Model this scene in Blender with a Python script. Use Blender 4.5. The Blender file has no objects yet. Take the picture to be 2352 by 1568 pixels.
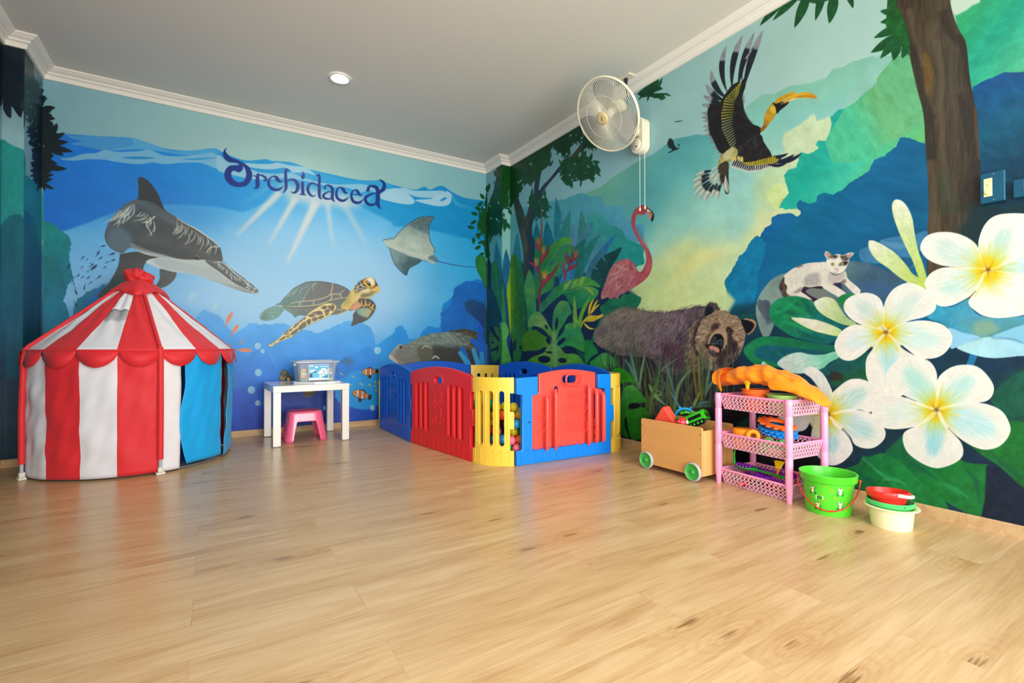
import bpy, bmesh, math, random, time
import numpy as np
from mathutils import Vector, Matrix
# ---------------------------------------------------------------- wall painting (computed paint colours)
X0, Y0, CW, CH = -160, -460, 2740, 1900
rng = np.random.RandomState(7)
CV = np.zeros((CH, CW, 3), np.float32)
ZO = dict(A=(0,0,3.92), B=(0,400,3.92), C=(0,750,3.92), D=(500,300,3.618), E=(500,700,3.618), F=(1080,300,3.92),
          G=(1300,640,3.92), H=(1560,40,3.5625), I=(1950,0,3.266), J=(1752,440,3.92), K=(1752,800,3.485),
          L=(1420,800,4.0207), M=(600,790,6.03), R=(0,0,1.0))
def T(z, s):
    x0, y0, k = ZO[z]
    v = np.array([[float(a) for a in q.split(',')] for q in s.split()])
    return v/k+np.array([x0, y0])
def hx(c):
    if isinstance(c, str):
        c = c.lstrip('#'); return np.array([int(c[i:i+2], 16) for i in (0, 2, 4)], np.float32)/255
    return np.array(c, np.float32)
def spl(p, closed=True, n=6):
    p = np.asarray(p, float)
    if len(p) < 3: return p
    if closed: q = np.vstack([p[-1], p, p[0], p[1]])
    else: q = np.vstack([2*p[0]-p[1], p, 2*p[-1]-p[-2]])
    out = []
    t = np.linspace(0, 1, n, endpoint=False)[:, None]
    for i in range(1, len(q)-2):
        a, b, c, d = q[i-1], q[i], q[i+1], q[i+2]
        out.append(.5*(2*b+(c-a)*t+(2*a-5*b+4*c-d)*t*t+(3*b-a-3*c+d)*t**3))
    r = np.vstack(out)
    return r if closed else np.vstack([r, p[-1]])
def cover(polys, SS=4):
    """anti-aliased coverage of one polygon or a list of them (non-zero union)."""
    if not isinstance(polys, (list, tuple)) or np.ndim(polys[0]) == 1: polys = [np.array(polys, float)]
    P = []; Q = []
    for p in polys:
        p = np.asarray(p, float)-[X0, Y0]
        ar = np.sum(p[:, 0]*np.roll(p[:, 1], -1)-np.roll(p[:, 0], -1)*p[:, 1])
        if ar < 0: p = p[::-1]
        P.append(p); Q.append(np.roll(p, -1, 0))
    P = np.vstack(P); Q = np.vstack(Q)
    x0 = max(0, int(P[:, 0].min())-2); x1 = min(CW, int(P[:, 0].max())+3)
    y0 = max(0, int(P[:, 1].min())-2); y1 = min(CH, int(P[:, 1].max())+3)
    if x1 <= x0 or y1 <= y0: return None
    W = x1-x0; H = y1-y0
    ya = (P[:, 1]-y0)*SS-.5; yb = (Q[:, 1]-y0)*SS-.5
    s = np.sign(yb-ya); lo = np.minimum(ya, yb); hi = np.maximum(ya, yb)
    r0 = np.clip(np.ceil(lo), 0, H*SS).astype(int); r1 = np.clip(np.ceil(hi), 0, H*SS).astype(int)
    n = r1-r0; k = np.repeat(np.arange(len(P)), n)
    if len(k) == 0: return None
    row = np.arange(len(k))-np.repeat(np.cumsum(n)-n, n)+r0[k]
    xs = P[k, 0]+(row-ya[k])/(yb[k]-ya[k])*(Q[k, 0]-P[k, 0])-x0
    xs = np.clip(xs, 0, W-1.001); xi = xs.astype(int); fr = xs-xi
    buf = np.zeros(H*SS*(W+1), np.float32)
    np.add.at(buf, row*(W+1)+xi, s[k]*(1-fr)); np.add.at(buf, row*(W+1)+xi+1, s[k]*fr)
    c = np.cumsum(buf.reshape(H*SS, W+1), 1)[:, :W]
    c = np.clip(np.abs(c), 0, 1).reshape(H, SS, W).mean(1)
    return x0, y0, c
def boxb(a, r):
    if r < 1: return a
    r = int(r)
    for ax in (0, 1):
        pad = [(0, 0), (0, 0)]; pad[ax] = (r+1, r)
        b = np.cumsum(np.pad(a, pad, mode='edge'), ax, dtype=np.float64)
        a = (b[2*r+1:]-b[:-2*r-1])/(2*r+1) if ax == 0 else (b[:, 2*r+1:]-b[:, :-2*r-1])/(2*r+1)
    return a.astype(np.float32)
def blurm(m, r):
    if m is None or r < .5: return m
    x0, y0, c = m; p = int(r*1.6)+2
    q = np.pad(c, p); q = boxb(boxb(boxb(q, max(1, r*.6)), max(1, r*.6)), max(1, r*.5))
    X, Y = x0-p, y0-p; H, W = q.shape
    a = max(0, -X); b = max(0, -Y)
    q = q[b:min(H, CH-Y), a:min(W, CW-X)]
    return max(0, X), max(0, Y), q
def paint(m, col, alpha=1., clip=None):
    if m is None: return
    x0, y0, c = m; H, W = c.shape
    if H == 0 or W == 0: return
    c = c*alpha
    if clip is not None:
        a, b, k = clip
        z = np.zeros_like(c)
        xa, xb = max(x0, a), min(x0+W, a+k.shape[1]); ya, yb = max(y0, b), min(y0+H, b+k.shape[0])
        if xb <= xa or yb <= ya: return
        z[ya-y0:yb-y0, xa-x0:xb-x0] = k[ya-b:yb-b, xa-a:xb-a]
        c = c*z
    if callable(col):
        Y, X = np.mgrid[y0:y0+H, x0:x0+W]
        col = col(X+X0, Y+Y0)
    else: col = hx(col)
    v = CV[y0:y0+H, x0:x0+W]
    v += c[..., None]*(col-v)
def fill(pts, col, alpha=1., blur=0, clip=None):
    m = cover(pts)
    if blur: m = blurm(m, blur)
    paint(m, col, alpha, clip); return m
def grad(p0, p1, *cols):
    """linear gradient between two points through colours"""
    p0 = np.array(p0, float); d = np.array(p1, float)-p0; L = d@d; cs = np.array([hx(c) for c in cols])
    def f(X, Y):
        t = np.clip(((X-p0[0])*d[0]+(Y-p0[1])*d[1])/L, 0, 1)*(len(cs)-1)
        i = np.minimum(t.astype(int), len(cs)-2); u = (t-i)[..., None].astype(np.float32)
        return cs[i]*(1-u)+cs[i+1]*u
    return f
def rad(c, r, *cols):
    cs = np.array([hx(k) for k in cols])
    def f(X, Y):
        t = np.clip(np.hypot(X-c[0], Y-c[1])/r, 0, 1)*(len(cs)-1)
        i = np.minimum(t.astype(int), len(cs)-2); u = (t-i)[..., None].astype(np.float32)
        return cs[i]*(1-u)+cs[i+1]*u
    return f
def ribbon(p, w, smooth=True):
    p = np.asarray(p, float)
    if smooth and len(p) > 2: p = spl(p, False, 5)
    n = len(p); w = np.interp(np.linspace(0, 1, n), np.linspace(0, 1, len(w)), w)/2
    d = np.gradient(p, axis=0); d /= np.maximum(1e-6, np.hypot(d[:, 0], d[:, 1]))[:, None]
    nn = np.stack([-d[:, 1], d[:, 0]], 1)
    return np.vstack([p+nn*w[:, None], (p-nn*w[:, None])[::-1]])
def stroke(p, w, col, alpha=1., blur=0, clip=None, smooth=True):
    return fill(ribbon(p, w, smooth), col, alpha, blur, clip)
def rough(p, amp, step=6, seed=0, closed=True):
    """break an outline into leafy, brushy scallops"""
    r = np.random.RandomState(seed)
    p = np.asarray(p, float); q = np.vstack([p, p[:1]]) if closed else p
    L = np.r_[0, np.cumsum(np.hypot(*np.diff(q, axis=0).T))]
    n = max(8, int(L[-1]/step)); t = np.linspace(0, L[-1], n, endpoint=not closed)
    x = np.interp(t, L, q[:, 0]); y = np.interp(t, L, q[:, 1])
    s = np.stack([x, y], 1); d = np.gradient(s, axis=0); d /= np.maximum(1e-6, np.hypot(d[:, 0], d[:, 1]))[:, None]
    nn = np.stack([-d[:, 1], d[:, 0]], 1)
    big = np.interp(np.arange(n), np.arange(0, n+5, 5), r.randn(len(np.arange(0, n+5, 5))))*amp*1.1
    h = big+r.randn(n)*amp*.3
    return s+nn*h[:, None]
def noise(X, Y, s, seed=0, sy=None):
    """smooth value noise in [-1,1]"""
    r = np.random.RandomState(seed); g = r.rand(67, 67).astype(np.float32)*2-1; g[64:] = g[:3]; g[:, 64:] = g[:, :3]; sy = sy or s
    x = (X/s) % 64; y = (Y/sy) % 64; i = x.astype(int); j = y.astype(int)
    u = x-i; v = y-j; u = u*u*(3-2*u); v = v*v*(3-2*v)
    return (g[j, i]*(1-u)+g[j, i+1]*u)*(1-v)+(g[j+1, i]*(1-u)+g[j+1, i+1]*u)*v
def mottled(col, amp=.03, s=18, seed=1, sy=None, rot=.45):
    """brushy variation of a colour or gradient"""
    def f(X, Y):
        c = col(X, Y) if callable(col) else np.broadcast_to(hx(col), X.shape+(3,))
        ca, sa = math.cos(rot), math.sin(rot); U = X*ca+Y*sa+3000.; V = -X*sa+Y*ca+3000.
        n = noise(U, V, s, seed, sy)*.6+noise(U, V, s*.35, seed+1, (sy or s)*.35)*.4
        return np.clip(c*(1+n[..., None]*amp*1.5)+n[..., None]*amp*.25, 0, 1).astype(np.float32)
    return f
def inside_pts(m, n, r=None):
    r = r or rng; x0, y0, c = m; ys, xs = np.nonzero(c > .6)
    if len(ys) == 0: return np.zeros((0, 2))
    k = r.randint(0, len(ys), n); return np.stack([xs[k]+x0+X0+r.rand(n), ys[k]+y0+Y0+r.rand(n)], 1)
def fur(m, n, ang, L, w, cols, alpha=.8, clip=True, jit=.35, curve=.3, seed=3):
    """hair strokes scattered in a mask; ang: function (x,y)->radians"""
    r = np.random.RandomState(seed); P = inside_pts(m, n, r)
    for k in range(len(cols)):
        polys = []
        for x, y in P[k::len(cols)]:
            a = (ang(x, y) if callable(ang) else ang)+r.randn()*jit; l = L*(.5+r.rand()); b = a+r.randn()*curve
            p = np.array([[x, y], [x+math.cos(a)*l*.5, y+math.sin(a)*l*.5], [x+math.cos(a)*l*.5+math.cos(b)*l*.5, y+math.sin(a)*l*.5+math.sin(b)*l*.5]])
            d = p[2]-p[0]; nn = np.array([-d[1], d[0]])/max(1e-6, np.hypot(*d))*w/2
            polys.append(np.array([p[0]+nn*.6, p[1]+nn, p[2], p[1]-nn, p[0]-nn*.6]))
        if polys: paint(cover(polys), cols[k], alpha, m if clip is True else clip)
def leaf(base, tip, w, col, vein=None, bend=0., dark=None, fat=.45, veins=0, vw=1.2):
    """lens-shaped leaf; returns its mask"""
    b = np.array(base, float); t = np.array(tip, float); d = t-b; L = np.hypot(*d); n = np.array([-d[1], d[0]])/L
    u = np.linspace(0, 1, 15); mid = b+d*u[:, None]+n*(bend*L*4*u*(1-u))[:, None]
    pw = math.log(.5)/math.log(fat); s = np.sin(np.pi*u**pw)**.85*w/2
    dd = np.gradient(mid, axis=0); dd /= np.hypot(dd[:, 0], dd[:, 1])[:, None]; nn = np.stack([-dd[:, 1], dd[:, 0]], 1)
    A = mid+nn*s[:, None]; B = mid-nn*s[:, None]
    m = fill(np.vstack([A, B[::-1]]), col)
    if dark is not None: fill(np.vstack([mid, B[::-1]]), dark, .75, clip=m)
    if vein is not None:
        for k in range(veins):
            i = 2+int(k*10/max(1, veins)); j = min(14, i+3)
            for S in (A, B): stroke([mid[i], (mid[i]*.45+S[j]*.55), S[j]], [vw, vw*.4], vein, .5, clip=m)
        stroke(mid[:14], [vw*1.6, vw*.5], vein, .9, clip=m, smooth=False)
    return m
def clump(c, r, n, size, col, seed=0, arc=(0, 360), col2=None):
    """hanging leaf clusters silhouette"""
    q = np.random.RandomState(seed); polys = []
    for k in range(n):
        a = math.radians(arc[0]+(arc[1]-arc[0])*(k+q.rand()*.6)/n); rr = r*(.2+.75*q.rand()**.6)
        b = np.array(c)+[math.cos(a)*rr, math.sin(a)*rr]; aa = a+q.randn()*.35; l = size*(.75+.5*q.rand())
        d = np.array([math.cos(aa), math.sin(aa)]); nn = np.array([-d[1], d[0]])
        polys.append(spl(np.array([b-d*l*.3, b+d*l*.25+nn*l*.24, b+d*l, b+d*l*.25-nn*l*.24]), True, 4))
    for k in range(max(6, n//3)):
        a = q.rand()*6.28; rr = r*.62*q.rand()**.5; b = np.array(c)+[math.cos(a)*rr, math.sin(a)*rr]
        t = np.linspace(0, 6.28, 10)[:-1]; polys.append(np.stack([b[0]+np.cos(t)*r*.38, b[1]+np.sin(t)*r*.38], 1))
    m = cover(polys); paint(m, col); return m
def disc(x, y, rx, ry=None, rot=0.):
    ry = ry or rx; t = np.linspace(0, 2*math.pi, 25)[:-1]; a = np.cos(t)*rx; b = np.sin(t)*ry
    return np.stack([x+a*math.cos(rot)-b*math.sin(rot), y+a*math.sin(rot)+b*math.cos(rot)], 1)
ZO.update(N=(580,620,7.84), O=(500,330,5.88), Q=(870,480,4.355), S=(20,600,4.356))
def T1(s): return T('R', s)
# --- sea wall: sky, water
fill(T1('-160,-460 1150,-460 1150,1400 -160,1400'), mottled(grad((150,250),(1050,420),'#86b8c4','#9cc8ca','#a6cfcb','#8cc4cc'), .012, 60, 4))
top = T1('100,330 148,309 172,310 230,313 302,317 330,325 388,343 440,346 489,341 512,350 540,362 570,369 610,366 625,370 663,372 690,380 712,389 760,400 820,413 860,415 870,414 900,424 950,436 975,429 988,436 1015,427 1040,442 1070,455 1120,462 1180,470')
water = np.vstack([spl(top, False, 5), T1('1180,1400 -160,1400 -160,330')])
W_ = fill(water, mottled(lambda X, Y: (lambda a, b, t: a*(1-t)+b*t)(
    grad((100,0),(1120,0),'#1a7ae2','#1086e0','#1ea2e4','#14a0dc','#0a98d4')(X,Y), hx('#1060c4'), np.clip((Y-360)/1400,0,1)[...,None]), .02, 50, 9, 16))  # left end painted brighter to make up for weaker light there
# inner light body of the water
fill(T1('140,533 165,525 200,513 240,496 270,487 300,478 380,470 440,471 500,476 560,488 600,470 700,440 820,470 900,510 905,520 960,522 1125,560 1125,1100 90,1100 90,560'),
     mottled(lambda X, Y: grad((0,480),(0,1000),'#4fb2ec','#7cc4f4','#92ccf4','#4aa8ee','#1460cc','#0d44b0')(X,Y)*(1-np.clip((X-880)/260,0,.75)[...,None])+grad((0,480),(0,1000),'#14a4de','#18a4e0','#1f9ce0','#1070cc','#0b48b4')(X,Y)*np.clip((X-880)/260,0,.75)[...,None], .02, 55, 12, 20), .92, 3)
paint(blurm(cover(disc(700,660,260,150)),60), '#a4d2f2', .75, W_)
paint(blurm(cover(disc(660,560,150,60)),40), '#88c8ee', .45, W_)
paint(blurm(cover(disc(300,480,220,40,.1)),30), '#1470cc', .3, W_)
# lower reef silhouettes
def reef(s, col, z='R', amp=3, step=5, seed=1, a=1.): return fill(rough(T(z, s), amp, step, seed), col, a, clip=W_)
reef('440,730 470,708 500,730 540,770 575,745 600,745 680,750 740,760 800,740 850,745 860,800 840,850 900,870 870,1000 440,1000', mottled(grad((0,700),(0,1000),'#62b6f4','#2f9aee','#1a7ae0','#0c48b4'),.03,40,3), amp=4, seed=3)
reef('500,790 560,820 600,800 640,860 700,830 760,840 860,790 880,860 880,1000 500,1000', mottled(grad((0,780),(0,980),'#2c96e8','#1172da','#0a48b0'),.04,26,5), amp=5, seed=4, a=.85)
reef('865,790 885,782 905,750 925,748 940,775 960,775 985,750 1010,755 1020,700 1035,690 1050,660 1085,645 1120,650 1120,1000 860,1000', mottled(grad((870,750),(1120,900),'#149ae6','#1078cc','#0c52a8'),.03,26,6), amp=3, seed=5)
reef('1012,720 1035,700 1045,662 1070,652 1090,646 1125,655 1125,900 1010,900', mottled('#1268c0',.04,20,8), amp=2, seed=6)
reef('520,900 550,893 575,905 600,890 622,930 622,1010 520,1010', mottled(grad((0,890),(0,1000),'#1560d0','#0c40b0'),.05,20,5), amp=4, seed=9)
reef('500,940 540,925 600,935 700,945 760,930 800,945 850,930 880,935 880,1010 500,1010', mottled(grad((0,930),(0,1000),'#1450c4','#0b3ca8'),.05,18,5), amp=4, seed=19)
fill(T1('620,898 780,898 770,985 625,995'), mottled('#173f9c',.06,14,7,5), 1, 6, W_)
# light right of table
fill(rough(T('M','1030,520 1250,420 1650,330 1650,820 1500,880 1350,900 1200,880 1090,860 1040,760'), 3, 5, 2), mottled('#149cea',.03,24,2), .95, clip=W_)
# left green growth by the column
reef('95,505 130,520 155,545 166,565 155,590 170,640 140,665 150,700 165,735 140,780 100,760', mottled(grad((100,500),(120,760),'#12908c','#107c8e','#1c84a0'),.04,20,3), seed=12, amp=3)
reef('95,585 115,590 128,598 160,660 145,700 160,740 180,690 240,650 250,700 180,790 95,790', mottled(grad((100,580),(140,760),'#12706e','#13768c','#2290b8'),.05,20,8), seed=13, amp=3)
fill(T('B','760,1150 860,1040 940,985 1010,1020 1000,1200 800,1200'), '#1d70cc', .7, 6, W_)
# waves
def wv(z, s, c, a=1., b=0): fill(spl(T(z, s), True, 4), c, a, b, W_)
wv('A','600,1212 700,1228 900,1225 1190,1243 1330,1280 1500,1350 1380,1350 1200,1345 1000,1365 900,1350 760,1320 640,1300 720,1275 780,1280 650,1250','#4da0da',.85)
wv('A','1190,1245 1330,1278 1500,1345 1600,1362 1780,1345 1910,1340 1990,1380 1900,1380 1700,1400 1500,1375 1330,1350 1180,1348 1000,1345 1200,1310','#58b0e0',.75)
wv('A','540,1430 640,1420 760,1385 860,1380 950,1352 1060,1370 1250,1362 1350,1350 1480,1400 1640,1408 1800,1390 1920,1375 2010,1440 2120,1500 2352,1560 2352,1620 2100,1580 1850,1480 1740,1465 1600,1470 1480,1480 1370,1465 1250,1480 1050,1460 950,1440 800,1435 650,1448','#7cbcdf',.92)
wv('A','1090,1420 1250,1410 1400,1425 1250,1435','#1e8cd0'); wv('A','1630,1435 1800,1425 1950,1420 1800,1440','#1e94d4')
wv('O','0,150 130,230 250,270 420,330 560,385 760,410 900,400 1000,400 1150,450 1330,510 1600,550 1900,545 2060,565 2290,610 2352,625 2352,770 2200,700 2060,640 1900,660 1760,600 1500,580 1000,470 600,490 200,420 0,355','#94c8e0',.85)
wv('O','380,265 600,275 760,255 870,270 980,295 1130,310 1230,330 1290,385 1340,430 1200,400 1100,400 980,385 900,330 880,325 700,350 430,320','#a2d0e4',.95)
wv('O','430,322 640,350 800,345 900,325 960,350 1000,380 800,392 560,385','#1698dc'); wv('O','280,208 420,240 560,240 690,210 800,250 700,275 520,272 330,250','#169ce0')
wv('O','1255,350 1400,378 1600,450 1770,498 1950,500 2050,515 2200,500 2352,540 2352,600 2200,590 2050,545 1800,548 1600,535 1380,500 1180,470 1040,400 1190,395 1330,440 1300,400','#2aa4e0')
wv('D','1400,500 1500,480 1600,540 1640,590 1600,615 1480,600 1350,560','#a4d4ec'); wv('D','1500,485 1560,478 1640,500 1860,500 1880,510 1850,545 1760,560 1650,550 1570,520','#9cd0ea')
wv('D','1640,580 1760,570 1800,555 1900,505 1945,515 1940,590 1900,625 1800,625','#a8d6ec'); wv('D','1690,495 1730,472 1760,485 1870,462 1950,500 2040,550 2150,585 2200,620 2000,560 1900,500 1800,500','#1d92d4',.9)
wv('D','1950,520 2000,600 2120,640 2060,640 1970,610','#5cb4e0',.6,2); wv('D','1850,580 1890,555 1905,565 1870,585','#1590d8')
# rays of light
for s, w, a in (('470,440 200,620',(20,4),.35), ('520,510 160,870',(55,10),.9), ('650,560 430,940',(50,8),.85), ('820,590 580,1100',(60,14),.9), ('910,580 960,960',(40,10),.6), ('1020,560 1230,930',(60,12),.45)):
    stroke(T('D', s), [w[0]/3, w[1]/3], '#dcdedb', a*.95, 5, smooth=False)
paint(blurm(cover(T('D','480,440 1300,560 1150,640 800,620 560,560')), 12), '#d4d8d4', .75, W_)
# --- lettering
INK = '#0b3187'
def let(z, s, w): fill(ribbon(T(z, s), [q*1.22/ZO[z][2] for q in w]), INK)
def shp(z, s): fill(spl(T(z, s), True, 5), INK)
shp('O','130,65 95,80 73,140 90,200 140,245 200,258 270,262 340,300 380,360 385,440 360,500 300,525 240,505 195,455 185,410 200,375 230,368 270,385 305,385 335,360 345,325 330,290 300,270 275,275 290,292 180,295 125,330 95,395 100,470 150,540 220,578 300,588 380,575 440,520 468,450 465,390 430,320 370,275 280,225 180,185 125,130 110,95')
let('O','480,432 520,440 548,425 555,395',[8,14,22,6]); let('O','545,410 540,500 540,580 490,610',[24,48,46,8])
let('O','555,425 600,430 640,455 660,480 645,500 620,490',[14,18,24,26,22,14])
let('O','870,515 830,505 800,465 760,442 710,470 688,520 705,580 750,615 810,625 855,605 893,572',[10,26,40,14,18,30,34,36,30,22,4]); shp('O','795,460 830,470 850,505 880,500 870,520 840,528 800,510 780,480')
let('O','970,370 945,350 922,370 922,480 925,600 885,672',[10,20,30,34,34,8]); let('O','930,520 980,490 1040,495 1085,560 1075,630 1035,665 985,650',[10,18,30,42,36,22,4])
shp('O','1140,382 1160,385 1175,410 1180,450 1165,478 1145,480 1128,455 1135,425 1155,410 1150,395'); let('O','1125,535 1150,525 1155,515',[8,20,30]); let('O','1150,520 1150,600 1155,685',[34,36,38]); let('O','1105,688 1150,688 1200,696',[10,16,10])
let('O','1330,700 1280,710 1235,670 1218,610 1240,555 1290,535 1345,560 1370,590',[6,18,30,34,26,18,14,8]); let('O','1340,435 1365,425 1378,450 1375,550 1375,660 1380,720 1410,755',[16,22,26,32,34,30,6])
let('O','1435,600 1455,602 1450,580 1490,562 1540,590 1555,640 1550,720 1560,760 1588,785',[16,24,14,16,32,34,34,26,4]); let('O','1550,650 1490,655 1435,690 1430,720 1470,745 1520,745 1555,720',[8,14,26,28,24,18,10])
let('O','1760,670 1720,660 1700,620 1660,590 1620,615 1605,680 1620,735 1670,770 1720,765 1780,720',[10,28,38,12,20,30,30,30,26,4])
let('O','1800,680 1870,690 1930,690',[10,10,14]); let('O','1960,700 1920,690 1890,645 1860,625 1820,650 1808,710 1830,775 1880,800 1930,790 1975,748',[10,26,34,12,20,28,32,32,26,4])
let('O','2010,640 2035,625 2040,590 2080,575 2140,590 2165,640 2165,740 2165,820 2210,890',[20,34,26,24,40,46,50,44,4]); let('O','2160,665 2090,680 2010,720 2000,770 2040,820 2110,825 2160,780',[10,18,36,36,34,26,12])
shp('O','2180,485 2230,495 2265,530 2277,580 2262,630 2215,665 2170,685 2160,650 2200,620 2228,580 2228,535')
# --- dolphin
for s, c in (('1090,720 1250,700 1430,745 1330,780 1290,860 1290,1000 1100,1100 880,1105 980,985 1060,840 1080,740','#45494a'), ('1450,850 1585,880 1570,950 1500,1010 1430,1027 1405,1010 1440,940','#54585a')):
    m = fill(spl(T('B', s), True, 5), mottled(c, .06, 16, 5)); 
fill(T('B','900,1080 1000,960 1080,900 1140,1000 1050,1105'), '#1c4a4c', .6, 6)
m = fill(spl(T('B','1245,218 1248,130 1245,50 1262,27 1300,35 1360,85 1420,170 1450,240 1480,310 1500,345 1350,290 1230,230'), True, 5), grad((320,410),(370,480),'#3a4246','#303436'))
body = spl(T('B','1210,232 1130,270 1050,340 975,450 945,540 955,610 1000,670 1070,705 1110,710 1180,665 1300,720 1450,755 1600,775 1800,785 1900,800 2000,785 2000,720 1975,650 1900,590 1740,480 1560,370 1400,270 1300,240'), True, 6)
m = fill(body, mottled(grad((240,470),(300,580),'#5c707e','#4b5860','#4e5454'), .05, 22, 4))
fill(spl(T('B','1000,500 1100,480 1200,600 1180,660 1110,712 1020,690 960,620'),True), '#5d7486', .8, 6, m)
fill(T('B','1170,600 1400,640 1700,700 1850,760 1800,790 1500,770 1250,680'), '#3d4444', .7, 7, m); fill(T('B','1240,300 1500,420 1700,560 1850,650 1750,660 1500,570 1280,480'), '#41484c', .6, 8, m)
fill(T('B','1300,250 1500,360 1700,480 1560,450 1380,360'), '#667078', .5, 7, m); fill(T('B','1020,430 1080,330 1200,270 1220,330 1100,400'), '#7d96a4', .5, 6, m)
fill(spl(T('B','1145,690 1190,665 1300,690 1480,730 1620,775 1500,760 1330,735 1230,715'),True), '#c6ccc6', .95, 1, m)
fill(spl(T('B','1180,620 1300,670 1500,740 1620,775 1480,745 1290,700 1190,660'),True), '#8797a0', .7, 2, m)
fill(T('B','1600,770 1850,770 1960,860 2080,960 2250,1055 2080,1000 1800,900'), '#b4bfbe')
fill(spl(T('B','1315,790 1380,760 1500,752 1700,775 1850,785 1920,860 2080,980 2250,1045 2322,1060 2300,1078 2180,1058 1950,975 1750,905 1560,880 1400,835'), True, 5), grad((350,590),(560,670),'#ccd8d8','#b8c6c4','#8f9a9c'))
fill(spl(T('B','1380,775 1500,760 1650,790 1800,835 1950,900 2150,1010 1950,960 1700,885 1480,850'),True,5), '#aebcbf', .9, 1.5)
m = fill(spl(T('B','1850,780 2000,785 2080,850 2230,960 2322,1040 2320,1062 2250,1045 2120,985 1980,880'), True, 5), mottled('#5f686a', .05, 12, 3))
fill(spl(T('B','1860,790 1960,850 2090,950 2240,1040 2130,990 1960,890'),True,4), '#3e4548', .7, 1, m)
fill(disc(*T('B','1778,755')[0], 7, 4.5, .25), '#2c2018'); fill(disc(*T('B','1782,757')[0], 3, 2.4), '#5a3c24'); stroke(T('B','1750,745 1775,735 1805,760'), [.8,1.6,.8], '#9fa8a8')
q = np.random.RandomState(4)
def scratch(z, cx, cy, dx, dy, n, L, ang, w=2.2, col='#c9d0c4'):
    for i in range(n):
        u = i/max(1, n-1); x = cx+dx*u+q.randn()*8; y = cy+dy*u+q.randn()*8; a = ang+q.randn()*.25; l = L*(.6+.7*q.rand()); k = ZO[z][2]; x0, y0, _ = ZO[z]
        p = [(x0+x/k, y0+y/k), (x0+(x+math.cos(a)*l*.5+q.randn()*8)/k, y0+(y+math.sin(a)*l*.5)/k), (x0+(x+math.cos(a+.3)*l)/k, y0+(y+math.sin(a+.3)*l)/k)]
        stroke(p, [w*.5, w, w*.4], col, .95)
scratch('B', 1210, 265, -170, 90, 13, 130, 1.95); scratch('B', 1180, 330, -90, 60, 6, 90, 2.0); scratch('B', 1280, 330, 120, 60, 7, 100, 2.1); scratch('B', 1350, 380, 40, 60, 4, 110, 1.5)
stroke(T('B','1400,380 1340,430 1320,460 1350,510 1370,560'), [2.5,3,2.2,1.2], '#c9d0c4')
stroke(T('B','1590,395 1680,450 1760,490 1850,550 1930,610 1975,655'), [1.5,2.6,1.5], '#d4d8cc'); scratch('B', 1600, 420, 330, 210, 14, 110, 1.6, 1.8, '#ccd2c8'); scratch('B', 1620, 440, 60, 90, 5, 100, 1.9, 2)
stroke(T('B','1975,655 1900,660 1860,710'), [2.2,2], '#ccd2c8'); scratch('B', 1940, 795, 360, 235, 17, 42, 1.3, 2, '#d2d8d2'); stroke(T('B','1920,795 2010,800 2100,880 2200,960 2300,1040'), [1.5,2.5,1.2], '#ccd4d0')
# --- shoal of little dark fish
for s in '830,40,60,-.7 855,70,50,-.75 735,60,35,-.8 595,60,85,-.9 840,70,120,-.6 965,60,35,-.7 620,145,35,-.7 690,145,55,-.6 740,160,40,-.5 795,165,50,-.6 900,160,65,-.6 640,200,40,-.9 655,230,35,1.7 675,300,80,1.3 762,260,60,1.8 820,215,45,-.6 675,430,70,.9 985,10,40,-.5 1010,330,50,-.5'.split():
    x, y, l, a = [float(v) for v in s.split(',')]; c = T('S', '%f,%f' % (x, y))[0]; l /= 4.356; d = np.array([math.cos(a), math.sin(a)])*l/2; nn = np.array([-d[1], d[0]])/l*2
    stroke([c-d, c-d*.3+nn*.6, c+d*.5+nn*.3, c+d], [.6, 1, l*.17+1, l*.2, .8], '#233a66'); stroke([c-d*1.15+nn*.5, c-d*.8], [2.2, .6], '#233a66')
for s in '925,650,60,-.3 880,720,75,-1.0 745,755,50,-.7 905,760,50,-.6 1005,722,80,-.35 1015,778,60,-.4 945,840,35,-.8 785,770,30,-.6 815,803,20,-.3'.split():
    x, y, l, a = [float(v) for v in s.split(',')]; c = T('B', '%f,%f' % (x, y))[0]; l /= 3.92; d = np.array([math.cos(a), math.sin(a)])*l/2
    stroke([c-d, c-d*.3, c+d*.5, c+d], [.8, .8, l*.17+1, l*.2, .8], '#2a4272')
# --- orange little fish
for z, x, y, l, a in (('S',2205,575,150,-1.1),('S',2265,685,130,-.95),('B',2175,1510,50,-.9),('S',2180,850,90,-.15),('S',2330,890,90,.1),('S',2215,1022,90,-.25),('E',95,490,80,-.25),('E',225,378,120,.03),('E',80,345,60,-.2)):
    c = T(z, '%f,%f' % (x, y))[0]; l /= ZO[z][2]; d = np.array([math.cos(a), math.sin(a)])*l/2; nn = np.array([-d[1], d[0]])/max(l, 1)*2
    stroke([c-d, c-d*.5, c+d*.3, c+d], [1, l*.08, l*.28, l*.26, l*.08], '#e08a5c'); stroke([c-d*1.2+nn, c-d*.7, c-d*1.2-nn], [1, 2, 1], '#d07050'); stroke([c-d*.6-nn*.8, c+d*.6-nn*1.2], [.4, 1.1, .4], '#b2603c', .8)
# --- bubbles
for x, y, r in ((446,684,13),(499,706,9.5),(593,795,7.5),(604,807,5),(594,856,8),(578,896,8.5),(593,926,6.5),(524,938,6),(868,805,8),(856,937,6),(749,937,6),(757,911,6)):
    fill(disc(x, y, r, r*1.05), grad((x-r,y-r),(x+r,y+r),'#b4dcf0','#84c4e6'), .85)
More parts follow.
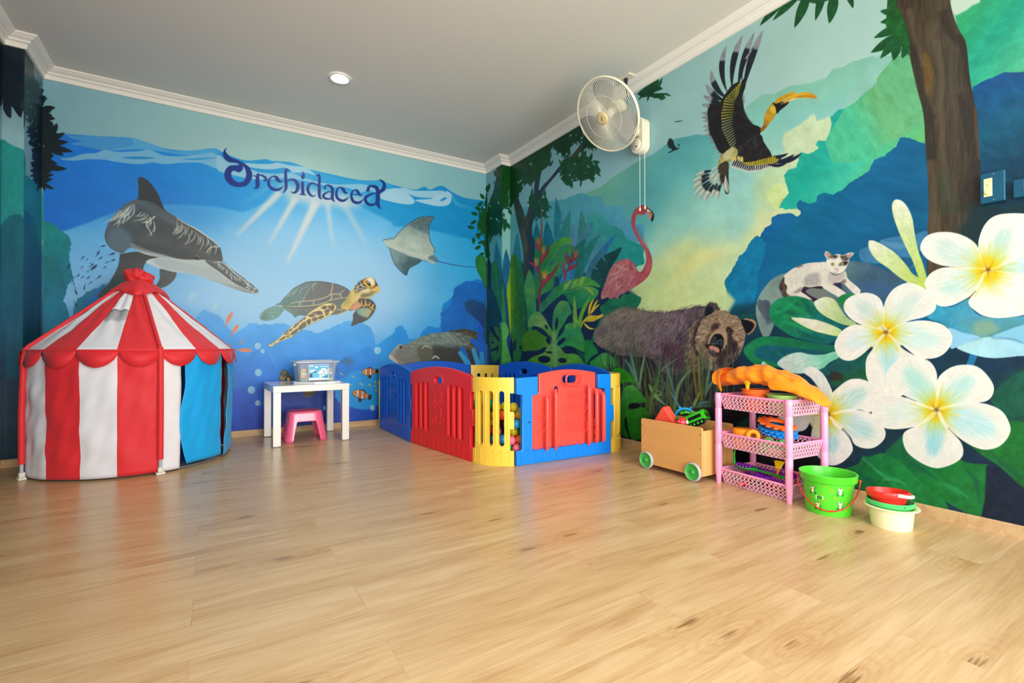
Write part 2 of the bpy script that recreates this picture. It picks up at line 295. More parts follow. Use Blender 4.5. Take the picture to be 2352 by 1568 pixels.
# --- turtle
OL = '#3c4446'
fill(spl(T('N','430,650 560,670 640,640 640,700 560,740 480,840 400,890 300,915 190,910 130,870 150,800 230,720 330,670'), True, 5), mottled('#6f9c92', .06, 14, 4))
for s in '200,860,40,20 240,800,35,22 300,760,30,20 320,800,40,22 370,740,40,18 390,790,36,24 250,870,40,18 330,870,36,18 200,830,20,14 280,840,30,14 170,870,22,16'.split():
    x, y, a, b = [float(v) for v in s.split(',')]; c = T('N','%f,%f'%(x,y))[0]; fill(disc(c[0], c[1], a/15.7, b/15.7, -.5), '#4c7674', .85)
fill(spl(T('N','600,690 900,690 1300,640 1700,560 1840,590 1750,700 1700,740 1550,800 1300,820 1000,830 880,820 810,830 790,850 760,855 720,800 640,750'), True, 5), mottled(grad((660,700),(800,720),'#6a8882','#707068','#7c7c74'), .06, 14, 6))
fill(T('N','500,620 900,640 1400,540 1740,480 1700,600 1300,680 900,710 560,680'), '#66726c')
m = fill(spl(T('N','415,632 500,595 560,520 640,440 740,340 900,250 1000,215 1160,207 1300,215 1440,242 1560,270 1680,325 1740,370 1765,400 1745,470 1700,500 1500,540 1300,590 1100,640 850,665 680,665 500,640'), True, 6), mottled(grad((640,700),(800,670),'#5f8c84','#68767a','#646468'), .05, 20, 2))
fill(spl(T('N','1100,260 1300,230 1430,250 1440,330 1400,440 1200,520 950,550 1000,420'),True), '#6c6e6a', .6, 5, m)
YC = '#ecd9a4'
for s, w in (('480,635 680,660 850,660 1090,640 1250,610 1400,550 1560,515 1720,490',(3,8,11,11,11,10,6)), ('660,650 710,600 850,575 1080,550 1280,510 1400,450 1420,400 1440,330 1440,250',(5,8,10,11,11,12,13,12,9)), ('1400,450 1480,435 1570,435 1620,390 1680,340',(10,11,10,9,5)), ('840,660 860,600 855,575',(9,12,8)), ('1095,635 1105,580 1105,550',(9,12,8)), ('1400,545 1430,500 1425,445',(11,14,10)), ('1610,500 1590,460 1570,435',(9,12,8)), ('910,560 960,450 1050,310 1150,215',(8,7,5,4))):
    stroke(T('N', s), [a/7.84*1.25 for a in w], '#e0c690' if w[0]!=8 else '#b9c0a8', .95, clip=None)
for s in ('870,290 760,420 720,480','940,320 880,350 850,430','1180,230 1130,260 1080,290','1110,250 1090,320 1100,390','1010,260 960,320','720,370 640,460 600,520','830,310 740,400 650,470'): stroke(T('N', s), [.6,1.8,.8], '#aebfb0', .85)
stroke(spl(T('N','415,632 500,595 560,520 640,440 740,340 900,250 1000,215 1160,207 1300,215 1440,242 1560,270 1680,325 1740,370 1765,400'), False), [1,1.2], OL, .8, smooth=False)
# front flipper (far)
m = fill(spl(T('N','1830,590 1900,520 2080,515 2170,560 2225,650 2215,720 2140,840 2040,920 1900,970 1800,1010 1780,990 1810,900 1815,800 1870,720 1760,735 1740,700'), True, 5), '#4a4e50')
fill(spl(T('N','1880,730 1960,690 2080,690 2150,730 2120,800 2070,860 1960,830 1900,790'),True,4), grad((820,715),(850,715),'#73a8a4','#b9b07c'), 1, 1, m); fill(spl(T('N','1740,700 1830,620 1900,570 1960,640 1890,710 1800,730'),True,4), '#e29c78', .95, 1, m)
for s in ('1960,540 1970,600 1960,640 1880,700','2030,530 2040,590 2010,660 1960,620','2120,570 2110,620 2060,640 2050,590','2100,650 2130,670 2150,690 2180,620 2160,690 2180,720 2210,690'): stroke(T('N', s), [1.2,3,2.5,1], '#e6b13e', 1, clip=m)
# head
m = fill(spl(T('N','1600,640 1680,540 1740,440 1770,390 1840,310 1900,230 1990,170 2060,150 2120,133 2190,155 2240,230 2270,290 2297,330 2290,370 2270,400 2200,440 2110,510 2020,520 1930,510 1900,560 1800,640 1720,720 1620,690'), True, 6), mottled(grad((800,690),(860,660),'#c9b060','#d8c07c','#b89c50'), .08, 10, 5))
fill(spl(T('N','1840,310 1900,230 1990,170 2060,150 2190,155 2240,230 2270,290 2190,330 2070,330 1900,400 1850,400'),True,4), '#46484a', 1, .5, m)
for s in ('1850,330 1900,300 1890,250','1900,300 1960,280 2010,300 2060,320','1960,280 1940,220','1960,280 2000,240 2040,260','1890,310 1880,370 1860,400','1930,350 1990,330 1980,290','1900,300 1930,350','2060,320 2100,330 2070,360','1850,370 1920,360'): stroke(T('N', s), [1.6,1.6], '#e4dcb4', .95, clip=m)
fill(spl(T('N','2000,190 2050,165 2120,133 2185,160 2212,230 2200,290 2140,320 2060,300 2010,240'),True,4), '#e0b434'); fill(disc(*T('N','2130,210')[0], 9.5, 8.5, .8), '#f0e8cc', 1, 1.2, m)
fill(spl(T('N','2030,170 2060,190 2120,260 2135,300 2090,290 2050,250 2000,210'),True,4), '#dca828'); fill(disc(*T('N','2095,245')[0], 8, 3.6, .95), '#3c3c34'); fill(disc(*T('N','2085,222')[0], 1.2, 2.4, -.3), '#e8e8d8')
fill(spl(T('N','2140,370 2200,320 2255,290 2297,335 2285,380 2240,410 2180,395'),True,4), '#e0bc60'); stroke(T('N','1990,400 2070,380 2160,390 2250,405'), [1,2,1], '#7c5a34'); fill(spl(T('N','1950,380 2050,350 2140,375 2060,410 1990,405'),True,4), '#ecdfb8', .9, 1)
fill(spl(T('N','1980,430 2060,430 2180,410 2110,470 2000,500 1940,490'),True,4), '#6a6a5c', .85, 1.5, m)
for s in ('1780,420 1700,560 1630,660','1850,440 1880,500 1880,560','1820,470 1800,570 1740,650','1950,420 1990,470','1760,600 1700,680'): stroke(T('N', s), [1,3.5,1], '#e6c468' if q.rand() > .4 else '#8c9a80', .8, 1, m)
for s in ('1520,720 1640,700 1740,680 1790,600','1600,770 1605,710','1540,800 1640,770 1740,720'): stroke(T('N', s), [1.2,1.8,1.2], '#dccb90', .9)
# near flipper
fl = spl(T('N','290,1355 400,1290 470,1240 560,1150 650,1070 800,950 950,850 1040,760 1200,660 1310,610 1430,600 1500,640 1510,700 1440,780 1380,830 1250,890 1100,950 980,1010 850,1100 700,1210 500,1290 400,1340 350,1380 300,1372'), True, 5)
m = fill(fl, '#e8d68e'); fill(spl(T('N','1380,830 1250,890 1100,950 980,1010 850,1100 700,1210 600,1260 640,1200 840,1070 1000,970 1200,900 1320,850'),True,4), '#f0cc3c', .9, 1, m)
for s in ('1010,820 1060,795 1150,810 1090,850 1020,845','1060,780 1180,740 1170,770 1140,790','1180,740 1240,740 1270,800 1180,815 1150,790','1230,680 1310,640 1350,680 1300,720 1260,700','1350,660 1400,640 1430,680 1400,720 1380,690','1300,740 1370,700 1400,740 1330,780 1300,770','1190,840 1280,820 1290,850 1210,890','1320,790 1390,770 1360,810 1320,830','1080,870 1160,850 1180,890 1100,930 1075,900','970,920 1040,880 1060,940 1010,990 980,950','830,1030 940,930 970,980 960,1020 850,1085','700,1130 810,1055 820,1100 760,1160 700,1175','620,1190 670,1175 680,1190 620,1220','480,1260 590,1190 590,1230 500,1275','900,890 950,850 960,880 930,900','850,930 890,895 905,920 860,945','800,970 840,940 850,960 805,1000','740,1030 790,970 800,1020 740,1050','660,1080 720,1050 720,1080 670,1110','570,1160 640,1085 650,1110 590,1170','330,1335 360,1325 350,1345','380,1320 415,1290 400,1320','610,1160 670,1130 665,1155 610,1175','1430,620 1480,650 1470,720 1420,740'):
    fill(spl(T('N', s), True, 4), '#6e6458', 1, clip=m)
stroke(fl, [.9,.9], '#6a5c3c', .6, smooth=False)
# --- ray
m = fill(spl(T('Q','42,318 60,305 100,308 110,293 150,298 200,240 300,150 400,90 470,75 550,80 545,105 515,140 505,200 510,290 530,350 558,400 555,450 520,470 480,520 430,515 360,500 240,450 120,400 80,375 60,340'), True, 5), mottled(grad((940,560),(960,500),'#aebfb4','#8fa6a2','#5c7a80'), .05, 14, 3))
m2 = fill(spl(T('Q','110,395 200,430 300,470 430,510 390,550 310,595 285,655 265,660 200,600 150,530'), True, 5), mottled(grad((900,570),(940,620),'#84a09e','#6c888a','#3a5a66'), .08, 12, 3))
fill(T('Q','260,600 300,500 430,515 330,570'), '#3c5a62', .6, 5, m2); fill(spl(T('Q','90,340 200,380 350,430 520,470 480,500 330,460 150,400'),True,4), '#bccac0', .9, 3, m)
paint(blurm(cover(T('Q','300,150 400,95 470,75 550,82 515,150 505,250 440,230 360,190')),4), '#49646a', .75, m); fur(cover(T('Q','300,150 400,95 470,78 548,82 512,150 505,250 440,230 360,190')), 420, 0., 1.6, 1.5, ('#8ca4a2','#42585e'), .9, m, 3., seed=9)
for P_, c in ((T('Q','42,318 60,305 100,308 110,293 150,298 200,240 300,150 400,90 470,75 550,80 545,105 515,140 505,200 510,290 530,350 558,400 555,450'),'#2f4750'), (T('Q','110,395 150,530 200,600 265,660 285,655 310,595 390,550 430,512'),'#2f4c58'), (T('Q','80,375 120,400 240,450 360,500 480,520'),'#54707a')): stroke(P_, [1.4,1.4], c, .9)
fill(spl(T('Q','500,480 555,465 595,512 560,520 510,510'),True,4), '#66808a'); fill(spl(T('Q','485,505 540,515 568,545 540,553 510,540'),True,4), '#a2b8b2')
stroke(T('Q','560,515 700,550 850,575 975,585'), [1.8,1.5,1], '#2d3f74')
# --- butterfly fish behind table, silhouettes
m = fill(spl(T('M','262,500 270,420 290,370 320,355 370,380 410,430 450,500'), True, 5), '#4a4a4e'); fill(disc(*T('M','320,395')[0],3.6,3.2),'#e2bc30'); fill(disc(*T('M','320,395')[0],2.2,2),'#33302c'); fill(disc(*T('M','380,490')[0],3.6,3.6),'#e2bc30',1,0,m)
for s in ('300,430 280,465 275,500','345,450 310,480 300,510'): stroke(T('M', s), [1,3.4,1.5], '#e2bc30', 1, clip=m)
m = fill(spl(T('M','590,660 760,650 740,690 700,725 640,735 600,715'), True, 5), '#4c4638'); [fill(disc(*T('M','%d,660'%x)[0],1.6,2.2),'#caa43c',1,0,m) for x in (625,655,685,712)]; stroke(T('M','595,715 640,735 700,725 745,680'), [1,1], '#9a8238')
fill(spl(T('M','1055,240 1085,250 1130,220 1180,185 1230,205 1285,240 1270,270 1220,290 1180,300 1130,265 1090,265 1060,280 1070,260'), True, 4), '#2f74aa'); fill(spl(T('M','1010,340 1060,322 1078,345 1060,390 1010,425 1000,380'), True, 4), '#2a70b0')
# moorish-idol shadow right of tent
fill(spl(T('S','2200,1180 2270,1160 2320,1135 2352,1130 2300,1170 2290,1260 2230,1290 2200,1290'), True, 4), '#1c78cc', .8)
# --- clown fish
def clown(z, x, y, s, a):
    c = T(z, '%f,%f' % (x, y))[0]; ca, sa = math.cos(a), math.sin(a)
    def L(t):
        v = np.array([[float(b) for b in w.split(',')] for w in t.split()])*s; return np.stack([c[0]+v[:,0]*ca-v[:,1]*sa, c[1]+v[:,0]*sa+v[:,1]*ca], 1)
    fill(spl(L('-.1,-.5 .1,-.62 .3,-.4 .1,-.3'),True,4),'#2a1c18'); fill(spl(L('-.15,.4 .1,.35 .15,.75 -.1,.8 -.25,.6'),True,4),'#2c2220'); fill(spl(L('.7,-.12 1,-.3 1.1,-.1 1.08,.2 .9,.28 .7,.12'),True,4),'#2c1f1c')
    m = fill(spl(L('-1.05,.02 -.85,-.3 -.5,-.48 0,-.5 .45,-.35 .8,-.1 .8,.1 .45,.35 0,.45 -.5,.42 -.9,.25'),True,5),'#2a1c18'); m = fill(spl(L('-1.0,.02 -.82,-.26 -.5,-.42 0,-.44 .45,-.3 .76,-.08 .76,.08 .45,.3 0,.4 -.5,.37 -.86,.2'),True,5),'#cc6a24')
    fill(L('-1.1,-.5 -.6,-.5 -.6,.5 -1.1,.5'),'#e6a02c',.9,1.5,m)
    for t in ('-.62,-.5 -.42,-.5 -.3,-.1 -.32,.1 -.48,.5 -.66,.5 -.52,.1','.0,-.5 .2,-.5 .14,0 .3,.2 .1,.5 -.1,.5 .0,.1','.52,-.4 .66,-.3 .62,0 .68,.3 .52,.4 .54,0'): P_ = spl(L(t),True,3); fill(P_,'#2c2424',1,0,m); fill((P_-P_.mean(0))*[.72,1]+P_.mean(0),'#dfe6ea',1,0,m)
    e = L('-.75,-.02')[0]; fill(disc(e[0],e[1],s*.06),'#3a2814')
clown('M', 1505, 388, 18, -.08); clown('M', 1395, 705, 21, .28)
for s in '1100,400,40,.7 1255,440,40,.6 1370,545,45,.5 1490,555,35,.8 1570,510,30,1.1 1565,575,30,.6 1580,642,35,0 1215,562,40,.2 1615,520,30,1.3'.split():
    x, y, l, a = [float(v) for v in s.split(',')]; p = T('M', '%f,%f %f,%f' % (x, y, x+l*math.cos(a)*1.7, y+l*math.sin(a)*1.7)); stroke(p, [3,2.4,.5], '#dcbc58')
# --- grouper
m = fill(spl(T('Q','105,1490 115,1460 200,1370 230,1358 270,1357 400,1290 520,1250 640,1235 760,1225 900,1245 1000,1270 1060,1370 1050,1500 1000,1568 240,1568 190,1540 140,1510'), True, 5), mottled(grad((900,780),(1090,800),'#8c8878','#6f7c72','#74867e','#4c4c44'), .12, 12, 7, 5, .3))
paint(blurm(cover(T('Q','530,1360 700,1380 900,1400 1000,1440 1000,1568 500,1568 540,1450')),5), '#36352f', .9, m); fur(cover(T('Q','300,1380 520,1270 760,1235 950,1280 900,1380 600,1350 430,1350')), 260, .3, 4, 1.6, ('#a8b4a4','#56584c','#8fa89c'), .7, m, 1., seed=2)
fill(spl(T('Q','700,1228 770,1210 870,1200 960,1225 1010,1260 1050,1340 960,1290 850,1245'),True,4), mottled('#4a4638',.15,6,3)); fill(spl(T('Q','390,1400 450,1365 520,1390 540,1470 520,1530 420,1520'),True,4), '#5c5a4c', .9, 2, m)
stroke(T('Q','430,1400 470,1370 540,1400'), [2,4,1], '#a8a494', 1, clip=m); fill(spl(T('Q','105,1490 112,1460 145,1470 190,1530 185,1545 140,1520'),True,4), '#b9b4a8'); stroke(T('Q','110,1460 200,1372 232,1360'), [1,5,2], '#a29c90')
fill(spl(T('Q','215,1400 235,1370 290,1400 400,1500 300,1560 210,1520 150,1470'),True,4), '#74726a', .6, 4, m); fill(disc(*T('Q','222,1383')[0],3.6,3.2), '#1e1a14'); stroke(T('Q','535,1500 570,1475 610,1500'), [3,5,3], '#b4b0a4')
# corals & blue leaves by the corner
def paddle(z, s, w, c): k = ZO[z][2]; P_ = T(z, s); stroke(P_, [q_/k for q_ in w], c); e = P_[-1]; fill(disc(e[0], e[1], w[-1]/k/2), c)
paddle('Q','1000,1350 1050,1500 1020,1350 1025,1190', [60,60,60,58], '#1a54c0'); paddle('Q','1080,1420 1000,1360 930,1315', [90,70,40], '#1c60c4')
paddle('Q','900,1560 870,1470 840,1400', [60,50,48], '#1766c2'); paddle('Q','900,1568 860,1500 815,1440', [60,50,40], '#3f9cd4'); paddle('Q','1000,1568 975,1490 950,1410', [50,48,40], '#3c9cd8'); paddle('Q','1035,1568 1035,1500 1033,1450', [50,50,44], '#2f90cc')
stroke(T('Q','1150,1400 1080,1230 1050,1090 960,1010 900,960 885,945'), [40,110,120,110,70], '#173a66' ) if 0 else fill(spl(T('Q','862,960 870,925 900,922 900,908 960,905 985,925 1040,940 1080,1000 1130,1100 1210,1220 1220,1400 1110,1400 1080,1250 1030,1160 950,1080 890,1030'), True, 5), mottled(grad((1070,690),(1140,800),'#1b4a72','#143a78','#142f7c'), .05, 10, 4))
# --- jungle wall: sky, mist, hills
fill(T1('1117,-460 2600,-460 2600,1400 1117,1400'), mottled(grad((1150,350),(1900,250),'#7fb8c6','#90c2ca','#9ccac8','#a4cac2'), .012, 60, 14))
J_ = cover(T1('1119,-460 2600,-460 2600,1400 1119,1400'))
def hill(z, s, col, amp=2, step=5, seed=1, a=1., b=0): return fill(rough(T(z, s), amp, step, seed), col, a, b, J_)
fill(T1('1150,500 1300,470 2000,300 2000,900 1150,900'), mottled(grad((1200,500),(1700,800),'#7cc0c4','#a4ccb0','#c8d69a'), .03, 70, 3), .9, 30, J_)
hill('R','1340,445 1380,430 1420,400 1460,375 1500,355 1540,325 1560,318 1600,308 1640,310 1700,330 1760,420 1760,640 1300,640 1300,480', mottled(grad((1400,380),(1650,560),'#70b49c','#54a8ae','#66b8b4','#9cccb4'), .03, 50, 21), 1, 5, 3)
hill('H','545,740 600,690 680,640 760,625 830,605 900,570 1000,555 1100,530 1210,490 1260,430 1350,400 1425,360 1600,310 1600,900 1100,1400 700,1400 400,1400 420,1000', mottled(grad((1760,220),(1800,420),'#7cbca8','#82c4bc','#98d0c0','#bcd8b0'), .03, 50, 5), 1.4, 5, 4)
hill('R','1950,210 1975,185 2000,150 2020,130 2050,125 2120,100 2150,300 2000,420 1900,420', mottled('#84bcae',.03,40,2), 1.5, 5, 6)
# warm mist
def mist(x, y, rx, ry, c, a, b=22, rot=-.7): paint(blurm(cover(disc(x, y, rx, ry, rot)), b), mottled(c, .04, 26, int(x)), a, J_)
mist(1600,560,210,90,'#a4d2bc',.75); mist(1700,480,150,60,'#98d0c4',.6); mist(1560,640,170,70,'#c8d894',.9); mist(1640,690,150,50,'#ccdc96',.9,20,-.2); mist(1680,600,130,45,'#c0d8a4',.85); mist(1590,470,90,50,'#80c4bc',.6)
mist(1500,680,80,50,'#b4d090',.8); mist(1740,500,60,50,'#d0d8a0',.8,14); mist(1760,430,70,35,'#b8d4a4',.8,14); mist(1660,560,60,22,'#d8d89c',.5,10); mist(1600,600,90,16,'#dcdc8c',.5,8); mist(1700,640,70,14,'#c0dc90',.6,8)
for s, c in (('790,1130 860,1080 830,1000 870,940 980,920 1060,850 1100,800 1130,860 1230,820 1300,850 1260,980 1280,1040 1100,1130 1000,1160 950,1240 860,1280 760,1200','#c4d6ac'),('380,1480 500,1400 640,1380 740,1340 850,1300 900,1480 800,1568 420,1568','#b2d2a4'),('690,1420 760,1360 860,1340 890,1480 780,1560','#c4d894')):
    fill(rough(T('H', s),5,7,3), mottled(c,.04,20,8), .9, 3, J_)
mist(1690,420,46,130,'#88c6c2',.85,20,0.); mist(1660,500,80,60,'#98d0c4',.7,20)
# layered green & blue slopes right of the mist
hill('H','1240,800 1300,760 1400,740 1440,700 1600,560 2100,300 2100,1568 800,1568 860,1480 900,1440 860,1300 900,1250 960,1240 980,1150 1000,1100 1060,1110 1130,1090 1170,1060 1130,1040 1140,1010 1230,1000 1260,1030 1290,1000 1240,940 1260,870', mottled(grad((1820,330),(2000,460),'#22a894','#1aa494','#3cb89c','#5ab070'), .04, 26, 31, 14, .5), 2.2, 4, 7)
hill('H','1380,760 1600,560 1800,400 2000,330 2000,900 1500,1150 1300,1050 1270,900', mottled('#5cae78',.05,30,6), 2, 6, 9, .9, 2)
hill('I','-130,960 -60,860 0,800 100,740 200,640 215,580 300,480 330,440 480,380 560,940 480,940 420,1010 330,1030 250,1110 200,1190 160,1210 0,1230 -120,1230 -180,1080', mottled(grad((1950,260),(2060,200),'#48b890','#62ac76','#5ca878'), .05, 24, 41, 12, 1.), 1.6, 5, 10)
hill('R','1700,450 1760,400 1850,380 1860,470 1700,620 1690,700 1650,700 1640,600', mottled('#34b4a4',.05,16,5), 3, 4, 11, .0)
hill('R','1843,430 1850,400 1800,480 1780,500 1700,640 1690,560 1680,585 1680,550', '#1f9c94', 3, 4, 5, 0)
# deep blue forest
hill('J','680,0 640,30 560,10 500,40 480,90 400,100 330,80 290,120 300,160 340,190 320,230 250,190 160,210 80,240 80,290 20,330 0,370 -40,500 -150,560 -180,640 -210,700 -330,960 -340,1100 -200,1200 1300,1700 2600,1700 2600,-900 2352,-400 1700,-400 1240,-480 1200,-400 1100,-330 1000,-250 900,-160 800,-80', mottled(grad((1750,500),(2000,620),'#0f5c9c','#0a6690','#0c5e8c','#0a5680'), .05, 60, 51, 24, .2), 2.2, 5, 21)
hill('R','1675,700 1665,650 1695,600 1712,570 1740,540 1760,560 1740,640 1730,720', mottled('#0c76a4',.06,14,12), 2.2, 4, 31)
fill(T1('1700,700 1780,690 2000,740 2352,760 2600,800 2600,1400 1400,1400 1400,800'), mottled(grad((1700,700),(2200,1200),'#0c3e50','#0c2f44','#0e2c48'), .06, 50, 3), 1, 10, J_)
fill(T1('1330,640 1700,820 1760,1100 1300,1100'), mottled(grad((1400,700),(1600,1000),'#12283c','#1a2830','#141c24'), .08, 22, 4, 60), 1, 6, J_)
# far right beyond the trunk
hill('I','760,0 1400,-60 2200,-300 2200,700 1313,540 1180,550 1100,580 960,640 900,700 860,500 800,130', mottled(grad((2200,30),(2352,160),'#2c9c64','#1a9c80','#48ac84'), .05, 30, 61, 12, -.6), 1.2, 6, 41)
fill(T('I','760,-100 990,-100 985,20 930,40 880,80 800,120 770,60'), '#b9d0c0', 1, 1)
fill(rough(T('I','930,640 1030,600 1110,570 1180,550 1313,540 1700,500 1900,1700 930,1700'),1.5,5,3), mottled(grad((2240,200),(2352,480),'#0a4a80','#0c5270','#083a54','#082c40'), .06, 30, 62, 14), 1)
# --- left hills behind the tree
hill('F','160,750 360,770 500,690 720,640 860,625 900,600 1000,540 1060,580 1100,600 1180,595 1220,700 1300,670 1360,690 1400,800 1500,850 1560,860 1560,980 1500,1010 1560,1210 1400,1260 800,1400 160,1400', mottled(grad((1150,480),(1450,560),'#5ca8b0','#4aa0b0','#4c9cbc'), .04, 30, 71), 1.6, 5, 51)
hill('F','1050,760 1120,740 1200,780 1250,850 1300,860 1380,900 1420,970 1500,1010 1570,1040 1570,1200 1500,1240 1250,1250 1000,1100', mottled(grad((1350,490),(1460,620),'#389a9c','#128a86'), .05, 16, 72), 2, 4, 52)
fill(T('F','290,700 360,700 360,1250 290,1150'), '#90c4b4', .8, 3); 
fill(T1('1119,640 1180,600 1420,640 1500,720 1440,1100 1119,1100'), mottled(grad((1130,640),(1300,850),'#0e4a70','#0c3460','#101c34'), .08, 24, 73, 60), 1, 7)
# background blade leaves
def LF(z, b, t, w, col, vein=None, bend=0., dark=None, fat=.5, veins=0):
    return leaf(T(z, b)[0], T(z, t)[0], w/ZO[z][2], mottled(col, .06, 9, len(b)+int(w)), vein, bend, dark, fat, veins)
for b, t, w, c, bd in (('420,1420','425,925',75,'#1d7c90',0),('245,1500','235,990',70,'#20778c',.02),('335,1450','325,1065',70,'#15638a',0),('800,1350','770,597',100,'#1b7c8c',.03),('835,1300','830,712',60,'#4a8eaa',0),('840,1350','905,712',100,'#26807c',-.05),('950,1350','1000,715',100,'#34807e',.05),
    ('925,1350','925,820',60,'#5488a8',0),('960,1350','1110,810',95,'#417f96',-.08),('980,1400','1190,885',75,'#48889a',-.08),('980,1400','1180,930',80,'#1a7a76',-.1),('1060,1450','1240,920',60,'#4a8ca4',-.1),('1080,1500','1320,935',70,'#2a6ea4',-.1),('610,1450','600,830',110,'#127080',0),('700,1400','690,810',120,'#0f6c82',.02),
    ('1060,1550','1190,1060',100,'#306c84',-.06),('920,1550','1040,1100',110,'#1c7474',-.05),('930,1450','1040,965',130,'#1a6e68',-.08),('860,1550','960,1140',90,'#2a70a0',-.06),('820,1500','900,1240',80,'#2f84b4',-.05)):
    LF('F', b, t, w, c, None, bd, None, .5)
fill(spl(T('F','160,1140 190,1200 200,1300 180,1500 160,1300'),True,4),'#10205c')
# dark banana leaf behind flamingo
fill(spl(T('F','1365,1050 1340,1120 1290,1200 1240,1300 1200,1400 1160,1500 1080,1480 1090,1300 1140,1200 1200,1130 1280,1090'), True, 4), mottled('#0e4444', .1, 10, 4)); fill(T('F','1280,1090 1340,1120 1200,1330 1250,1180'), '#0a3434', .7, 2)
for s in ('1225,1185 1200,1150 1195,1120','1160,1255 1130,1240 1120,1225'): stroke(T('F', s), [.5,2.4,.8], '#5aa4a8')
fill(T('F','560,1000 1040,960 1250,1200 1150,1400 560,1400'), mottled(grad((1230,560),(1360,640),'#14686c','#1a6c80'),.06,14,3), 1, 3) if 0 else None
# --- tree at left with leaf clusters
q = np.random.RandomState(11); GR = '#084826'
tr = mottled(grad((1180,0),(1235,0),'#25403e','#3f4030','#173242'), .08, 6, 5, 40, 0)
fill(spl(T('F','385,540 420,545 440,620 480,720 500,780 530,690 570,580 580,480 600,300 620,240 645,245 650,330 630,440 620,540 660,490 720,430 800,330 860,280 940,200 1000,120 1060,60 1110,95 1030,170 960,230 1000,290 900,300 840,330 760,420 680,520 640,600 610,680 580,780 560,860 560,950 580,1000 570,1300 490,1340 480,1100 460,980 430,850 400,700'), True, 4), tr)
stroke(T('F','1040,90 960,200 880,260 830,320'), [4,8,6,4], '#6a5038', .8, 1.5); stroke(T('F','520,900 540,1050 545,1300'), [18,14,14], '#1c3048', .6, 5); stroke(T('F','470,880 500,1000 510,1100'), [8,10,8], '#5c5a3c', .6, 3)
def leafmass(z, poly, n, size, col=GR, seed=1, edge=True):
    P_ = T(z, poly); fill(rough(P_, 1.6, 5, seed), mottled(col, .1, 14, seed)); r = np.random.RandomState(seed); Q_ = spl(P_, True, 6); c = P_.mean(0); ps = []
    for k in range(n):
        p = Q_[r.randint(len(Q_))]; d = p-c; a = math.atan2(d[1], d[0])+r.randn()*.5; a = a*.55+.45*math.pi/2*(1 if math.sin(a) > -.3 else -1) if r.rand() < .6 else a
        u = np.array([math.cos(a), math.sin(a)]); nn = np.array([-u[1], u[0]]); l = size*(.6+.7*r.rand()); ps.append(spl(np.array([p-u*l*.4, p+nn*l*.22+u*l*.1, p+u*l, p-nn*l*.22+u*l*.1]), True, 4))
    paint(cover(ps), mottled(col, .1, 14, seed))
leafmass('F','360,320 300,250 500,100 730,60 740,130 720,200 730,300 690,330 640,380 600,430 560,470 500,460 490,410 470,470 460,560 400,580 380,650 360,700', 34, 11, GR, 1)
leafmass('F','740,120 720,60 860,-20 1000,-60 1000,60 960,100 900,160 840,200 780,180', 22, 11, '#07452a', 2)
leafmass('F','1010,60 1040,0 1100,60 1150,140 1090,150 1030,110', 12, 9, '#07452a', 3)
leafmass('F','830,270 900,230 960,300 940,420 880,500 830,440 860,390 820,360', 20, 11, '#0a4c2c', 4)
leafmass('F','960,250 1020,220 1100,260 1140,320 1130,400 1060,440 990,470 950,430 930,380', 26, 12, '#0a4c2c', 5)
leafmass('F','540,580 590,560 600,640 560,700 530,660', 9, 10, GR, 6); leafmass('F','640,600 690,590 710,680 690,760 620,800 590,760', 16, 10, '#0a4c2c', 7)
leafmass('F','250,320 255,260 360,230 360,310 360,720 340,700 300,720 320,830 270,930 230,900 180,980 150,960 150,760 200,560 240,420', 34, 10, '#0a4a2c', 8)
fill(T('F','285,330 362,315 362,560 340,700 285,640'), '#0c4c10', .75, 8); fill(T('F','362,315 420,350 430,500 362,700'), '#0c4010', .5, 6)
leafmass('F','100,740 150,600 150,950 110,900 70,860', 10, 9, '#0c4c20', 9)
for s in ('130,620,-2.2 160,560,-1.7 115,640,2.4 100,720,-2.6 70,760,-2.8 60,810,2.6 100,830,1.2 40,880,-2.9 60,920,1.2 30,960,1.5 150,770,2.7 110,930,2.9 130,1000,2.9 100,1040,2.7 130,1100,2.6 120,1150,1.9 160,1080,1.4 260,880,1.2 330,830,1.1 240,420,-1.9 160,540,-1.3 140,980,2.0').split():
    x, y, a = [float(v) for v in s.split(',')]; b = T('F', '%f,%f' % (x, y))[0]; leaf(b, b+np.array([math.cos(a), math.sin(a)])*17, 8, '#0c4c22')
stroke(T('F','150,560 140,700 150,900 160,1150'), [3,4,3,5], '#0c4c22'); fill(T('F','120,1000 165,950 180,1130 140,1150'), '#0a4a24')
for s in '220,480 255,650 180,680 200,560 545,300 560,320 455,455 435,470 925,115 955,40 905,45 1060,320 1040,380 900,400 945,300 240,800 190,790 130,690 260,820 650,720 690,740 1070,330 300,780'.split():
    c = T('F', s)[0]; a = q.rand()*3; l = 1.5+q.rand()*2; fill(disc(c[0], c[1], l, l*.5, a), '#a4ccd0')
# hanging leaves top (over right wall)
leafmass('R','1462,214 1500,185 1525,205 1500,215 1530,215 1520,228 1490,222 1475,225', 8, 12, '#07452a', 10)
for bx, by, tx, ty, w in ((1815,-20,1745,60,18),(1850,-30,1775,48,18),(1860,-20,1825,65,22),(1895,-30,1873,48,18),(1920,-20,1905,55,24),(1945,-30,1960,20,16),(1840,-40,1800,20,16),(2050,30,2022,26,14),(2060,20,2035,32,14),(2065,45,2022,52,16),(2080,55,2007,88,20),(2080,75,2000,122,24),(2070,80,2022,135,20),(2065,90,2052,140,22),(2090,90,2072,135,20),(2085,60,2095,120,40)):
    leaf((bx, by), (tx, ty), w, mottled('#0b5028', .1, 12, bx), None)
fill(T1('2040,-20 2075,-20 2090,130 2065,100 2035,60'), mottled('#0e5422',.12,14,2)); fill(T1('1790,-200 2080,-200 2080,-8 1960,-20 1880,10 1800,-5'), mottled('#0b4f28',.1,20,3))
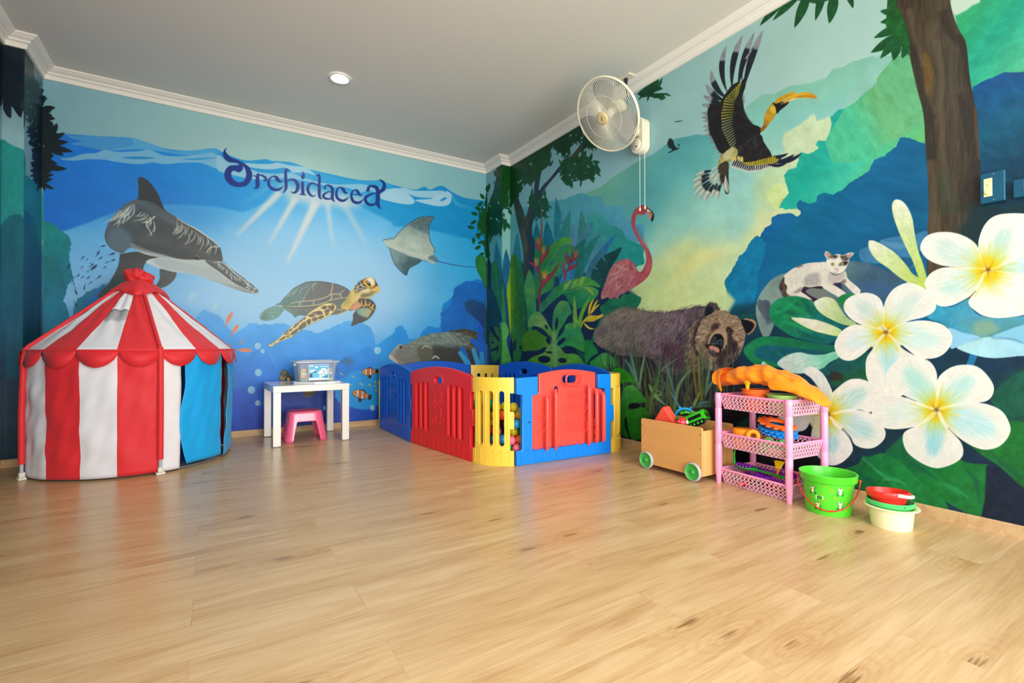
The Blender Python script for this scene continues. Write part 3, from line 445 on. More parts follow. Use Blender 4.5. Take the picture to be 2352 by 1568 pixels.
# little birds
fill(spl(T('F','1780,100 1800,70 1830,90 1840,130 1870,160 1885,145 1870,130 1885,122 1880,165 1840,180 1800,200 1780,200 1820,175 1785,150 1778,120'), True, 4), '#16282e'); stroke(T1('1549,281 1555,279 1558,280 1562,278 1568,279'), [1.5,2.5,1.5], '#2c4850')
# --- big trunk
TR = spl(T('I','345,-300 350,0 395,110 455,290 460,430 510,660 560,860 575,1100 590,1300 600,1568 590,1800 640,2200 1080,2200 1060,1700 1000,1560 990,1300 975,1080 960,830 940,760 905,560 880,330 830,230 790,130 760,0 740,-300'), True, 6)
m = fill(TR, mottled(grad((2070,0),(2260,0),'#362e22','#463c2c','#3e3a30','#2c2a28'), .10, 9, 5, 70, 0))
for s, w, c, a in (('570,400 600,560 590,720',(10,22,6),'#7a5a24',.6),('450,60 500,300 560,500',(14,10,8),'#6a5c48',.5),('700,80 760,250 860,330 900,600 930,760',(26,16,26,12,14),'#2c2620',.8),('480,330 540,650 600,900 620,1200',(16,12,24,30),'#2a2824',.8),('660,300 700,600 690,900 740,1500',(16,14,10,14),'#5a5444',.6),('840,700 900,900 930,1200 950,1500',(26,30,26,30),'#2e2a28',.8),('950,800 960,1000 980,1200',(4,6,4),'#6c4828',.8),('700,1300 760,1600',(30,40),'#3a4434',.5),('560,780 640,900',(16,18),'#2c2a28',.7),('800,350 780,600 800,900',(20,20,14),'#4c483c',.5),('380,0 440,60',(10,14),'#33281f',.8)):
    stroke(T('I', s), w, c, a, 4, m)
fur(m, 520, math.pi/2, 30, 1.4, ('#6a604c','#2a2622','#4c4434'), .35, True, .12, .08, 5)
fill(T1('2130,480 2260,470 2300,700 2352,900 2600,1000 2400,560 2300,480'), mottled(grad((2130,480),(2352,560),'#2c3024','#142c34','#0a2c40'), .1, 20, 6), .9, 12)
fill(T1('2255,150 2600,120 2600,520 2258,520 2250,300'), mottled(grad((2240,200),(2352,480),'#0a4a80','#0c5270','#0a4058','#082c40'), .08, 26, 62, 14), .0)
fill(rough(T1('2235,470 2300,475 2500,450 2500,580 2290,560 2180,600'),2,5,2), '#0e2c34', .8, 8)
ZO.update(U=(1180,520,7.84), V=(1180,680,7.84), Y=(1540,690,9.8), X=(1780,570,11.76))
fill(rough(T('U','480,1568 720,1150 1380,960 1560,1100 1700,1300 2200,1250 2352,1400 1700,2400 1500,2700 0,2700 0,1568'),2,6,3), mottled(grad((1200,700),(1450,860),'#0e2c50','#0d2340','#101c30'),.06,18,6), 1, 2)
def G(z, s, col, a=1., b=0, sm=4, amp=.07, sc=12):
    m = fill(spl(T(z, s), True, sm), mottled(col, amp, sc, len(s) % 50), a, b); return m
def vn(z, s, w, col, m, a=.8, b=.5): stroke(T(z, s), w, col, a, b, m)
# broad leaves and stalks
m = G('F','50,1150 90,1122 140,1150 160,1250 150,1430 100,1330 60,1250', '#1f7034'); vn('F','100,1130 125,1250 150,1400',[1,2,1],'#3c8c48',m)
m = G('F','195,1200 230,1180 260,1240 290,1380 310,1500 330,1900 240,1700 200,1500 185,1330', '#20724c'); vn('F','215,1200 250,1400 290,1700',[2,3,2],'#3c9468',m)
for k in range(8): vn('F','%d,%d %d,%d' % (220+k*7,1260+k*45,190+k*6,1210+k*45),[1.4,.6],'#2c8658',m); vn('F','%d,%d %d,%d' % (222+k*7,1260+k*45,275+k*6,1220+k*45),[1.4,.6],'#165c40',m)
m = G('F','150,1440 170,1400 230,1500 290,1700 300,1960 130,1900 150,1600', '#134a58'); 
m = G('U','400,400 500,250 560,300 590,400 560,600 480,700 400,600', '#1f7a38'); m = G('U','380,960 480,700 640,760 720,900 740,1000 690,1130 520,1230 420,1300 390,1100', grad((1230,600),(1280,660),'#157a3c','#3a8c3a'))
m = G('U','480,900 490,680 560,520 650,370 740,290 830,235 900,195 990,200 1045,240 1035,290 980,320 900,345 820,420 740,540 660,650 600,760 560,860', grad((1290,550),(1250,620),'#4c9430','#2c7c30','#1f8030'))
vn('U','1060,330 980,325 900,365 780,480 680,620 600,740 540,850',[2.4,2,1.4],'#8cb880',m,.9)
m = G('U','700,600 780,500 880,400 980,340 1060,335 1075,400 1050,470 1020,500 960,470 900,460 920,540 910,640 840,680 760,660', '#2f8440'); vn('U','790,500 900,480 960,600',[2,1],'#1a5c34',m)
m = G('U','560,840 640,720 760,650 820,660 840,740 810,850 760,920 700,880 620,860', '#3c8c40')
# far left bright banana leaf
m = G('F','330,1440 345,1350 360,1250 375,1130 400,1115 430,1150 470,1240 490,1400 500,1568 500,1900 380,1900 340,1568', grad((1170,0),(1200,0),'#6c9c24','#2c7a30','#246c30'), sc=8)
vn('F','400,1130 420,1300 450,1568 470,1800',[2,3,3],'#1d5c28',m,.8,1.2); vn('F','345,1360 350,1500 370,1800',[5,8,8],'#86a824',m,.6,2)
m = G('U','190,1120 220,950 275,780 310,810 360,930 385,1080 400,1250 410,1500 400,1568 300,1950 260,1900 230,1400', grad((1205,620),(1235,720),'#3c8c48','#529a4c','#2c8c54'))
# large arching banana leaf
m = G('U','600,1350 700,1140 800,1070 900,1010 1050,960 1180,930 1260,895 1330,910 1420,960 1500,1010 1555,1070 1540,1105 1450,1080 1300,1075 1130,1110 950,1180 800,1280 640,1420 540,1520 480,1500', grad((1270,690),(1370,640),'#2c7c44','#228a3c','#5c9c34','#2f8c38'))
for s in ('940,1160 980,1050 1040,970','1040,1130 1090,1030 1140,955','1180,1060 1230,970 1270,905','900,1170 930,1080 950,1020'): vn('U',s,[1.5,5,3],'#b4c060',m,.75,1)
for s in ('1260,1060 1320,990 1350,930','1000,1140 1040,1050 1080,970'): vn('U',s,[1.5,4,3],'#2c7c4c',m,.8,1)
m = G('U','900,1210 1050,1150 1250,1085 1400,1090 1500,1130 1535,1180 1480,1290 1400,1360 1300,1400 1200,1480 1100,1490 1000,1380 960,1290', grad((1330,650),(1310,710),'#4c9c50','#177848','#157444')); vn('U','1280,1100 1380,1160 1440,1240',[2,8,3],'#9cb83c',m,.8,2); vn('U','920,1190 1100,1130 1300,1085 1500,1110',[2,3,1],'#8cbc54',m,.9)
m = G('U','470,1400 600,1270 720,1130 760,1150 700,1300 640,1420 500,1560 450,1500', '#2c7c50'); vn('U','480,1390 560,1290 640,1180',[2,3,2],'#0c2c4c',m,.9)
stroke(T('U','580,1370 575,1300 590,1270'),[1,2,2],'#0c2c44')
# plants over the right: dark leaf under flamingo
m = G('U','1600,1568 1560,1450 1640,1400 1700,1330 1800,1290 1900,1300 1980,1220 2060,1230 2140,1205 2230,1250 2300,1290 2270,1400 2180,1500 2050,1600 1800,1900 1400,2100 1500,1800','#126848'); vn('U','1640,1500 1900,1440 2200,1330',[4,3,1],'#0e5440',m,.7,2); fill(T('U','1600,1600 1640,1430 1900,1450 1800,1800 1500,1950'),'#0f5a48',.6,4,m)
# monstera
def hole(z, x, y, rx, ry, rot, c='#0c2040'): k = ZO[z][2]; p = T(z, '%f,%f' % (x, y))[0]; fill(disc(p[0], p[1], rx/k, ry/k, rot), c)
MG = '#4c9444'
m = G('V','700,620 700,450 730,250 820,110 900,85 980,110 1020,200 1050,310 980,370 900,520 830,620 780,760 700,800', grad((1280,690),(1300,760),'#5c9c50','#2f8850','#4c9448'))
m = G('V','262,550 270,450 320,350 400,285 470,290 550,380 620,500 700,640 700,740 640,720 560,620 480,570 400,545 330,540', grad((1220,720),(1270,770),'#5a9c48','#7cae5c','#4c8c30'))
m = G('V','155,950 160,800 200,680 270,620 400,610 450,640 560,720 680,800 700,900 560,940 400,985 280,985 180,1000', grad((1200,760),(1270,800),'#4a8c14','#3f8018','#5c9c2c'))
m = G('V','760,800 860,680 920,540 1000,485 1100,490 1180,560 1240,680 1280,820 1290,1000 1200,980 1110,935 1000,900 900,920 800,960 740,900', grad((1290,740),(1340,800),'#4c9c4c','#2c8c50','#3c963c'))
stroke(T('V','900,760 1000,650 1140,720'),[8,10,8],'#2f9464',.7,3)
m = G('V','740,880 860,950 930,1030 1090,1040 1190,1090 1270,1200 1260,1300 700,1330 640,1200 600,1000 560,980 680,880', grad((1270,800),(1330,840),'#6ca45c','#5a9c38','#4ca02c'))
m = G('V','150,1300 260,1160 360,1090 500,1040 600,980 700,900 740,1000 720,1300', grad((1210,830),(1270,800),'#4c9c1c','#6ca44c'))
stroke(T('V','720,640 730,800 745,1000 760,1300'),[7,11,9,7],'#7cae70',.9,1)
for x, y, rx, ry, r in ((590,560,22,45,-.45),(490,640,85,28,.62),(775,495,25,112,.1),(860,640,30,110,.55),(627,808,38,60,-.5),(862,820,95,38,-.75),(540,950,55,22,-.45),(1000,965,125,62,.1),(645,1015,55,20,.05),(555,1140,112,65,.02),(880,1160,78,45,.12)): hole('V', x, y, rx, ry, r)
fill(T('V','190,1010 340,990 330,1080 200,1150'),'#0c2450',.9,1); fill(T('V','1110,940 1275,1040 1270,1200 1190,1090'),'#0f5440',1,.6)
m = G('V','1275,1000 1290,800 1380,810 1460,900 1520,1015 1440,1080 1370,1140 1330,1220 1290,1230', '#1d7c38'); m = G('V','1370,1225 1440,1140 1560,1050 1650,1020 1740,1060 1840,1150 1900,1250 1780,1290 1600,1330', grad((1370,820),(1410,830),'#2c8c34','#4ca04c','#2c8c2c')); m = G('V','1780,1320 1880,1295 2000,1310 2100,1390 2200,1540 2150,1600 1900,1560 1700,1400', grad((1400,850),(1460,870),'#2f9c1c','#44a418','#1c8414'))
# small column-side monstera and lower left leaves
m = G('Q','1110,1330 1115,1250 1150,1185 1190,1180 1220,1250 1250,1400 1220,1480 1150,1530 1130,1480', '#327c3c'); [hole('Q',*h) for h in ((1150,1230,14,60,-.4),(1190,1290,12,45,-.5),(1140,1335,18,9,.2),(1165,1400,50,12,-.5),(1190,1420,8,22,.3))]
m = G('Q','1210,1150 1240,1135 1280,1150 1305,1230 1280,1320 1310,1450 1340,1568 1220,1568 1240,1400 1235,1300', grad((1145,740),(1175,840),'#4c9c54','#3c8c3c')); m = G('V','0,470 60,540 110,680 100,900 60,1000 0,1010', '#2c7c44'); hole('V',25,890,20,105,.05)
m = G('V','0,1010 60,1000 100,940 150,1000 120,1140 60,1200 0,1200','#1f7440')
# yellow heliconia sprigs
for s, c in (('1090,590 1070,430 1072,200 1088,0 1120,120 1150,400 1170,500 1150,520','#6fa844'),('1160,500 1170,400 1230,230 1300,110 1385,5 1330,170 1260,330 1210,540','#5fa428'),('1345,330 1350,220 1380,130 1445,50 1400,190 1365,330','#d8b428'),('1370,330 1410,230 1460,130 1525,60 1470,190 1400,290','#d4b824'),('1380,330 1440,230 1500,170 1555,148 1480,230 1410,310','#d8bc2c'),('1215,590 1225,500 1290,400 1370,345 1480,350 1560,340 1740,225 1640,340 1500,430 1400,465 1300,460 1250,500','#d4b41c'),('1265,495 1300,500 1370,560 1440,585 1500,575 1420,605 1350,590 1300,550','#dcc040'),('1100,480 1180,560 1215,600 1200,520','#5c9c34')):
    m = fill(spl(T('V', s), True, 4), mottled(c,.08,6,3))
stroke(T('V','1240,500 1300,420 1400,370 1500,400'),[1,3,1],'#a4b82c',.8)
# red heliconias
RD = '#8c2630'
for s in ('460,1540 440,1300 455,1150 480,1030 540,930 600,890 700,820 760,740 830,640 780,770 700,900 640,980 560,1060 500,1150 480,1350','480,1010 460,900 430,800 370,720 310,680 262,630 330,650 400,700 450,720 480,800 490,960','460,740 470,640 500,540 560,470 610,430 660,310 640,440 600,540 540,610 490,700','390,310 440,330 480,380 490,500 460,440 410,380','492,400 480,250 500,0 520,0 510,250 500,480','470,760 480,600 495,450 500,600'):
    m = fill(spl(T('U', s), True, 4), mottled(RD,.1,6,2)); 
stroke(T('U','480,1130 540,1000 640,920 720,820'),[2,5,3,1],'#b05060',.7,1); stroke(T('U','300,660 380,710 430,790'),[1,3,1],'#b85864',.7,.6); stroke(T('U','500,600 540,520 600,460'),[1,4,1],'#c0606c',.7,.8); stroke(T('U','400,320 450,370 480,430'),[1,3,1],'#b85864',.7,.5); stroke(T('U','500,-420 505,-100 500,120 490,350'),[.8,2.5,3,2.5],'#8c3c30')
for s in ('900,1020 910,920 890,800 880,640 930,780 955,860 930,960','960,840 970,760 1050,700 1120,680 1180,630 1130,720 1050,780 980,810','985,720 950,620 920,480 970,580 995,660','1000,640 970,560 960,440 1010,550 1050,580 1060,460 1075,320 1080,540 1110,560 1200,520 1120,600 1060,650 1000,690 980,720'): fill(spl(T('U', s), True, 4), mottled('#7c2a30',.08,6,2))
stroke(T('U','900,800 930,900'),[2,4],'#b44858',.7,.6); stroke(T('U','1000,780 1100,710'),[3,2],'#b04454',.7,.6)
for cx, cy, sx, n, c in ((450,270,60,7,'#b06428'),(540,430,40,5,'#c08428'),(410,640,60,8,'#b09030'),(560,880,80,9,'#cc9c2c'),(1120,500,60,6,'#a85c24'),(910,700,30,3,'#a4502c')):
    for k in range(n):
        x = cx-sx*.5+sx*k/(n-1); stroke(T('U','%f,%f %f,%f' % (cx+(x-cx)*.4, cy+60, x+(x-cx)*.5, cy-70-20*math.sin(k*2.3))),[2.2,1],c,.95)
# flamingo
fill(spl(T('F','1180,1480 1220,1360 1260,1260 1310,1190 1380,1158 1440,1165 1480,1200 1510,1260 1540,1270 1580,1200 1585,1120 1560,1060 1510,980 1470,900 1452,840 1455,780 1480,720 1510,690 1560,670 1600,690 1610,720 1590,740 1550,760 1510,755 1490,800 1490,860 1520,940 1570,1020 1620,1100 1640,1180 1630,1260 1590,1330 1500,1400 1430,1440 1350,1480 1330,1520 1300,1500 1270,1525 1240,1500 1190,1520'), True, 5), mottled(grad((1380,650),(1500,600),'#b07078','#a85860','#a4404c'), .06, 10, 3))
mf = cover(spl(T('F','1180,1480 1220,1360 1260,1260 1310,1190 1380,1158 1440,1165 1480,1200 1510,1260 1500,1340 1430,1440 1350,1480 1300,1500 1240,1500'), True, 5))
fur(mf, 420, 2.0, 14, 3.2, ('#c08488','#9c4c54','#d09898','#a8606a','#b47070'), .6, True, .35, .4, 8); fur(mf, 90, 2.1, 20, 1.1, ('#6c2c38','#8c3c48'), .5, True, .3, .3, 9)
for s, w in (('1290,1200 1350,1230 1430,1260',(1,3,1)),('1250,1300 1330,1280 1400,1200',(1,3,1)),('1230,1400 1300,1330 1380,1290',(1,3,1))): stroke(T('F', s), w, '#dcaaa8', .8, .6, mf)
stroke(T('F','1475,860 1530,980 1600,1100 1615,1200 1580,1290'),[3,5,7,9,6],'#c06c74',.45,1.5); stroke(T('F','1500,870 1550,960 1610,1080 1635,1180'),[1,2,3,2],'#7c2c3c',.5,1.2); stroke(T('F','1490,780 1500,730 1560,690'),[2,4,3],'#c85c6c',.5,1)
fill(spl(T('F','1590,700 1620,710 1650,740 1658,780 1640,823 1625,800 1600,760'),True,4),'#1c1c20'); fill(spl(T('F','1590,708 1615,720 1640,745 1640,760 1625,800 1605,770 1592,740'),True,4),'#c88c74'); fill(spl(T('F','1592,708 1612,712 1625,735 1600,735'),True,4),'#d8c8b8'); stroke(T('F','1600,738 1625,745 1635,755'),[1,1.2,.6],'#2a2020')
fill(spl(T('G','1570,330 1650,315 1750,330 1850,400 1950,500 1980,560 1700,640 1620,600 1600,480'),True,4), mottled(grad((1720,720),(1760,800),'#0e4448','#0c2c44'),.06,16,3))
fill(T1('1700,780 1800,740 1960,820 1960,1000 1700,860'), '#0b3448', .9, 8)
fill(T1('1446,700 1480,664 1560,640 1640,640 1690,690 1660,740 1560,735 1480,722'), mottled(grad((1450,690),(1660,690),'#b4d08c','#c4d894','#bcd49c'),.03,18,3), .95, 5)
m = G('U','1600,1568 1560,1450 1640,1400 1700,1330 1800,1290 1900,1300 1980,1220 2060,1230 2140,1205 2230,1250 2300,1290 2270,1400 2180,1500 2050,1600 1800,1900','#126848'); vn('U','1640,1500 1900,1440 2200,1330',[4,3,1],'#0e5440',m,.7,2)
# bear body
fill(T('G','380,640 700,680 1300,700 1500,760 1480,1100 400,1100 470,760'), mottled(grad((1450,810),(1560,920),'#2a2628','#1c1c22','#141c24'),.1,12,5), .9, 5)
BB = spl(T('G','245,520 290,420 350,340 430,285 520,262 600,270 700,290 800,300 950,300 1080,265 1180,250 1260,250 1300,300 1300,700 1250,820 900,860 760,720 600,700 480,690 380,650 290,600'), True, 6)
mb = fill(rough(BB, 1.2, 3, 5), mottled(grad((1370,720),(1590,840),'#746c64','#6a5f56','#54465a','#34282e'), .12, 16, 5))
def fl(x, y): return .9+.9*np.clip((x-1370)/200, 0, 1)*.6
fur(mb, 2600, lambda x, y: 2.45-.5*((x-1370)/230.), 12, 1.7, ('#7c7268','#544a42','#887e70','#5c4e4c','#6a5f62','#9a9080'), .45, True, .22, .25, 12)
for s, w, c in (('1000,460 1050,560 1100,700',(20,60,40),'#2c1c30'),('1080,300 1130,380 1100,480',(10,40,20),'#3c2c34'),('860,600 950,700 1050,800',(30,60,60),'#3c2034'),('450,640 700,690 900,720',(20,40,60),'#2c2624')): fill(ribbon(T('G', s),[q_/3.92 for q_ in w]), c, .55, 7, mb)
fur(mb, 700, lambda x, y: 2.2, 13, 1.4, ('#a89c8a','#8c7c80','#5c4450'), .4, True, .25, .3, 13); fur(cover(ribbon(BB[20:90], [7,7], False)), 420, -.5, 4.5, 1.1, ('#5c5048','#746656','#4c4440'), .8, None, .5, .4, 14)
fur(cover(T('G','850,560 1080,560 1080,820 880,800')), 300, 2.0, 14, 2, ('#4c2438','#5c3448','#3a1c30'), .6, True, .3, .3, 15)
# bear head
HD = spl(T('Y','560,900 570,800 640,620 760,400 860,320 980,260 1100,220 1180,210 1350,280 1500,350 1600,480 1660,650 1690,800 1650,1000 1600,1150 1540,1260 1450,1400 1350,1450 1150,1568 900,1568 760,1400 640,1200 580,1050'), True, 5)
EL = T('Y','770,340 780,200 830,100 900,55 980,60 1060,120 1110,210 1100,300 960,320 850,380'); fill(rough(EL,.8,2,3),'#4a3e38'); fill(spl(T('Y','780,330 790,220 830,140 880,120 940,140 985,200 970,270 860,350 800,365'),True,4),'#0c1822',1,.5)
fur(cover(T('Y','880,60 1050,100 1110,220 1000,280 940,120')),120,-1.2,6,1.1,('#7a6a5c','#342a28'),.8,None,.5,.4,3)
ER = T('Y','1600,430 1700,400 1830,430 1930,500 1920,600 1860,700 1760,770 1690,740 1660,600'); fill(rough(ER,.8,2,3),'#a88064'); fill(spl(T('Y','1600,450 1680,435 1780,460 1870,510 1890,580 1840,670 1760,740 1700,735 1660,640'),True,4),'#0e0c10',1,.4)
mh = fill(rough(HD,1.2,2.5,6), mottled('#6c5a48',.08,12,4))
NK = cover(T('Y','340,1150 350,850 460,560 620,420 700,500 600,700 560,1000 640,1250 560,1568 400,1500'))
paint(NK,'#4c4038',.9); fur(NK,420,lambda x,y:2.1,11,1.6,('#8c7c68','#5c4c44','#a4947c','#3c302e'),.7,None,.3,.4,21)
fill(ribbon(T('Y','780,360 660,500 580,680 540,900 570,1100 640,1300'),[3,6,5,5,7,8]),'#241c24',.85,2)
def hd(x, y): return math.atan2(y-760, x-1655)
fur(mh, 1500, hd, 8.5, 1.6, ('#a08c70','#bca888','#7c6850','#8c7a64','#c8b496'), .75, True, .3, .4, 22)
def soft(s, c, a, b): fill(T('Y', s), c, a, b, mh)
soft('1260,1000 1400,950 1560,1100 1500,1400 1100,1568 1000,1400 1150,1200','#2c2024',.85,5); soft('1270,720 1380,720 1420,900 1540,960 1480,1100 1300,980','#241a20',.8,3); soft('800,800 960,720 900,950 800,1050','#4c3e38',.8,3)
soft('600,1050 760,1000 860,1250 900,1500 700,1400','#5c4c40',.6,5); soft('760,980 880,1000 880,1080 820,1080','#14100f',.95,1.5); soft('1100,1100 1250,1120 1200,1400 1050,1450','#332428',.8,4)
fur(mh, 500, lambda x, y: math.atan2(y-760, x-1655), 9, 1.2, ('#d0bea0','#9c8874','#5c4a44'), .5, T and cover(T('Y','600,400 1200,250 1650,600 1650,1000 1250,720 900,700 780,1000 600,1000')), .3, .3, 23)
fur(cover(T('Y','1200,1250 1500,1100 1560,1300 1350,1500 1100,1500')), 160, 1.7, 9, 1.3, ('#6c5a58','#8a7c74','#2c2022'), .6, mh, .4, .3, 24)
mz = fill(spl(T('Y','850,930 900,800 1000,680 1080,640 1180,650 1260,700 1280,850 1250,1000 1200,1100 1130,1110 1150,1000 1000,960 900,1000 860,1000'),True,5), mottled('#a08a6c',.06,8,3)); fur(cover(T('Y','1000,500 1200,480 1260,760 1200,760 1090,740 980,760')),160,-1.6,6,1.2,('#b8a488','#8c7860'),.7,mh,.2,.2,25)
soft('920,590 980,500 1110,500 1120,560 1080,640 980,690 900,720','#4a342c',.95,1.8); soft('1250,620 1310,580 1400,650 1440,720 1340,740 1270,710','#2c201e',.95,1.8)
for ex, ey in ((1010,600),(1330,680)): p = T('Y','%d,%d'%(ex,ey))[0]; stroke([p+[-7,2],p+[0,-3.5],p+[7,0]],[1,2,1],'#1c1412',.9); fill(disc(p[0],p[1],5.2,2.6,.25),'#140e10'); fill(disc(p[0]-.6,p[1]-.2,2.2,1.7),'#4c4048'); fill(disc(p[0]-1,p[1]-.8,.7),'#c8c0c8')
mn = fill(spl(T('Y','890,1000 910,900 960,800 1040,755 1110,755 1180,810 1210,900 1190,1040 1140,1100 1060,1010 960,990'),True,5),'#0c0c10'); fill(T('Y','930,850 1030,880 1050,970 900,990'),'#2c3c48',.8,2.5,mn); fill(T('Y','1090,920 1190,900 1180,1020 1120,1060'),'#303a46',.8,2,mn)
for s in ('960,830 1000,835 1040,880','1080,920 1130,890 1200,920','1055,900 1060,960 1080,1000','910,980 970,980 1040,970'): vn('Y',s,[1,1.6,.8],'#8c9cac',mn,.8,.4)
fill(spl(T('Y','860,1000 900,990 1060,1010 1140,1100 1110,1190 1050,1270 960,1270 880,1180'),True,4),'#140c10'); fill(spl(T('Y','880,1030 960,1020 1060,1060 1105,1110 1090,1180 1030,1160 960,1120 890,1110'),True,4),'#bc8474'); fill(spl(T('Y','860,1130 900,1110 980,1150 1060,1210 1050,1260 960,1265 890,1220'),True,4),'#42383c'); stroke(T('Y','880,1130 950,1140 1040,1200'),[1,2,1],'#8c8c98',.8,.5); stroke(T('Y','840,1150 870,1230 1000,1285'),[1,1.6,1],'#a08868',.8,.4)
# grasses
r = np.random.RandomState(31)
for k in range(330):
    x = r.uniform(1385, 1700); y = r.uniform(900, 1040); h = r.uniform(50, 175)*(1 if x < 1640 else .8); a = r.randn()*18; w = r.uniform(1.5, 5.5)
    c = ['#2c4840','#1c3444','#3f5c3c','#52683c','#2a3c34','#485c50','#1a2c38','#5c7448'][r.randint(8)]
    stroke([(x, y), (x+a*.3, y-h*.5), (x+a, y-h)], [w, w*.8, .4], c, .8)
for z, s, w, c in (('L','300,640 260,560 330,450 400,420 280,340',(3,6,5,1),'#5c8c54'),('G','980,1200 990,1080 1020,960 1080,870 1140,815',(7,8,6,1),'#5f8c5c'),('G','900,1140 830,1080 770,1000 745,945',(2,7,6,1),'#6c9c6c'),('G','1040,1180 980,1080 930,1000',(5,5,1),'#5c94a0'),('G','1150,1150 1180,1080 1225,980',(7,7,1),'#84a85c'),('G','1130,1160 1300,1150 1380,1220 1420,1290',(2,7,7,4),'#5c8c5c'),('G','1200,1150 1220,1120 1280,1110',(8,8,4),'#4c8c84'),('G','1250,1060 1300,960 1350,890 1405,850',(2,6,5,1),'#4c9484'),('G','670,1000 620,880 570,780 520,720',(6,7,6,1),'#4c7c6c'),('G','640,930 620,830 600,740 580,660',(5,6,4,1),'#5c8878'),('G','665,960 680,850 700,740 712,660',(4,6,4,1),'#6c8c68'),('G','980,1050 950,930 920,830 890,740',(2,6,5,1),'#4c7868'),('G','1260,1040 1280,900 1305,720',(4,7,1),'#5c8c64'),('G','1230,1100 1210,960 1190,690',(6,6,3),'#6c7c34'),('G','1180,1080 1160,900 1135,660',(5,6,2),'#6c6c34'),('G','870,1020 890,940 760,900',(1,5,1),'#3c6454'),('G','830,850 900,790 1010,715',(1,5,1),'#5c7458'),('G','760,1250 770,1080 850,850',(9,8,2),'#4c6c34'),('G','960,1200 930,1000 910,850',(8,7,1),'#4a6438'),('G','1060,1200 1090,1050 1140,930',(8,8,2),'#46583c'),('G','700,1240 740,1100 690,880',(7,7,1),'#3c5838'),('G','1340,1100 1370,960 1390,900',(4,4,1),'#54745c')):
    stroke(T(z, s), w, c, .95)
# monstera at right of pen
m = G('G','500,1060 530,980 600,960 650,1000 700,1060 725,1110 640,1120 570,1130 580,1180 700,1160 740,1220 760,1290 680,1440 560,1430 500,1400 470,1300', grad((1430,880),(1480,1000),'#4c9c4c','#2c8428','#1c7420')); hole('G',620,1145,52,26,-.1,'#101c1c'); stroke(T('G','540,1250 545,1330 575,1430'),[5,6,3],'#101c18')
m = G('G','430,810 500,808 570,850 630,940 560,930 500,940 440,900','#2f8c1c')
# --- hornbill
HB = '#16202c'
def fe(z, b, t, w, c, tipc=None, tip=.3, bend=.0):
    b = T(z, b)[0]; t = T(z, t)[0]; m = leaf(b, t, w, mottled(c,.05,5,2), None, bend, None, .6)
    if tipc is not None: d = t-b; q_ = b+d*(1-tip); n = np.array([-d[1], d[0]]); fill([q_+n, t+d*.1+n, t+d*.1-n, q_-n], mottled(tipc,.08,5,3), 1, .7, m)
for b, t, w, tp, bd in (('520,640','690,105',15,.3,-.04),('480,620','620,122',13,.28,-.05),('440,620','522,150',14,.3,-.08),('410,640','390,232',13,.3,-.12),('420,680','264,435',14,.3,-.14),('520,560','605,260',6,.3,-.12),('400,690','220,545',14,.38,-.12),('390,720','200,640',14,.38,-.05),('400,750','185,715',12,.3,0),('400,790','183,785',11,.28,0),('400,820','183,820',11,.28,0),('400,840','197,850',11,.25,0),('400,870','197,895',11,.25,0),('410,890','203,930',11,.22,0),('420,910','212,970',11,.2,0),('430,930','235,1000',10,.2,0),('440,950','255,1030',10,.18,0),('450,1000','278,1070',10,.2,0),('460,1020','290,1090',10,.2,0),('470,1040','310,1115',9,.18,0),('480,1050','330,1138',9,.16,0)):
    fe('H', b, t, w, HB, '#8c949c', tp, bd)
fill(spl(T('H','370,640 400,600 430,560 480,530 510,530 540,490 545,560 520,640 525,700 545,790 600,870 660,900 640,960 560,1010 470,1060 400,1100 340,1110 300,1050 280,1000 250,940 240,870 240,740 330,700'), True, 5), mottled('#16181c',.12,7,3))
for k in range(26):
    t_ = k/25.; a0 = T('H','%f,%f' % (np.interp(t_,[0,.3,.5,.7,1],[505,370,345,350,425]), np.interp(t_,[0,.3,.7,1],[530,670,920,1070])))[0]; a1 = T('H','%f,%f' % (np.interp(t_,[0,.3,.5,.7,1],[480,455,445,435,470]), np.interp(t_,[0,.3,.7,1],[640,690,880,1020])))[0]
    stroke([a0, a1], [4.5, 1.5] if t_ < .4 else [3.6, 1.4], '#aaa83c' if t_ < .6 else '#8c9468', .85)
    stroke([a0+[2,3], a1+[4,2]], [1.6,.8], '#20241c', .8)
for s in ('620,900 560,880 480,900 380,960','600,870 520,800 460,790 360,790','560,820 500,720 470,700 400,700','530,700 520,620 480,560'): stroke(T('H', s), [3,2,1], '#30363a', .7, .8)
fill(spl(T('H','770,700 740,730 700,810 690,880 640,960 700,920 740,870 790,800 800,740'), True, 4), mottled(grad((1740,280),(1780,250),'#8c5c14','#c09020','#ac8c20'), .08, 7, 3)); fill(spl(T('H','740,740 790,720 795,770 770,790'),True,3),'#d4c040',.8,1)
fill(spl(T('H','765,700 800,700 850,690 900,690 880,720 830,760 800,790 790,740'),True,4),'#14161a'); fill(spl(T('H','780,700 800,670 860,635 942,607 935,635 880,660 840,690 800,705'),True,4), mottled('#c89420',.06,6,3)); fill(spl(T('H','855,690 900,650 980,620 1060,615 1110,635 1127,665 1050,660 980,665 900,690 860,705'),True,4), grad((1820,212),(1830,235),'#d8b83c','#cc9018')); stroke(T('H','860,700 900,680 990,650 1060,645 1125,662'),[.8,1.2,.8],'#7c4c14'); stroke(T('H','880,692 930,672 980,660'),[1,3,1],'#e8e0b4'); fill(disc(*T('H','840,708')[0],2,1.7),'#8c8c84')
fill(T('H','600,900 670,900 660,1000 480,1120 400,1090 540,1000'), '#1a1a1e')
fill(spl(T('H','640,960 560,1010 500,1060 440,1090 480,1160 560,1170 640,1140 690,1100 750,1110 720,1060 680,1000'), True, 4), mottled('#26262a',.12,6,3))
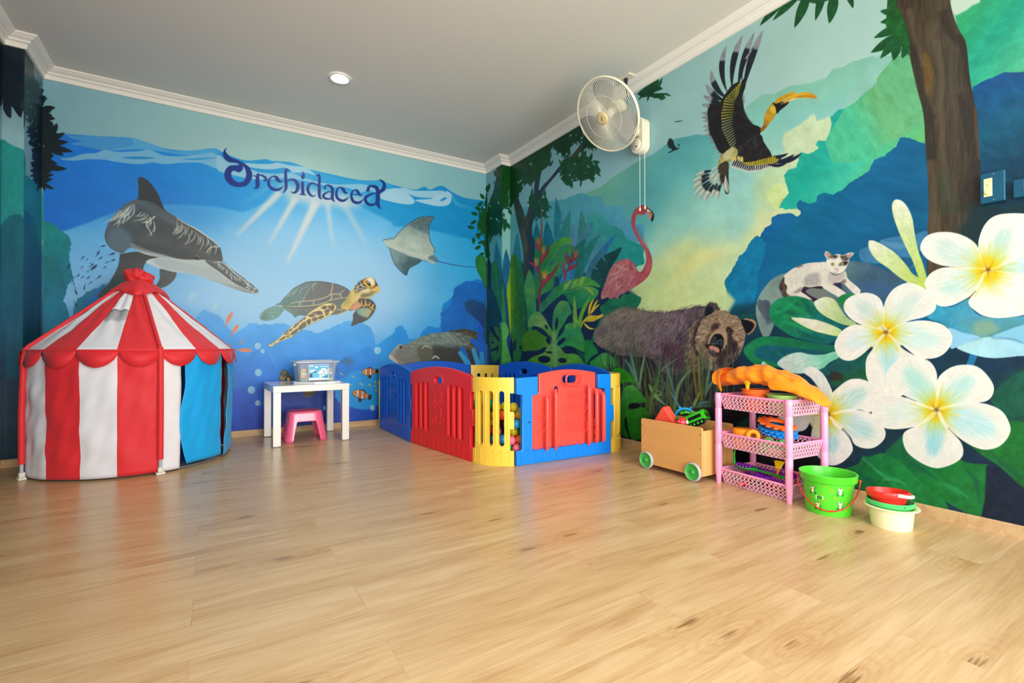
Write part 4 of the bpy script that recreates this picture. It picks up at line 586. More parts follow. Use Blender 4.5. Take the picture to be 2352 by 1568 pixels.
for k in range(24):
    x = 430+k*17; y0_ = 1180+10*math.sin(k)+ (-20 if k>14 else 0); x1_ = 430+k*16.5; y1_ = np.interp(k,[0,8,14,23],[1240,1280,1270,1215])
    fe('H','%f,%f'%(x+40 if k<12 else x+10,1130),'%f,%f'%(x1_,y1_),6,'#c4c4bc' if k%1==0 else HB)
    stroke(T('H','%f,%f %f,%f'%(x+40 if k<12 else x+10,1150,x1_+6,y1_-25)),[5,2.4],HB)
for b, t, w in (('700,1130','895,1112',8),('740,1180','945,1120',9),('740,1185','1005,1110',9),('700,1190','880,1195',7)): fe('H', b, t, w, '#181c38', '#20242c', .2, .12)
fill(spl(T('H','500,1170 600,1180 700,1150 760,1130 810,1165 790,1190 700,1205 560,1210'), True, 4), mottled('#a8a028',.1,5,3)); 
for k in range(16): stroke(T('H','%d,1130 %d,1205'%(540+k*17,520+k*18)),[1.6,1.2],'#2a2c18',.85)
fill(spl(T('H','660,960 700,1050 760,1130 700,1155 600,1180 520,1180 500,1100'), True, 4), mottled('#1c1c1e',.12,6,3)); fur(cover(T('H','440,1060 660,960 720,1100 560,1150 470,1150')),100,2.4,9,1.2,('#4c4c50','#0c0c0e'),.8,None,.3,.3,5)
fill(spl(T('H','330,1150 380,1100 440,1060 480,1090 470,1140 420,1180 370,1220 320,1220'), True, 4), mottled('#a09c60',.12,6,3)); fill(spl(T('H','360,1140 420,1080 450,1080 420,1150 380,1170'),True,3),'#c8c4a0',.8,1)
for x in (440,460,490,515): fill(disc(*T('H','%d,%d'%(x,1150+5*(x%3)))[0],3.5,6,-.3),'#ccc070'); stroke(T('H','%d,1135 %d,1170'%(x+8,x+12)),[1,1],'#5c5028')
fill(spl(T('H','320,1220 400,1180 405,1300 410,1430 380,1440 360,1350 340,1400 330,1300'), True, 4), '#2c2824')
for b, t, w, bk in (('340,1220','265,1250',5,0),('330,1240','135,1295',8,1),('330,1260','103,1350',9,1),('330,1270','103,1405',10,1),('330,1290','120,1455',9,1),('335,1290','150,1495',9,1),('340,1300','205,1508',10,1),('345,1300','270,1480',8,1),('350,1310','315,1490',9,1),('380,1260','400,1440',11,0),('360,1220','250,1340',7,0),('370,1230','290,1360',7,0)):
    B_, T_ = T('H', b)[0], T('H', t)[0]; m = leaf(B_, T_, w, mottled('#c8c8b4',.06,5,2), None, .03, '#7c9090', .7)
    if bk: d = T_-B_; n = np.array([-d[1], d[0]]); fill([B_+d*.35+n, B_+d*.62+n, B_+d*.62-n, B_+d*.35-n], '#10202c', 1, .6, m)
fill(spl(T('H','330,1220 400,1190 400,1260 370,1300 330,1280'),True,4),'#3c3428',.9,1)
# --- rocks & cat
m = G('J','870,540 940,500 1040,470 1080,430 1250,400 1340,395 1480,357 1480,480 1400,560 1380,640 1340,690 1180,665 1050,650 900,630','#35709a', amp=.06, sc=20); fill(T('J','1060,600 1200,590 1380,600 1340,690 1180,665'),'#155078',.9,3,m); vn('J','1040,440 1200,490 1400,470',[2,14,8],'#5488aa',m,.7,3)
m = G('J','0,1300 -60,1100 -40,960 30,850 100,780 220,730 400,700 700,660 790,625 900,640 1010,660 1100,700 1200,740 1290,800 1230,840 1180,870 1120,980 1060,1000 700,1100 200,1100 60,1300', grad((1760,620),(1960,720),'#7c9890','#6c8484','#54747c','#34546c'), amp=.06, sc=22)
fill(spl(T('J','0,980 60,990 80,1100 60,1170 0,1110 -40,1040'),True,4),'#4c5c6c'); fill(T('J','-60,1000 60,990 100,1180 40,1200'),'#3c4858',.6,3); fill(T('J','780,840 1000,800 1180,850 1150,950 900,960 860,900'),'#34587c',.85,5,m); fill(T('J','380,890 520,860 640,960 700,1000 560,1000 420,960'),'#6c7470',.9,3,m)
fill(spl(T('Y','1980,0 2050,0 2156,230 2156,400 2050,260 1990,120'),True,3), '#4c5c64')
fill(spl(T('X','1000,1020 1250,1000 1300,1090 1200,1100 1000,1080 860,1130 850,1200 1000,1300 1200,1400 1050,1440 850,1300 720,1200 760,1030'),True,4),'#2c2434'); fill(T('X','1560,960 1780,900 1850,1160 1700,1080'),'#2c2c48',1,1)
cb = spl(T('X','250,900 250,760 320,680 450,580 580,510 800,430 950,400 1200,385 1400,390 1700,650 1900,620 1960,800 2050,900 2200,1020 2310,1130 2300,1210 2220,1260 2130,1220 2000,1100 1850,950 1720,930 1560,970 1700,1060 1850,1160 1920,1230 1800,1280 1720,1330 1650,1280 1500,1200 1340,1100 1260,1030 1150,1030 950,1060 800,1040 760,1080 720,1180 850,1270 1000,1390 860,1370 600,1290 450,1290 350,1240 300,1180 340,1080 300,980'), True, 5)
mc = fill(cb, mottled('#cfcec2',.03,10,3)); fill(T('X','780,800 950,700 1200,650 1250,980 1000,1040 800,1020'),'#8c8e8e',.75,4,mc); fill(T('X','1430,700 1700,720 1900,640 1900,800 1650,960 1500,960 1420,850'),'#a09e98',.7,4,mc); fill(T('X','480,1220 700,1050 760,1080 720,1180'),'#6a5c5c',.7,2.5,mc); fill(T('X','1750,930 1900,830 1940,920 1850,960'),'#5c4c40',.8,1.5,mc)
fur(mc, 420, 2.2, 5, .9, ('#9c9c94','#e4e2d8','#7c7c7a','#b8b8ac'), .55, True, .4, .3, 4)
fill(spl(T('X','260,780 200,850 130,970 120,1080 180,1220 250,1340 390,1300 330,1230 310,1130 330,1020 260,940'), True, 4), mottled('#483c36',.2,5,3)); fill(spl(T('X','570,530 650,480 770,460 740,490 620,530'),True,3),'#4c3c34',.9,.6)
hd_ = spl(T('X','1380,400 1400,290 1350,200 1360,110 1410,85 1480,130 1560,190 1700,160 1850,190 1960,140 2080,118 2140,150 2080,220 2020,300 1990,400 1930,540 1850,640 1700,690 1560,670 1430,600 1370,500'), True, 5)
fill(T('X','1400,560 1560,720 1700,730 1880,640 1900,560 1700,700 1560,660'),'#3a3836',.85,2.5)
mh = fill(hd_, mottled('#d4d4ca',.03,8,2)); fill(spl(T('X','1460,110 1560,180 1700,200 1680,260 1600,290 1440,250 1480,180'),True,4),'#2c2420',.9,1,mh); fill(spl(T('X','1380,220 1370,130 1420,100 1480,140 1540,210 1440,240 1400,260'),True,4),'#b08c84',1,.5,mh); fill(spl(T('X','1750,200 1870,210 1950,180 2040,260 1960,320 1830,340 1790,260'),True,4),'#241e1e',.95,1,mh); fill(spl(T('X','1920,210 2040,140 2130,130 2070,210 2010,280 1940,250'),True,4),'#a8888a',1,.5,mh)
fill(spl(T('X','1720,480 1770,410 1850,370 1970,350 1960,430 1900,470 1840,460 1760,470'),True,4),'#1c1a28',1,.5,mh); fill(T('X','1450,240 1420,300 1450,330'),'#3c3430',.8,.8,mh)
for ex, ey in ((1562,438),(1822,425)): p = T('X','%d,%d'%(ex,ey))[0]; fill(disc(p[0],p[1],4.4,3.6,.2),'#2c2818'); fill(disc(p[0],p[1],3.7,2.9,.2),'#c0b440'); fill(disc(p[0],p[1],.8,2.2),'#1c1c10')
fill(spl(T('X','1610,565 1660,540 1720,560 1690,600 1650,610'),True,3),'#c49c90'); stroke(T('X','1650,400 1640,500 1640,560'),[1,2,2],'#c8b4a8',.6,.6); stroke(T('X','1590,650 1650,655 1700,640'),[.5,1,.5],'#4c4440'); stroke(T('X','1700,550 1730,600 1680,650'),[1,2,1],'#8c8884',.8,.6)
for s in ('1480,240 1560,330','1530,230 1600,310','1800,350 1880,230','1820,340 1920,260','1470,280 1500,320','1560,230 1620,290'): stroke(T('X', s), [.6,.9], '#dce0e0', .85)
# --- big leaves at centre right
def bigleaf(z, s, c, vs, vc, hl=None, dk=None):
    m = fill(spl(T(z, s), True, 5), mottled(c,.06,14,len(s)%30))
    for v in (dk or ()): fill(ribbon(T(z, v),[2,12,4]),'#0b5040',.6,2.2,m)
    for v in (hl or ()): fill(ribbon(T(z, v),[2,11,4]),'#1aa05c',.55,2.2,m)
    for v in vs: stroke(T(z, v),[2.2,1],vc,.7,.7,m)
    return m
bigleaf('J','62,1100 80,1020 150,965 250,945 350,950 430,980 470,1030 600,1120 700,1180 780,1250 760,1300 640,1350 560,1370 400,1340 260,1300 150,1230 90,1180', grad((1770,700),(1920,780),'#14885a','#107048','#0e6460','#0c5a60'),('450,1130 300,1120 150,1140','470,1140 600,1250 700,1330'),'#3ca878',('100,1100 200,1060 300,980','150,1170 300,1200 450,1280','200,1000 330,1060 420,1130'),('250,960 320,1040 400,1120','340,960 400,1030 440,1110','120,1050 220,1080 330,1120','300,1240 400,1300 560,1340'))
bigleaf('J','665,975 720,930 800,920 830,930 760,960 735,1010 730,1060 690,1010', '#1c7840', (), '#3ca878'); bigleaf('G','1600,650 1640,590 1740,530 1850,520 2000,532 2200,570 2500,620 2600,700 2352,780 2000,800 1750,785 1660,740', grad((1710,800),(1920,800),'#14804c','#0f6c48','#0d5c50'),('640,1400 300,1420 0,1440 -140,1450',),'#3c9c74',('-100,1370 50,1370 200,1400',),('-60,1340 60,1400 120,1430','-100,1500 50,1460 150,1450'))
bigleaf('K','0,-20 200,-10 560,30 700,0 900,60 850,150 700,200 500,215 300,180 100,120 -60,60', grad((1760,800),(2000,850),'#0e5c68','#0c4c58','#0e5448'),(),'#3c9c74',('100,20 200,100','250,60 330,150'),('350,120 480,180',))
bigleaf('K','940,380 940,200 900,170 800,160 600,220 540,280 600,330 760,360', '#10503c', (), '#3c9c74'); fill(T('K','940,180 1000,200 1010,380 940,400'),'#1c1c1c',.9,3); fill(T('K','540,180 640,200 640,260 540,260'),'#2c2420',.8,3)
fill(T1('1700,900 2352,880 2600,1000 2600,1400 1420,1400 1500,1000'), mottled(grad((1850,950),(2352,1150),'#0c2430','#0e3444','#0e2440'), .08, 26, 8), .95, 10); fill(T1('1480,960 1900,900 1920,1300 1480,1300'), mottled('#10161c',.1,16,4), .9, 10)
bigleaf('G','1500,1400 1520,1340 1600,1270 1700,1230 1800,1240 1900,1300 2000,1350 2000,1500 1500,1500','#0d4434',(), '#3c9c74')
bigleaf('K','620,980 760,930 800,860 850,870 960,840 1100,900 1250,1010 1400,1130 1500,1300 1560,1450 1300,1400 1000,1250 800,1130 640,1080', grad((1960,1060),(2180,1200),'#0e6034','#1a7c3a','#126c34'),('800,880 1000,1050 1250,1250 1500,1400','960,1050 1100,1060 1200,1150','1100,1200 1200,1180 1300,1230'),'#5ca878',('880,960 1000,1030 1150,1090','1200,1230 1300,1270 1400,1340'),('760,1000 850,1060 950,1150',))
bigleaf('K','980,840 1100,720 1200,640 1300,700 1600,900 1790,930 1800,960 1790,1150 1760,1350 1600,1300 1400,1180 1200,1000 1100,900', grad((2060,1000),(2260,1180),'#0f5c3c','#107030','#136c34'),('1400,1080 1500,1120 1600,1200',),'#4c9c68',('1420,1060 1550,1130 1650,1200',),('1100,850 1250,950 1400,1050','1600,950 1700,1050 1740,1250'))
bigleaf('K','1600,720 1700,740 1980,580 2091,560 2500,500 2500,1400 2091,1120 1900,950 1750,850', grad((2230,1000),(2352,1080),'#0f5c34','#126a2c','#10602c'),(),'#4c9c68',(),('1800,800 1950,950 2091,1050'.replace(';',' '),))
fill(T('K','1790,940 1900,960 2100,1130 2500,1400 2500,1700 1740,1400 1780,1200'), mottled('#101f34',.08,16,4), 1, 2); fill(T('K','1380,120 1560,100 1700,150 1850,200 1980,180 2091,150 2300,100 2300,600 1950,580 1850,430 1700,400'), mottled(grad((2150,850),(2352,960),'#0d3444','#0c3448','#0d4438'),.08,20,4), .9, 4)
bigleaf('K','1830,420 1870,330 1980,240 2091,180 2400,100 2400,500 2091,540 1950,560','#0e5040',(), '#4c9c68')
# far flower (pale blue) and stems
m = fill(spl(T('J','1480,1130 1560,1020 1700,1040 1870,960 1880,1050 2000,1130 2352,1120 2700,1000 2700,1600 2352,1440 2100,1500 1900,1470 1750,1400 1700,1400 1680,1250 1600,1180'), True, 4), mottled(grad((2150,720),(2352,800),'#2c8cac','#4c98b4','#3c98c0'), .06, 22, 3))
fill(T('J','1720,1120 1900,1160 2352,1130 2352,1250 2000,1320 1850,1280'),'#4c8c94',.7,10,m); fill(T('J','1900,1180 2050,1150 2150,1260 2000,1310 1900,1290'),'#8ca47c',.6,8,m)
fill(spl(T('J','1740,1400 1850,1350 2000,1310 2200,1330 2352,1370 2600,1420 2600,1500 2352,1480 2100,1500 1900,1470'),True,4), mottled(grad((2200,780),(2352,810),'#a4d4dc','#94c8dc'),.03,20,2)); fill(spl(T('J','1670,1235 1800,1270 1960,1310 1870,1350 1750,1400 1690,1405'),True,4),'#84bcdc'); fill(spl(T('J','2070,1310 2200,1250 2352,1200 2600,1150 2600,1400 2352,1370 2200,1330'),True,4),'#78b8d4'); stroke(T('J','1880,1350 2000,1310 2150,1250 2352,1180'),[1,3,2],'#4c7c7c',.7,1); stroke(T('J','1900,1470 1880,1530 1860,1568'),[18,16,16],'#1c6c9c'); stroke(T('J','2060,1320 2250,1330 2352,1370'),[2,3,2],'#386c84',.7,1)
# --- buds
def bud(z, s, tipx, col=('#d6dccc','#b4cc84','#a4c048'), edge='#b4cc5c', hl=None):
    P_ = T(z, s); m = fill(spl(P_, True, 6), mottled(grad(P_[0], P_[len(P_)//2], *col), .04, 8, 3)); stroke(P_[:len(P_)//2], [1.6,2.6,1.2], edge, .8, .8, m); fur(m, 60, math.atan2(*(P_[len(P_)//2]-P_[0])[::-1]), 22, .8, ('#e4e8dc','#b0b8a0'), .5, True, .06, .05, 6); return m
bud('J','1185,80 1165,130 1180,230 1230,370 1290,500 1350,620 1400,760 1440,830 1470,870 1478,780 1440,640 1400,530 1370,380 1350,250 1310,150 1260,90 1220,73',0)
bud('J','955,450 960,520 1020,610 1130,690 1230,770 1330,830 1420,860 1470,880 1440,800 1350,740 1300,670 1200,560 1100,490 1020,450 980,440',0)
bud('J','465,1000 490,1060 560,1120 680,1180 780,1210 850,1195 760,1130 700,1050 660,990 620,960 560,950 500,970',0,('#cdd6c4','#b4c890','#8cb070'),'#a4cc7c'); bud('J','258,1140 330,1190 450,1250 600,1290 690,1300 720,1260 640,1210 500,1160 380,1140 300,1135',0,('#ccd2bc','#d0d4c0','#a8c878'),'#b8d048')
bud('J','145,1568 150,1520 230,1470 330,1447 420,1465 540,1470 660,1440 690,1490 600,1540 520,1600 300,1640',0,('#c4d4cc','#b0d0c8','#6cc0a4'),'#8cd0c0'); bud('G','1765,755 1790,750 1830,800 1800,830 1765,800',0,('#a4d4c8','#8cc8c0','#7cc0b4'))
# --- plumerias
def flower(z, petals, c, shade, R=60, hearts=(), stripes=110):
    C_ = T(z, c)[0]; fill(disc(C_[0], C_[1], R*.75), '#ccd0a8', 1, 3)
    for s, sh in petals:
        P_ = spl(T(z, s), True, 6); m = fill(P_, mottled('#d9dcd4',.02,14,3)); ctr = P_.mean(0); d = C_-ctr; u = -d/np.hypot(*d)
        e = math.atan2(u[1], u[0]); far = np.hypot(*d)
        if sh: fill(disc(*(ctr+d*.35), far*.75, far*.3, e), sh, .75, far*.13, m); fill(disc(*(ctr+u*far*.1), far*.35, far*.16, e+.15), sh, .5, far*.1, m)
        fur(m, stripes, lambda x, y: math.atan2(y-C_[1], x-C_[0]), far*.42, 1.3, ('#e6e8e0','#bcd0cc','#ccd4ce','#f0f0ea'), .5, True, .06, .1, len(s)%20)
        paint(blurm(cover(disc(C_[0], C_[1], R*.62)), R*.3), '#bccc50', .75, m); fur(cover(disc(C_[0], C_[1], R*.75)), 60, lambda x, y: math.atan2(y-C_[1], x-C_[0]), R*.34, 2.4, ('#d4bc20','#dcc828','#c8c04c'), .4, m, .1, .1, 3)
        paint(blurm(cover(disc(C_[0], C_[1], R*.42)), R*.15), '#d8b80c', .9, m)
        fill(ribbon(P_, [1.1,1.1], False), '#eef0ea', .7)
        q2 = C_+u*R*.2
        stroke([C_, C_+u*far*.9+np.array([-u[1],u[0]])*far*.03], [2.4,.6], shade, .35, 1., m)
    for s in hearts: stroke(T(z, s), [3.2,3,1], '#e6ead8', .95, .5)
    fill(disc(C_[0], C_[1], 6, 4.4), '#8c6014', .9, 1.4); 
    for a in range(5): stroke([C_, C_+np.array([math.cos(a*1.26+.3), math.sin(a*1.26+.3)])*R*.3], [2.2,.5], '#7c4c14', .8, .5)
BL = '#9cd0d4'
flower('J', [('2040,700 2200,640 2352,560 2700,500 2800,700 2700,800 2352,760 2180,735','#a4d0d0'),('1945,520 1950,430 1990,320 2060,240 2160,205 2330,200 2450,230 2600,400 2400,560 2200,640 2050,705 2000,680 1960,600','#a8ccc0'),('1430,540 1425,480 1470,410 1560,372 1700,370 1830,410 1930,490 1970,620 2000,690 1900,690 1740,680 1600,660 1490,610','#b4d0c8'),('2010,730 2100,720 2352,745 2600,800 2500,1050 2352,1110 2150,1137 2000,1120 1900,1060 1858,1010 1870,960 1930,890 1980,800',None),('1465,850 1480,780 1540,720 1650,685 1850,690 2000,700 1990,760 1950,840 1880,930 1800,980 1700,1025 1600,1030 1530,980','#b0d4cc')], '2030,705', '#7c9c8c', 74, ('2352,580 2200,640 2080,700','2000,735 1960,800 1900,920'))
flower('J', [('1085,1190 1090,1060 1120,960 1180,880 1260,835 1330,825 1430,860 1520,930 1560,1010 1540,1080 1450,1130 1330,1160 1240,1200 1140,1250','#bcd4cc'),('1020,1230 940,1210 850,1180 780,1130 735,1060 745,990 810,940 900,915 980,920 1050,960 1085,1030 1090,1120 1085,1190','#b4ccc8'),('1100,1260 1040,1330 960,1410 880,1480 800,1520 720,1510 670,1460 650,1380 690,1290 760,1225 850,1200 960,1215 1040,1240','#bcd8dc'),('1120,1280 1180,1340 1280,1430 1400,1490 1460,1510 1300,1800 1150,1860 1040,1830 950,1700 930,1600 940,1500 1000,1410 1060,1340','#9cd0d8'),('1140,1265 1230,1200 1350,1170 1480,1165 1620,1200 1690,1270 1705,1340 1670,1420 1600,1480 1500,1505 1400,1490 1280,1400 1180,1320','#b8dcd8')], '1110,1268', '#8cb4b4', 62, ('1700,0 1701,0',) and ())
flower('K', [('520,530 540,430 560,360 600,320 680,260 760,245 850,270 930,330 940,370 920,450 860,510 780,490 640,500','#9ccac8'),('540,540 640,500 760,495 860,520 930,590 980,660 970,730 900,790 820,800 740,770 700,700 620,610','#9ccccc'),('530,545 580,620 660,680 710,760 715,830 640,910 550,937 480,900 400,800 400,640 480,580','#94c8cc'),('500,540 400,560 320,660 100,640 140,540 300,520 470,530',None),('520,520 500,400 400,250 330,190 380,150 440,170 500,230 560,360 540,430','#c8d4d0')], '524,530', '#8cb0ac', 62, ('570,525 640,505 760,490','540,545 590,610 680,690 712,780','520,500 525,440','500,560 470,610'))
flower('K', [('1385,470 1400,350 1400,260 1440,200 1520,150 1620,133 1720,150 1800,220 1850,310 1830,390 1760,430 1600,440 1480,480','#a4d4d0'),('1370,480 1250,430 1140,380 1040,310 1000,240 1010,170 1070,110 1160,80 1260,80 1340,110 1390,190 1395,290 1390,400','#9cd4cc'),('1380,510 1330,570 1240,620 1100,645 990,640 900,600 875,520 890,430 940,375 1040,370 1150,400 1280,450','#c8dcd4'),('1400,520 1440,600 1520,680 1590,760 1603,850 1550,910 1450,950 1370,955 1260,910 1160,830 1125,740 1140,670 1240,620 1340,570','#84c8d4'),('1420,490 1500,460 1650,435 1800,450 1920,510 1980,620 1970,700 1900,780 1800,810 1700,790 1580,720 1480,620','#a0d4dc')], '1392,492', '#84b4b8', 66, ('1150,400 1280,460 1370,485','1395,250 1405,350 1392,450','1430,485 1530,455 1640,440','1410,520 1450,600 1560,720','1370,510 1300,580 1240,620'))
# socket surround strokes
for k in range(26): y = 398+rng.rand()*84; x = 2262+rng.rand()*90; stroke([(x,y),(x+18,y-4)],[1,2.4],'#164c60' if k%3 else '#2c5c60',.5,.6)
# --- left column, its side and the left wall
L0 = T1
def LC(s, col, a=1., b=0): return fill(T1(s), col, a, b)
LC('-160,-460 99,-460 99,1400 -160,1400', mottled(grad((0,200),(0,420),'#6a8c98','#8cb4bc','#8cbcbc'), .02, 40, 3))
fill(rough(T1('-160,330 10,322 20,330 55,345 60,400 99,430 99,1400 -160,1400'),1.5,5,3), mottled(grad((0,330),(0,800),'#208f8c','#1f8a8c','#186c80','#134e70'),.05,18,4,40,.1))
fill(rough(T1('10,425 55,428 56,600 10,600'),1.2,5,5),mottled('#1f9290',.05,14,4),.8)
fill(rough(T1('-160,520 0,515 12,505 30,488 50,492 57,505 70,520 85,560 99,590 99,1400 -160,1400'),1.8,4,6), mottled(grad((0,500),(0,1000),'#0f6474','#0e5c74','#0c3c5c','#0a2436'),.06,16,5,60,.05))
fill(T1('57,480 75,500 90,560 99,585 99,820 57,820'), mottled(grad((0,480),(0,800),'#10627c','#0f5484','#0a3450'),.06,14,5,60,.05), .9, 2)
fill(T1('-160,840 0,870 40,862 99,850 99,1400 -160,1400'), mottled(grad((-20,870),(60,1060),'#2c4058','#34505c','#0e2a3a'),.08,20,6), .7, 10)
fill(T1('15,700 57,690 57,860 15,875'), mottled(grad((0,700),(0,860),'#0f5068','#15808c'),.06,12,4,50,.05), .5, 4)
r = np.random.RandomState(5)
for k in range(40): x = r.uniform(56,96); stroke([(x, 830), (x+r.randn()*2, 780), (x+r.randn()*6, r.uniform(700,780))],[2.5,2,.4],'#0c3444' if k%2 else '#10484c',.6)
stroke(T1('99,440 99,1000'),[2.4,1.6],'#6cb0ac',.6,.8); stroke(T1('55,480 55,1040'),[1.2,1.6],'#4c94a4',.5,.6); stroke(T1('13,870 14,1040'),[1.6,1.6],'#4c7c8c',.6,.6)
# dark hanging leaves
DK = '#0a2430'
fill(T1('-160,-460 10,-460 10,100 6,240 -4,250 -160,240'), DK); fill(spl(T('A','25,420 215,470 215,960 205,1000 190,1060 150,1020 108,960 105,1010 100,1065 60,1040 35,990 28,940'),True,3), mottled('#0a1e2c',.1,18,3)); fill(T('A','25,300 215,380 215,960 110,950 28,930'), mottled('#0a1e2c',.1,18,3))
fill(T1('55,100 76,130 80,180 70,200 72,230 62,260 55,300'), '#12383c'); 
for c, rr, n, sz, cl, sd in (((72,205),15,22,13,'#10282e',1),((84,228),16,26,15,DK,2),((85,262),19,30,17,DK,3),((90,300),18,28,16,'#0a2028',4),((100,310),22,34,20,'#0a242a',5),((97,340),16,26,18,'#0a2028',6),((98,372),15,26,20,'#0a2228',7),((96,400),11,20,17,'#0a2028',8),((97,420),8,12,13,'#0a2028',9),((62,240),10,14,12,'#16383c',10)):
    clump(c, rr, n, sz, cl, sd)
for b, t in (('370,980','500,968'),('370,1040','500,1070'),('370,1100','480,1110'),('400,1250','525,1145'),('420,1260','588,1195'),('430,1270','618,1280'),('430,1300','660,1365'),('430,1310','580,1400'),('390,1400','490,1400'),('400,1460','460,1450'),('390,1490','605,1520'),('380,900','412,900'),('340,850','372,795')): leaf(T('A',b)[0], T('A',t)[0], 14, '#0a2229', None, .04)
for b, t in (('340,0','490,5'),('360,50','480,45'),('360,70','490,135'),('330,0','345,70'),('310,-60','380,130')): leaf(T('B',b)[0], T('B',t)[0], 9, '#0a2229', None, .04)
for s in '235,640 280,690 255,830 260,915 335,915 285,965 320,1025 295,1090 325,1115 240,1060 330,1180 350,1300 320,1250 300,1268 395,1318'.split():
    c = T('A', s)[0]; a = r.rand()*3; fill(disc(c[0], c[1], 2.2, 1.1, 1.2+a*.3), '#86b0b8')
# ---------------------------------------------------------------- camera and helpers
SC = bpy.context.scene; COL = SC.collection
CAM = np.array([-2.870055, -4.9349584, .8]); FPX, YAW, PIT, ROL = 1111.87, -.5624481, .0095836, .0011024
def RM(ax, a): return Matrix.Rotation(a, 3, ax)
RC = RM('Z', YAW) @ RM('X', PIT) @ RM('Y', ROL)
RCn = np.array(RC)
cd = bpy.data.cameras.new('camera'); co = bpy.data.objects.new('camera', cd); COL.objects.link(co)
cd.sensor_width = 36; cd.lens = FPX/2352*36; cd.clip_start = .02
co.matrix_world = Matrix.Translation(CAM) @ (RC @ RM('X', math.pi/2)).to_4x4(); SC.camera = co
SC.view_settings.view_transform = 'Standard'; SC.view_settings.look = 'None'; SC.view_settings.gamma = 1; SC.view_settings.use_curve_mapping = False
def lin(c):
    c = hx(c).astype(float); return tuple(np.where(c <= .04045, c/12.92, ((c+.055)/1.055)**2.4))+(1.,)
MATS = {}
def mat(name, col, rough=.5, spec=.5, metal=0., bump=0., bscale=60., var=0., vscale=4., sub=0., trans=0., alpha=1., emis=None, estr=1., sheen=0., stretch=None, coat=0.):
    if name in MATS: return MATS[name]
    m = bpy.data.materials.new(name); m.use_nodes = True; nt = m.node_tree; b = nt.nodes['Principled BSDF']
    b.inputs['Base Color'].default_value = lin(col); b.inputs['Roughness'].default_value = rough; b.inputs['Specular IOR Level'].default_value = spec; b.inputs['Metallic'].default_value = metal
    b.inputs['Coat Weight'].default_value = coat
    if sub: b.inputs['Subsurface Weight'].default_value = sub; b.inputs['Subsurface Radius'].default_value = (.02, .01, .006); b.inputs['Subsurface Scale'].default_value = .5
    if trans: b.inputs['Transmission Weight'].default_value = trans
    if alpha < 1: b.inputs['Alpha'].default_value = alpha
    if sheen: b.inputs['Sheen Weight'].default_value = sheen
    if emis: b.inputs['Emission Color'].default_value = lin(emis); b.inputs['Emission Strength'].default_value = estr
    tc = nt.nodes.new('ShaderNodeTexCoord'); mp = nt.nodes.new('ShaderNodeMapping'); nt.links.new(tc.outputs['Object'], mp.inputs[0])
    if stretch: mp.inputs['Scale'].default_value = stretch
    n = nt.nodes.new('ShaderNodeTexNoise'); n.inputs['Scale'].default_value = vscale; n.inputs['Detail'].default_value = 4; nt.links.new(mp.outputs[0], n.inputs['Vector'])
    if var:
        mx = nt.nodes.new('ShaderNodeMix'); mx.data_type = 'RGBA'; l = np.array(lin(col))
        mx.inputs[6].default_value = tuple(np.clip(l*(1-var), 0, 1)[:3])+(1,); mx.inputs[7].default_value = tuple(np.clip(l*(1+var), 0, 1)[:3])+(1,)
        nt.links.new(n.outputs['Fac'], mx.inputs[0]); nt.links.new(mx.outputs[2], b.inputs['Base Color'])
    if bump:
        n2 = nt.nodes.new('ShaderNodeTexNoise'); n2.inputs['Scale'].default_value = bscale; n2.inputs['Detail'].default_value = 3; nt.links.new(mp.outputs[0], n2.inputs['Vector'])
        bp = nt.nodes.new('ShaderNodeBump'); bp.inputs['Strength'].default_value = bump; bp.inputs['Distance'].default_value = .01; nt.links.new(n2.outputs['Fac'], bp.inputs['Height']); nt.links.new(bp.outputs[0], b.inputs['Normal'])
    MATS[name] = m; return m
def link(name, me, m, parent=None, smooth=None, loc=None):
    o = bpy.data.objects.new(name, me); COL.objects.link(o)
    if m is not None:
        for q_ in (m if isinstance(m, (list, tuple)) else [m]): me.materials.append(q_)
    if parent is not None: o.parent = parent
    if loc is not None: o.location = loc
    if smooth is not None:
        me.shade_smooth() if smooth >= 180 else smooth_by_angle(me, smooth)
    return o
def smooth_by_angle(me, deg):
    me.shade_smooth()
    n = len(me.edges); 
    if n == 0: return
    me.set_sharp_from_angle(angle=math.radians(deg))
def obj(name, bm, m, parent=None, smooth=40, loc=None, bevel=0., seg=2, sub=0, solid=0.):
    me = bpy.data.meshes.new(name); bmesh.ops.recalc_face_normals(bm, faces=bm.faces); bm.to_mesh(me); bm.free()
    o = link(name, me, m, parent, smooth, loc)
    if solid: s = o.modifiers.new('solid', 'SOLIDIFY'); s.thickness = solid; s.offset = 0
    if bevel: b = o.modifiers.new('bevel', 'BEVEL'); b.width = bevel; b.segments = seg; b.limit_method = 'ANGLE'; b.angle_limit = math.radians(40)
    if sub: s = o.modifiers.new('sub', 'SUBSURF'); s.levels = s.render_levels = sub
    return o
def tag(o, label, cat, group=None, kind=None):
    if label: o['label'] = label
    if cat: o['category'] = cat
    if group: o['group'] = group
    if kind: o['kind'] = kind
    return o
def thing(name, label, cat, loc=(0, 0, 0), rz=0., group=None, rot=None):
    o = bpy.data.objects.new(name, None); COL.objects.link(o); o.location = loc; o.rotation_euler = rot or (0, 0, rz); o.empty_display_size = .05
    return tag(o, label, cat, group)
def struct(o): o['kind'] = 'structure'; return o
def box(bm, x0, x1, y0, y1, z0, z1, M=None):
    vs = [bm.verts.new((x, y, z)) for x in (x0, x1) for y in (y0, y1) for z in (z0, z1)]
    for f in ((0,1,3,2),(4,6,7,5),(0,4,5,1),(2,3,7,6),(0,2,6,4),(1,5,7,3)): bm.faces.new([vs[i] for i in f])
    if M is not None: bmesh.ops.transform(bm, matrix=M, verts=vs)
    return vs
def newbox(*a): bm = bmesh.new(); box(bm, *a); return bm
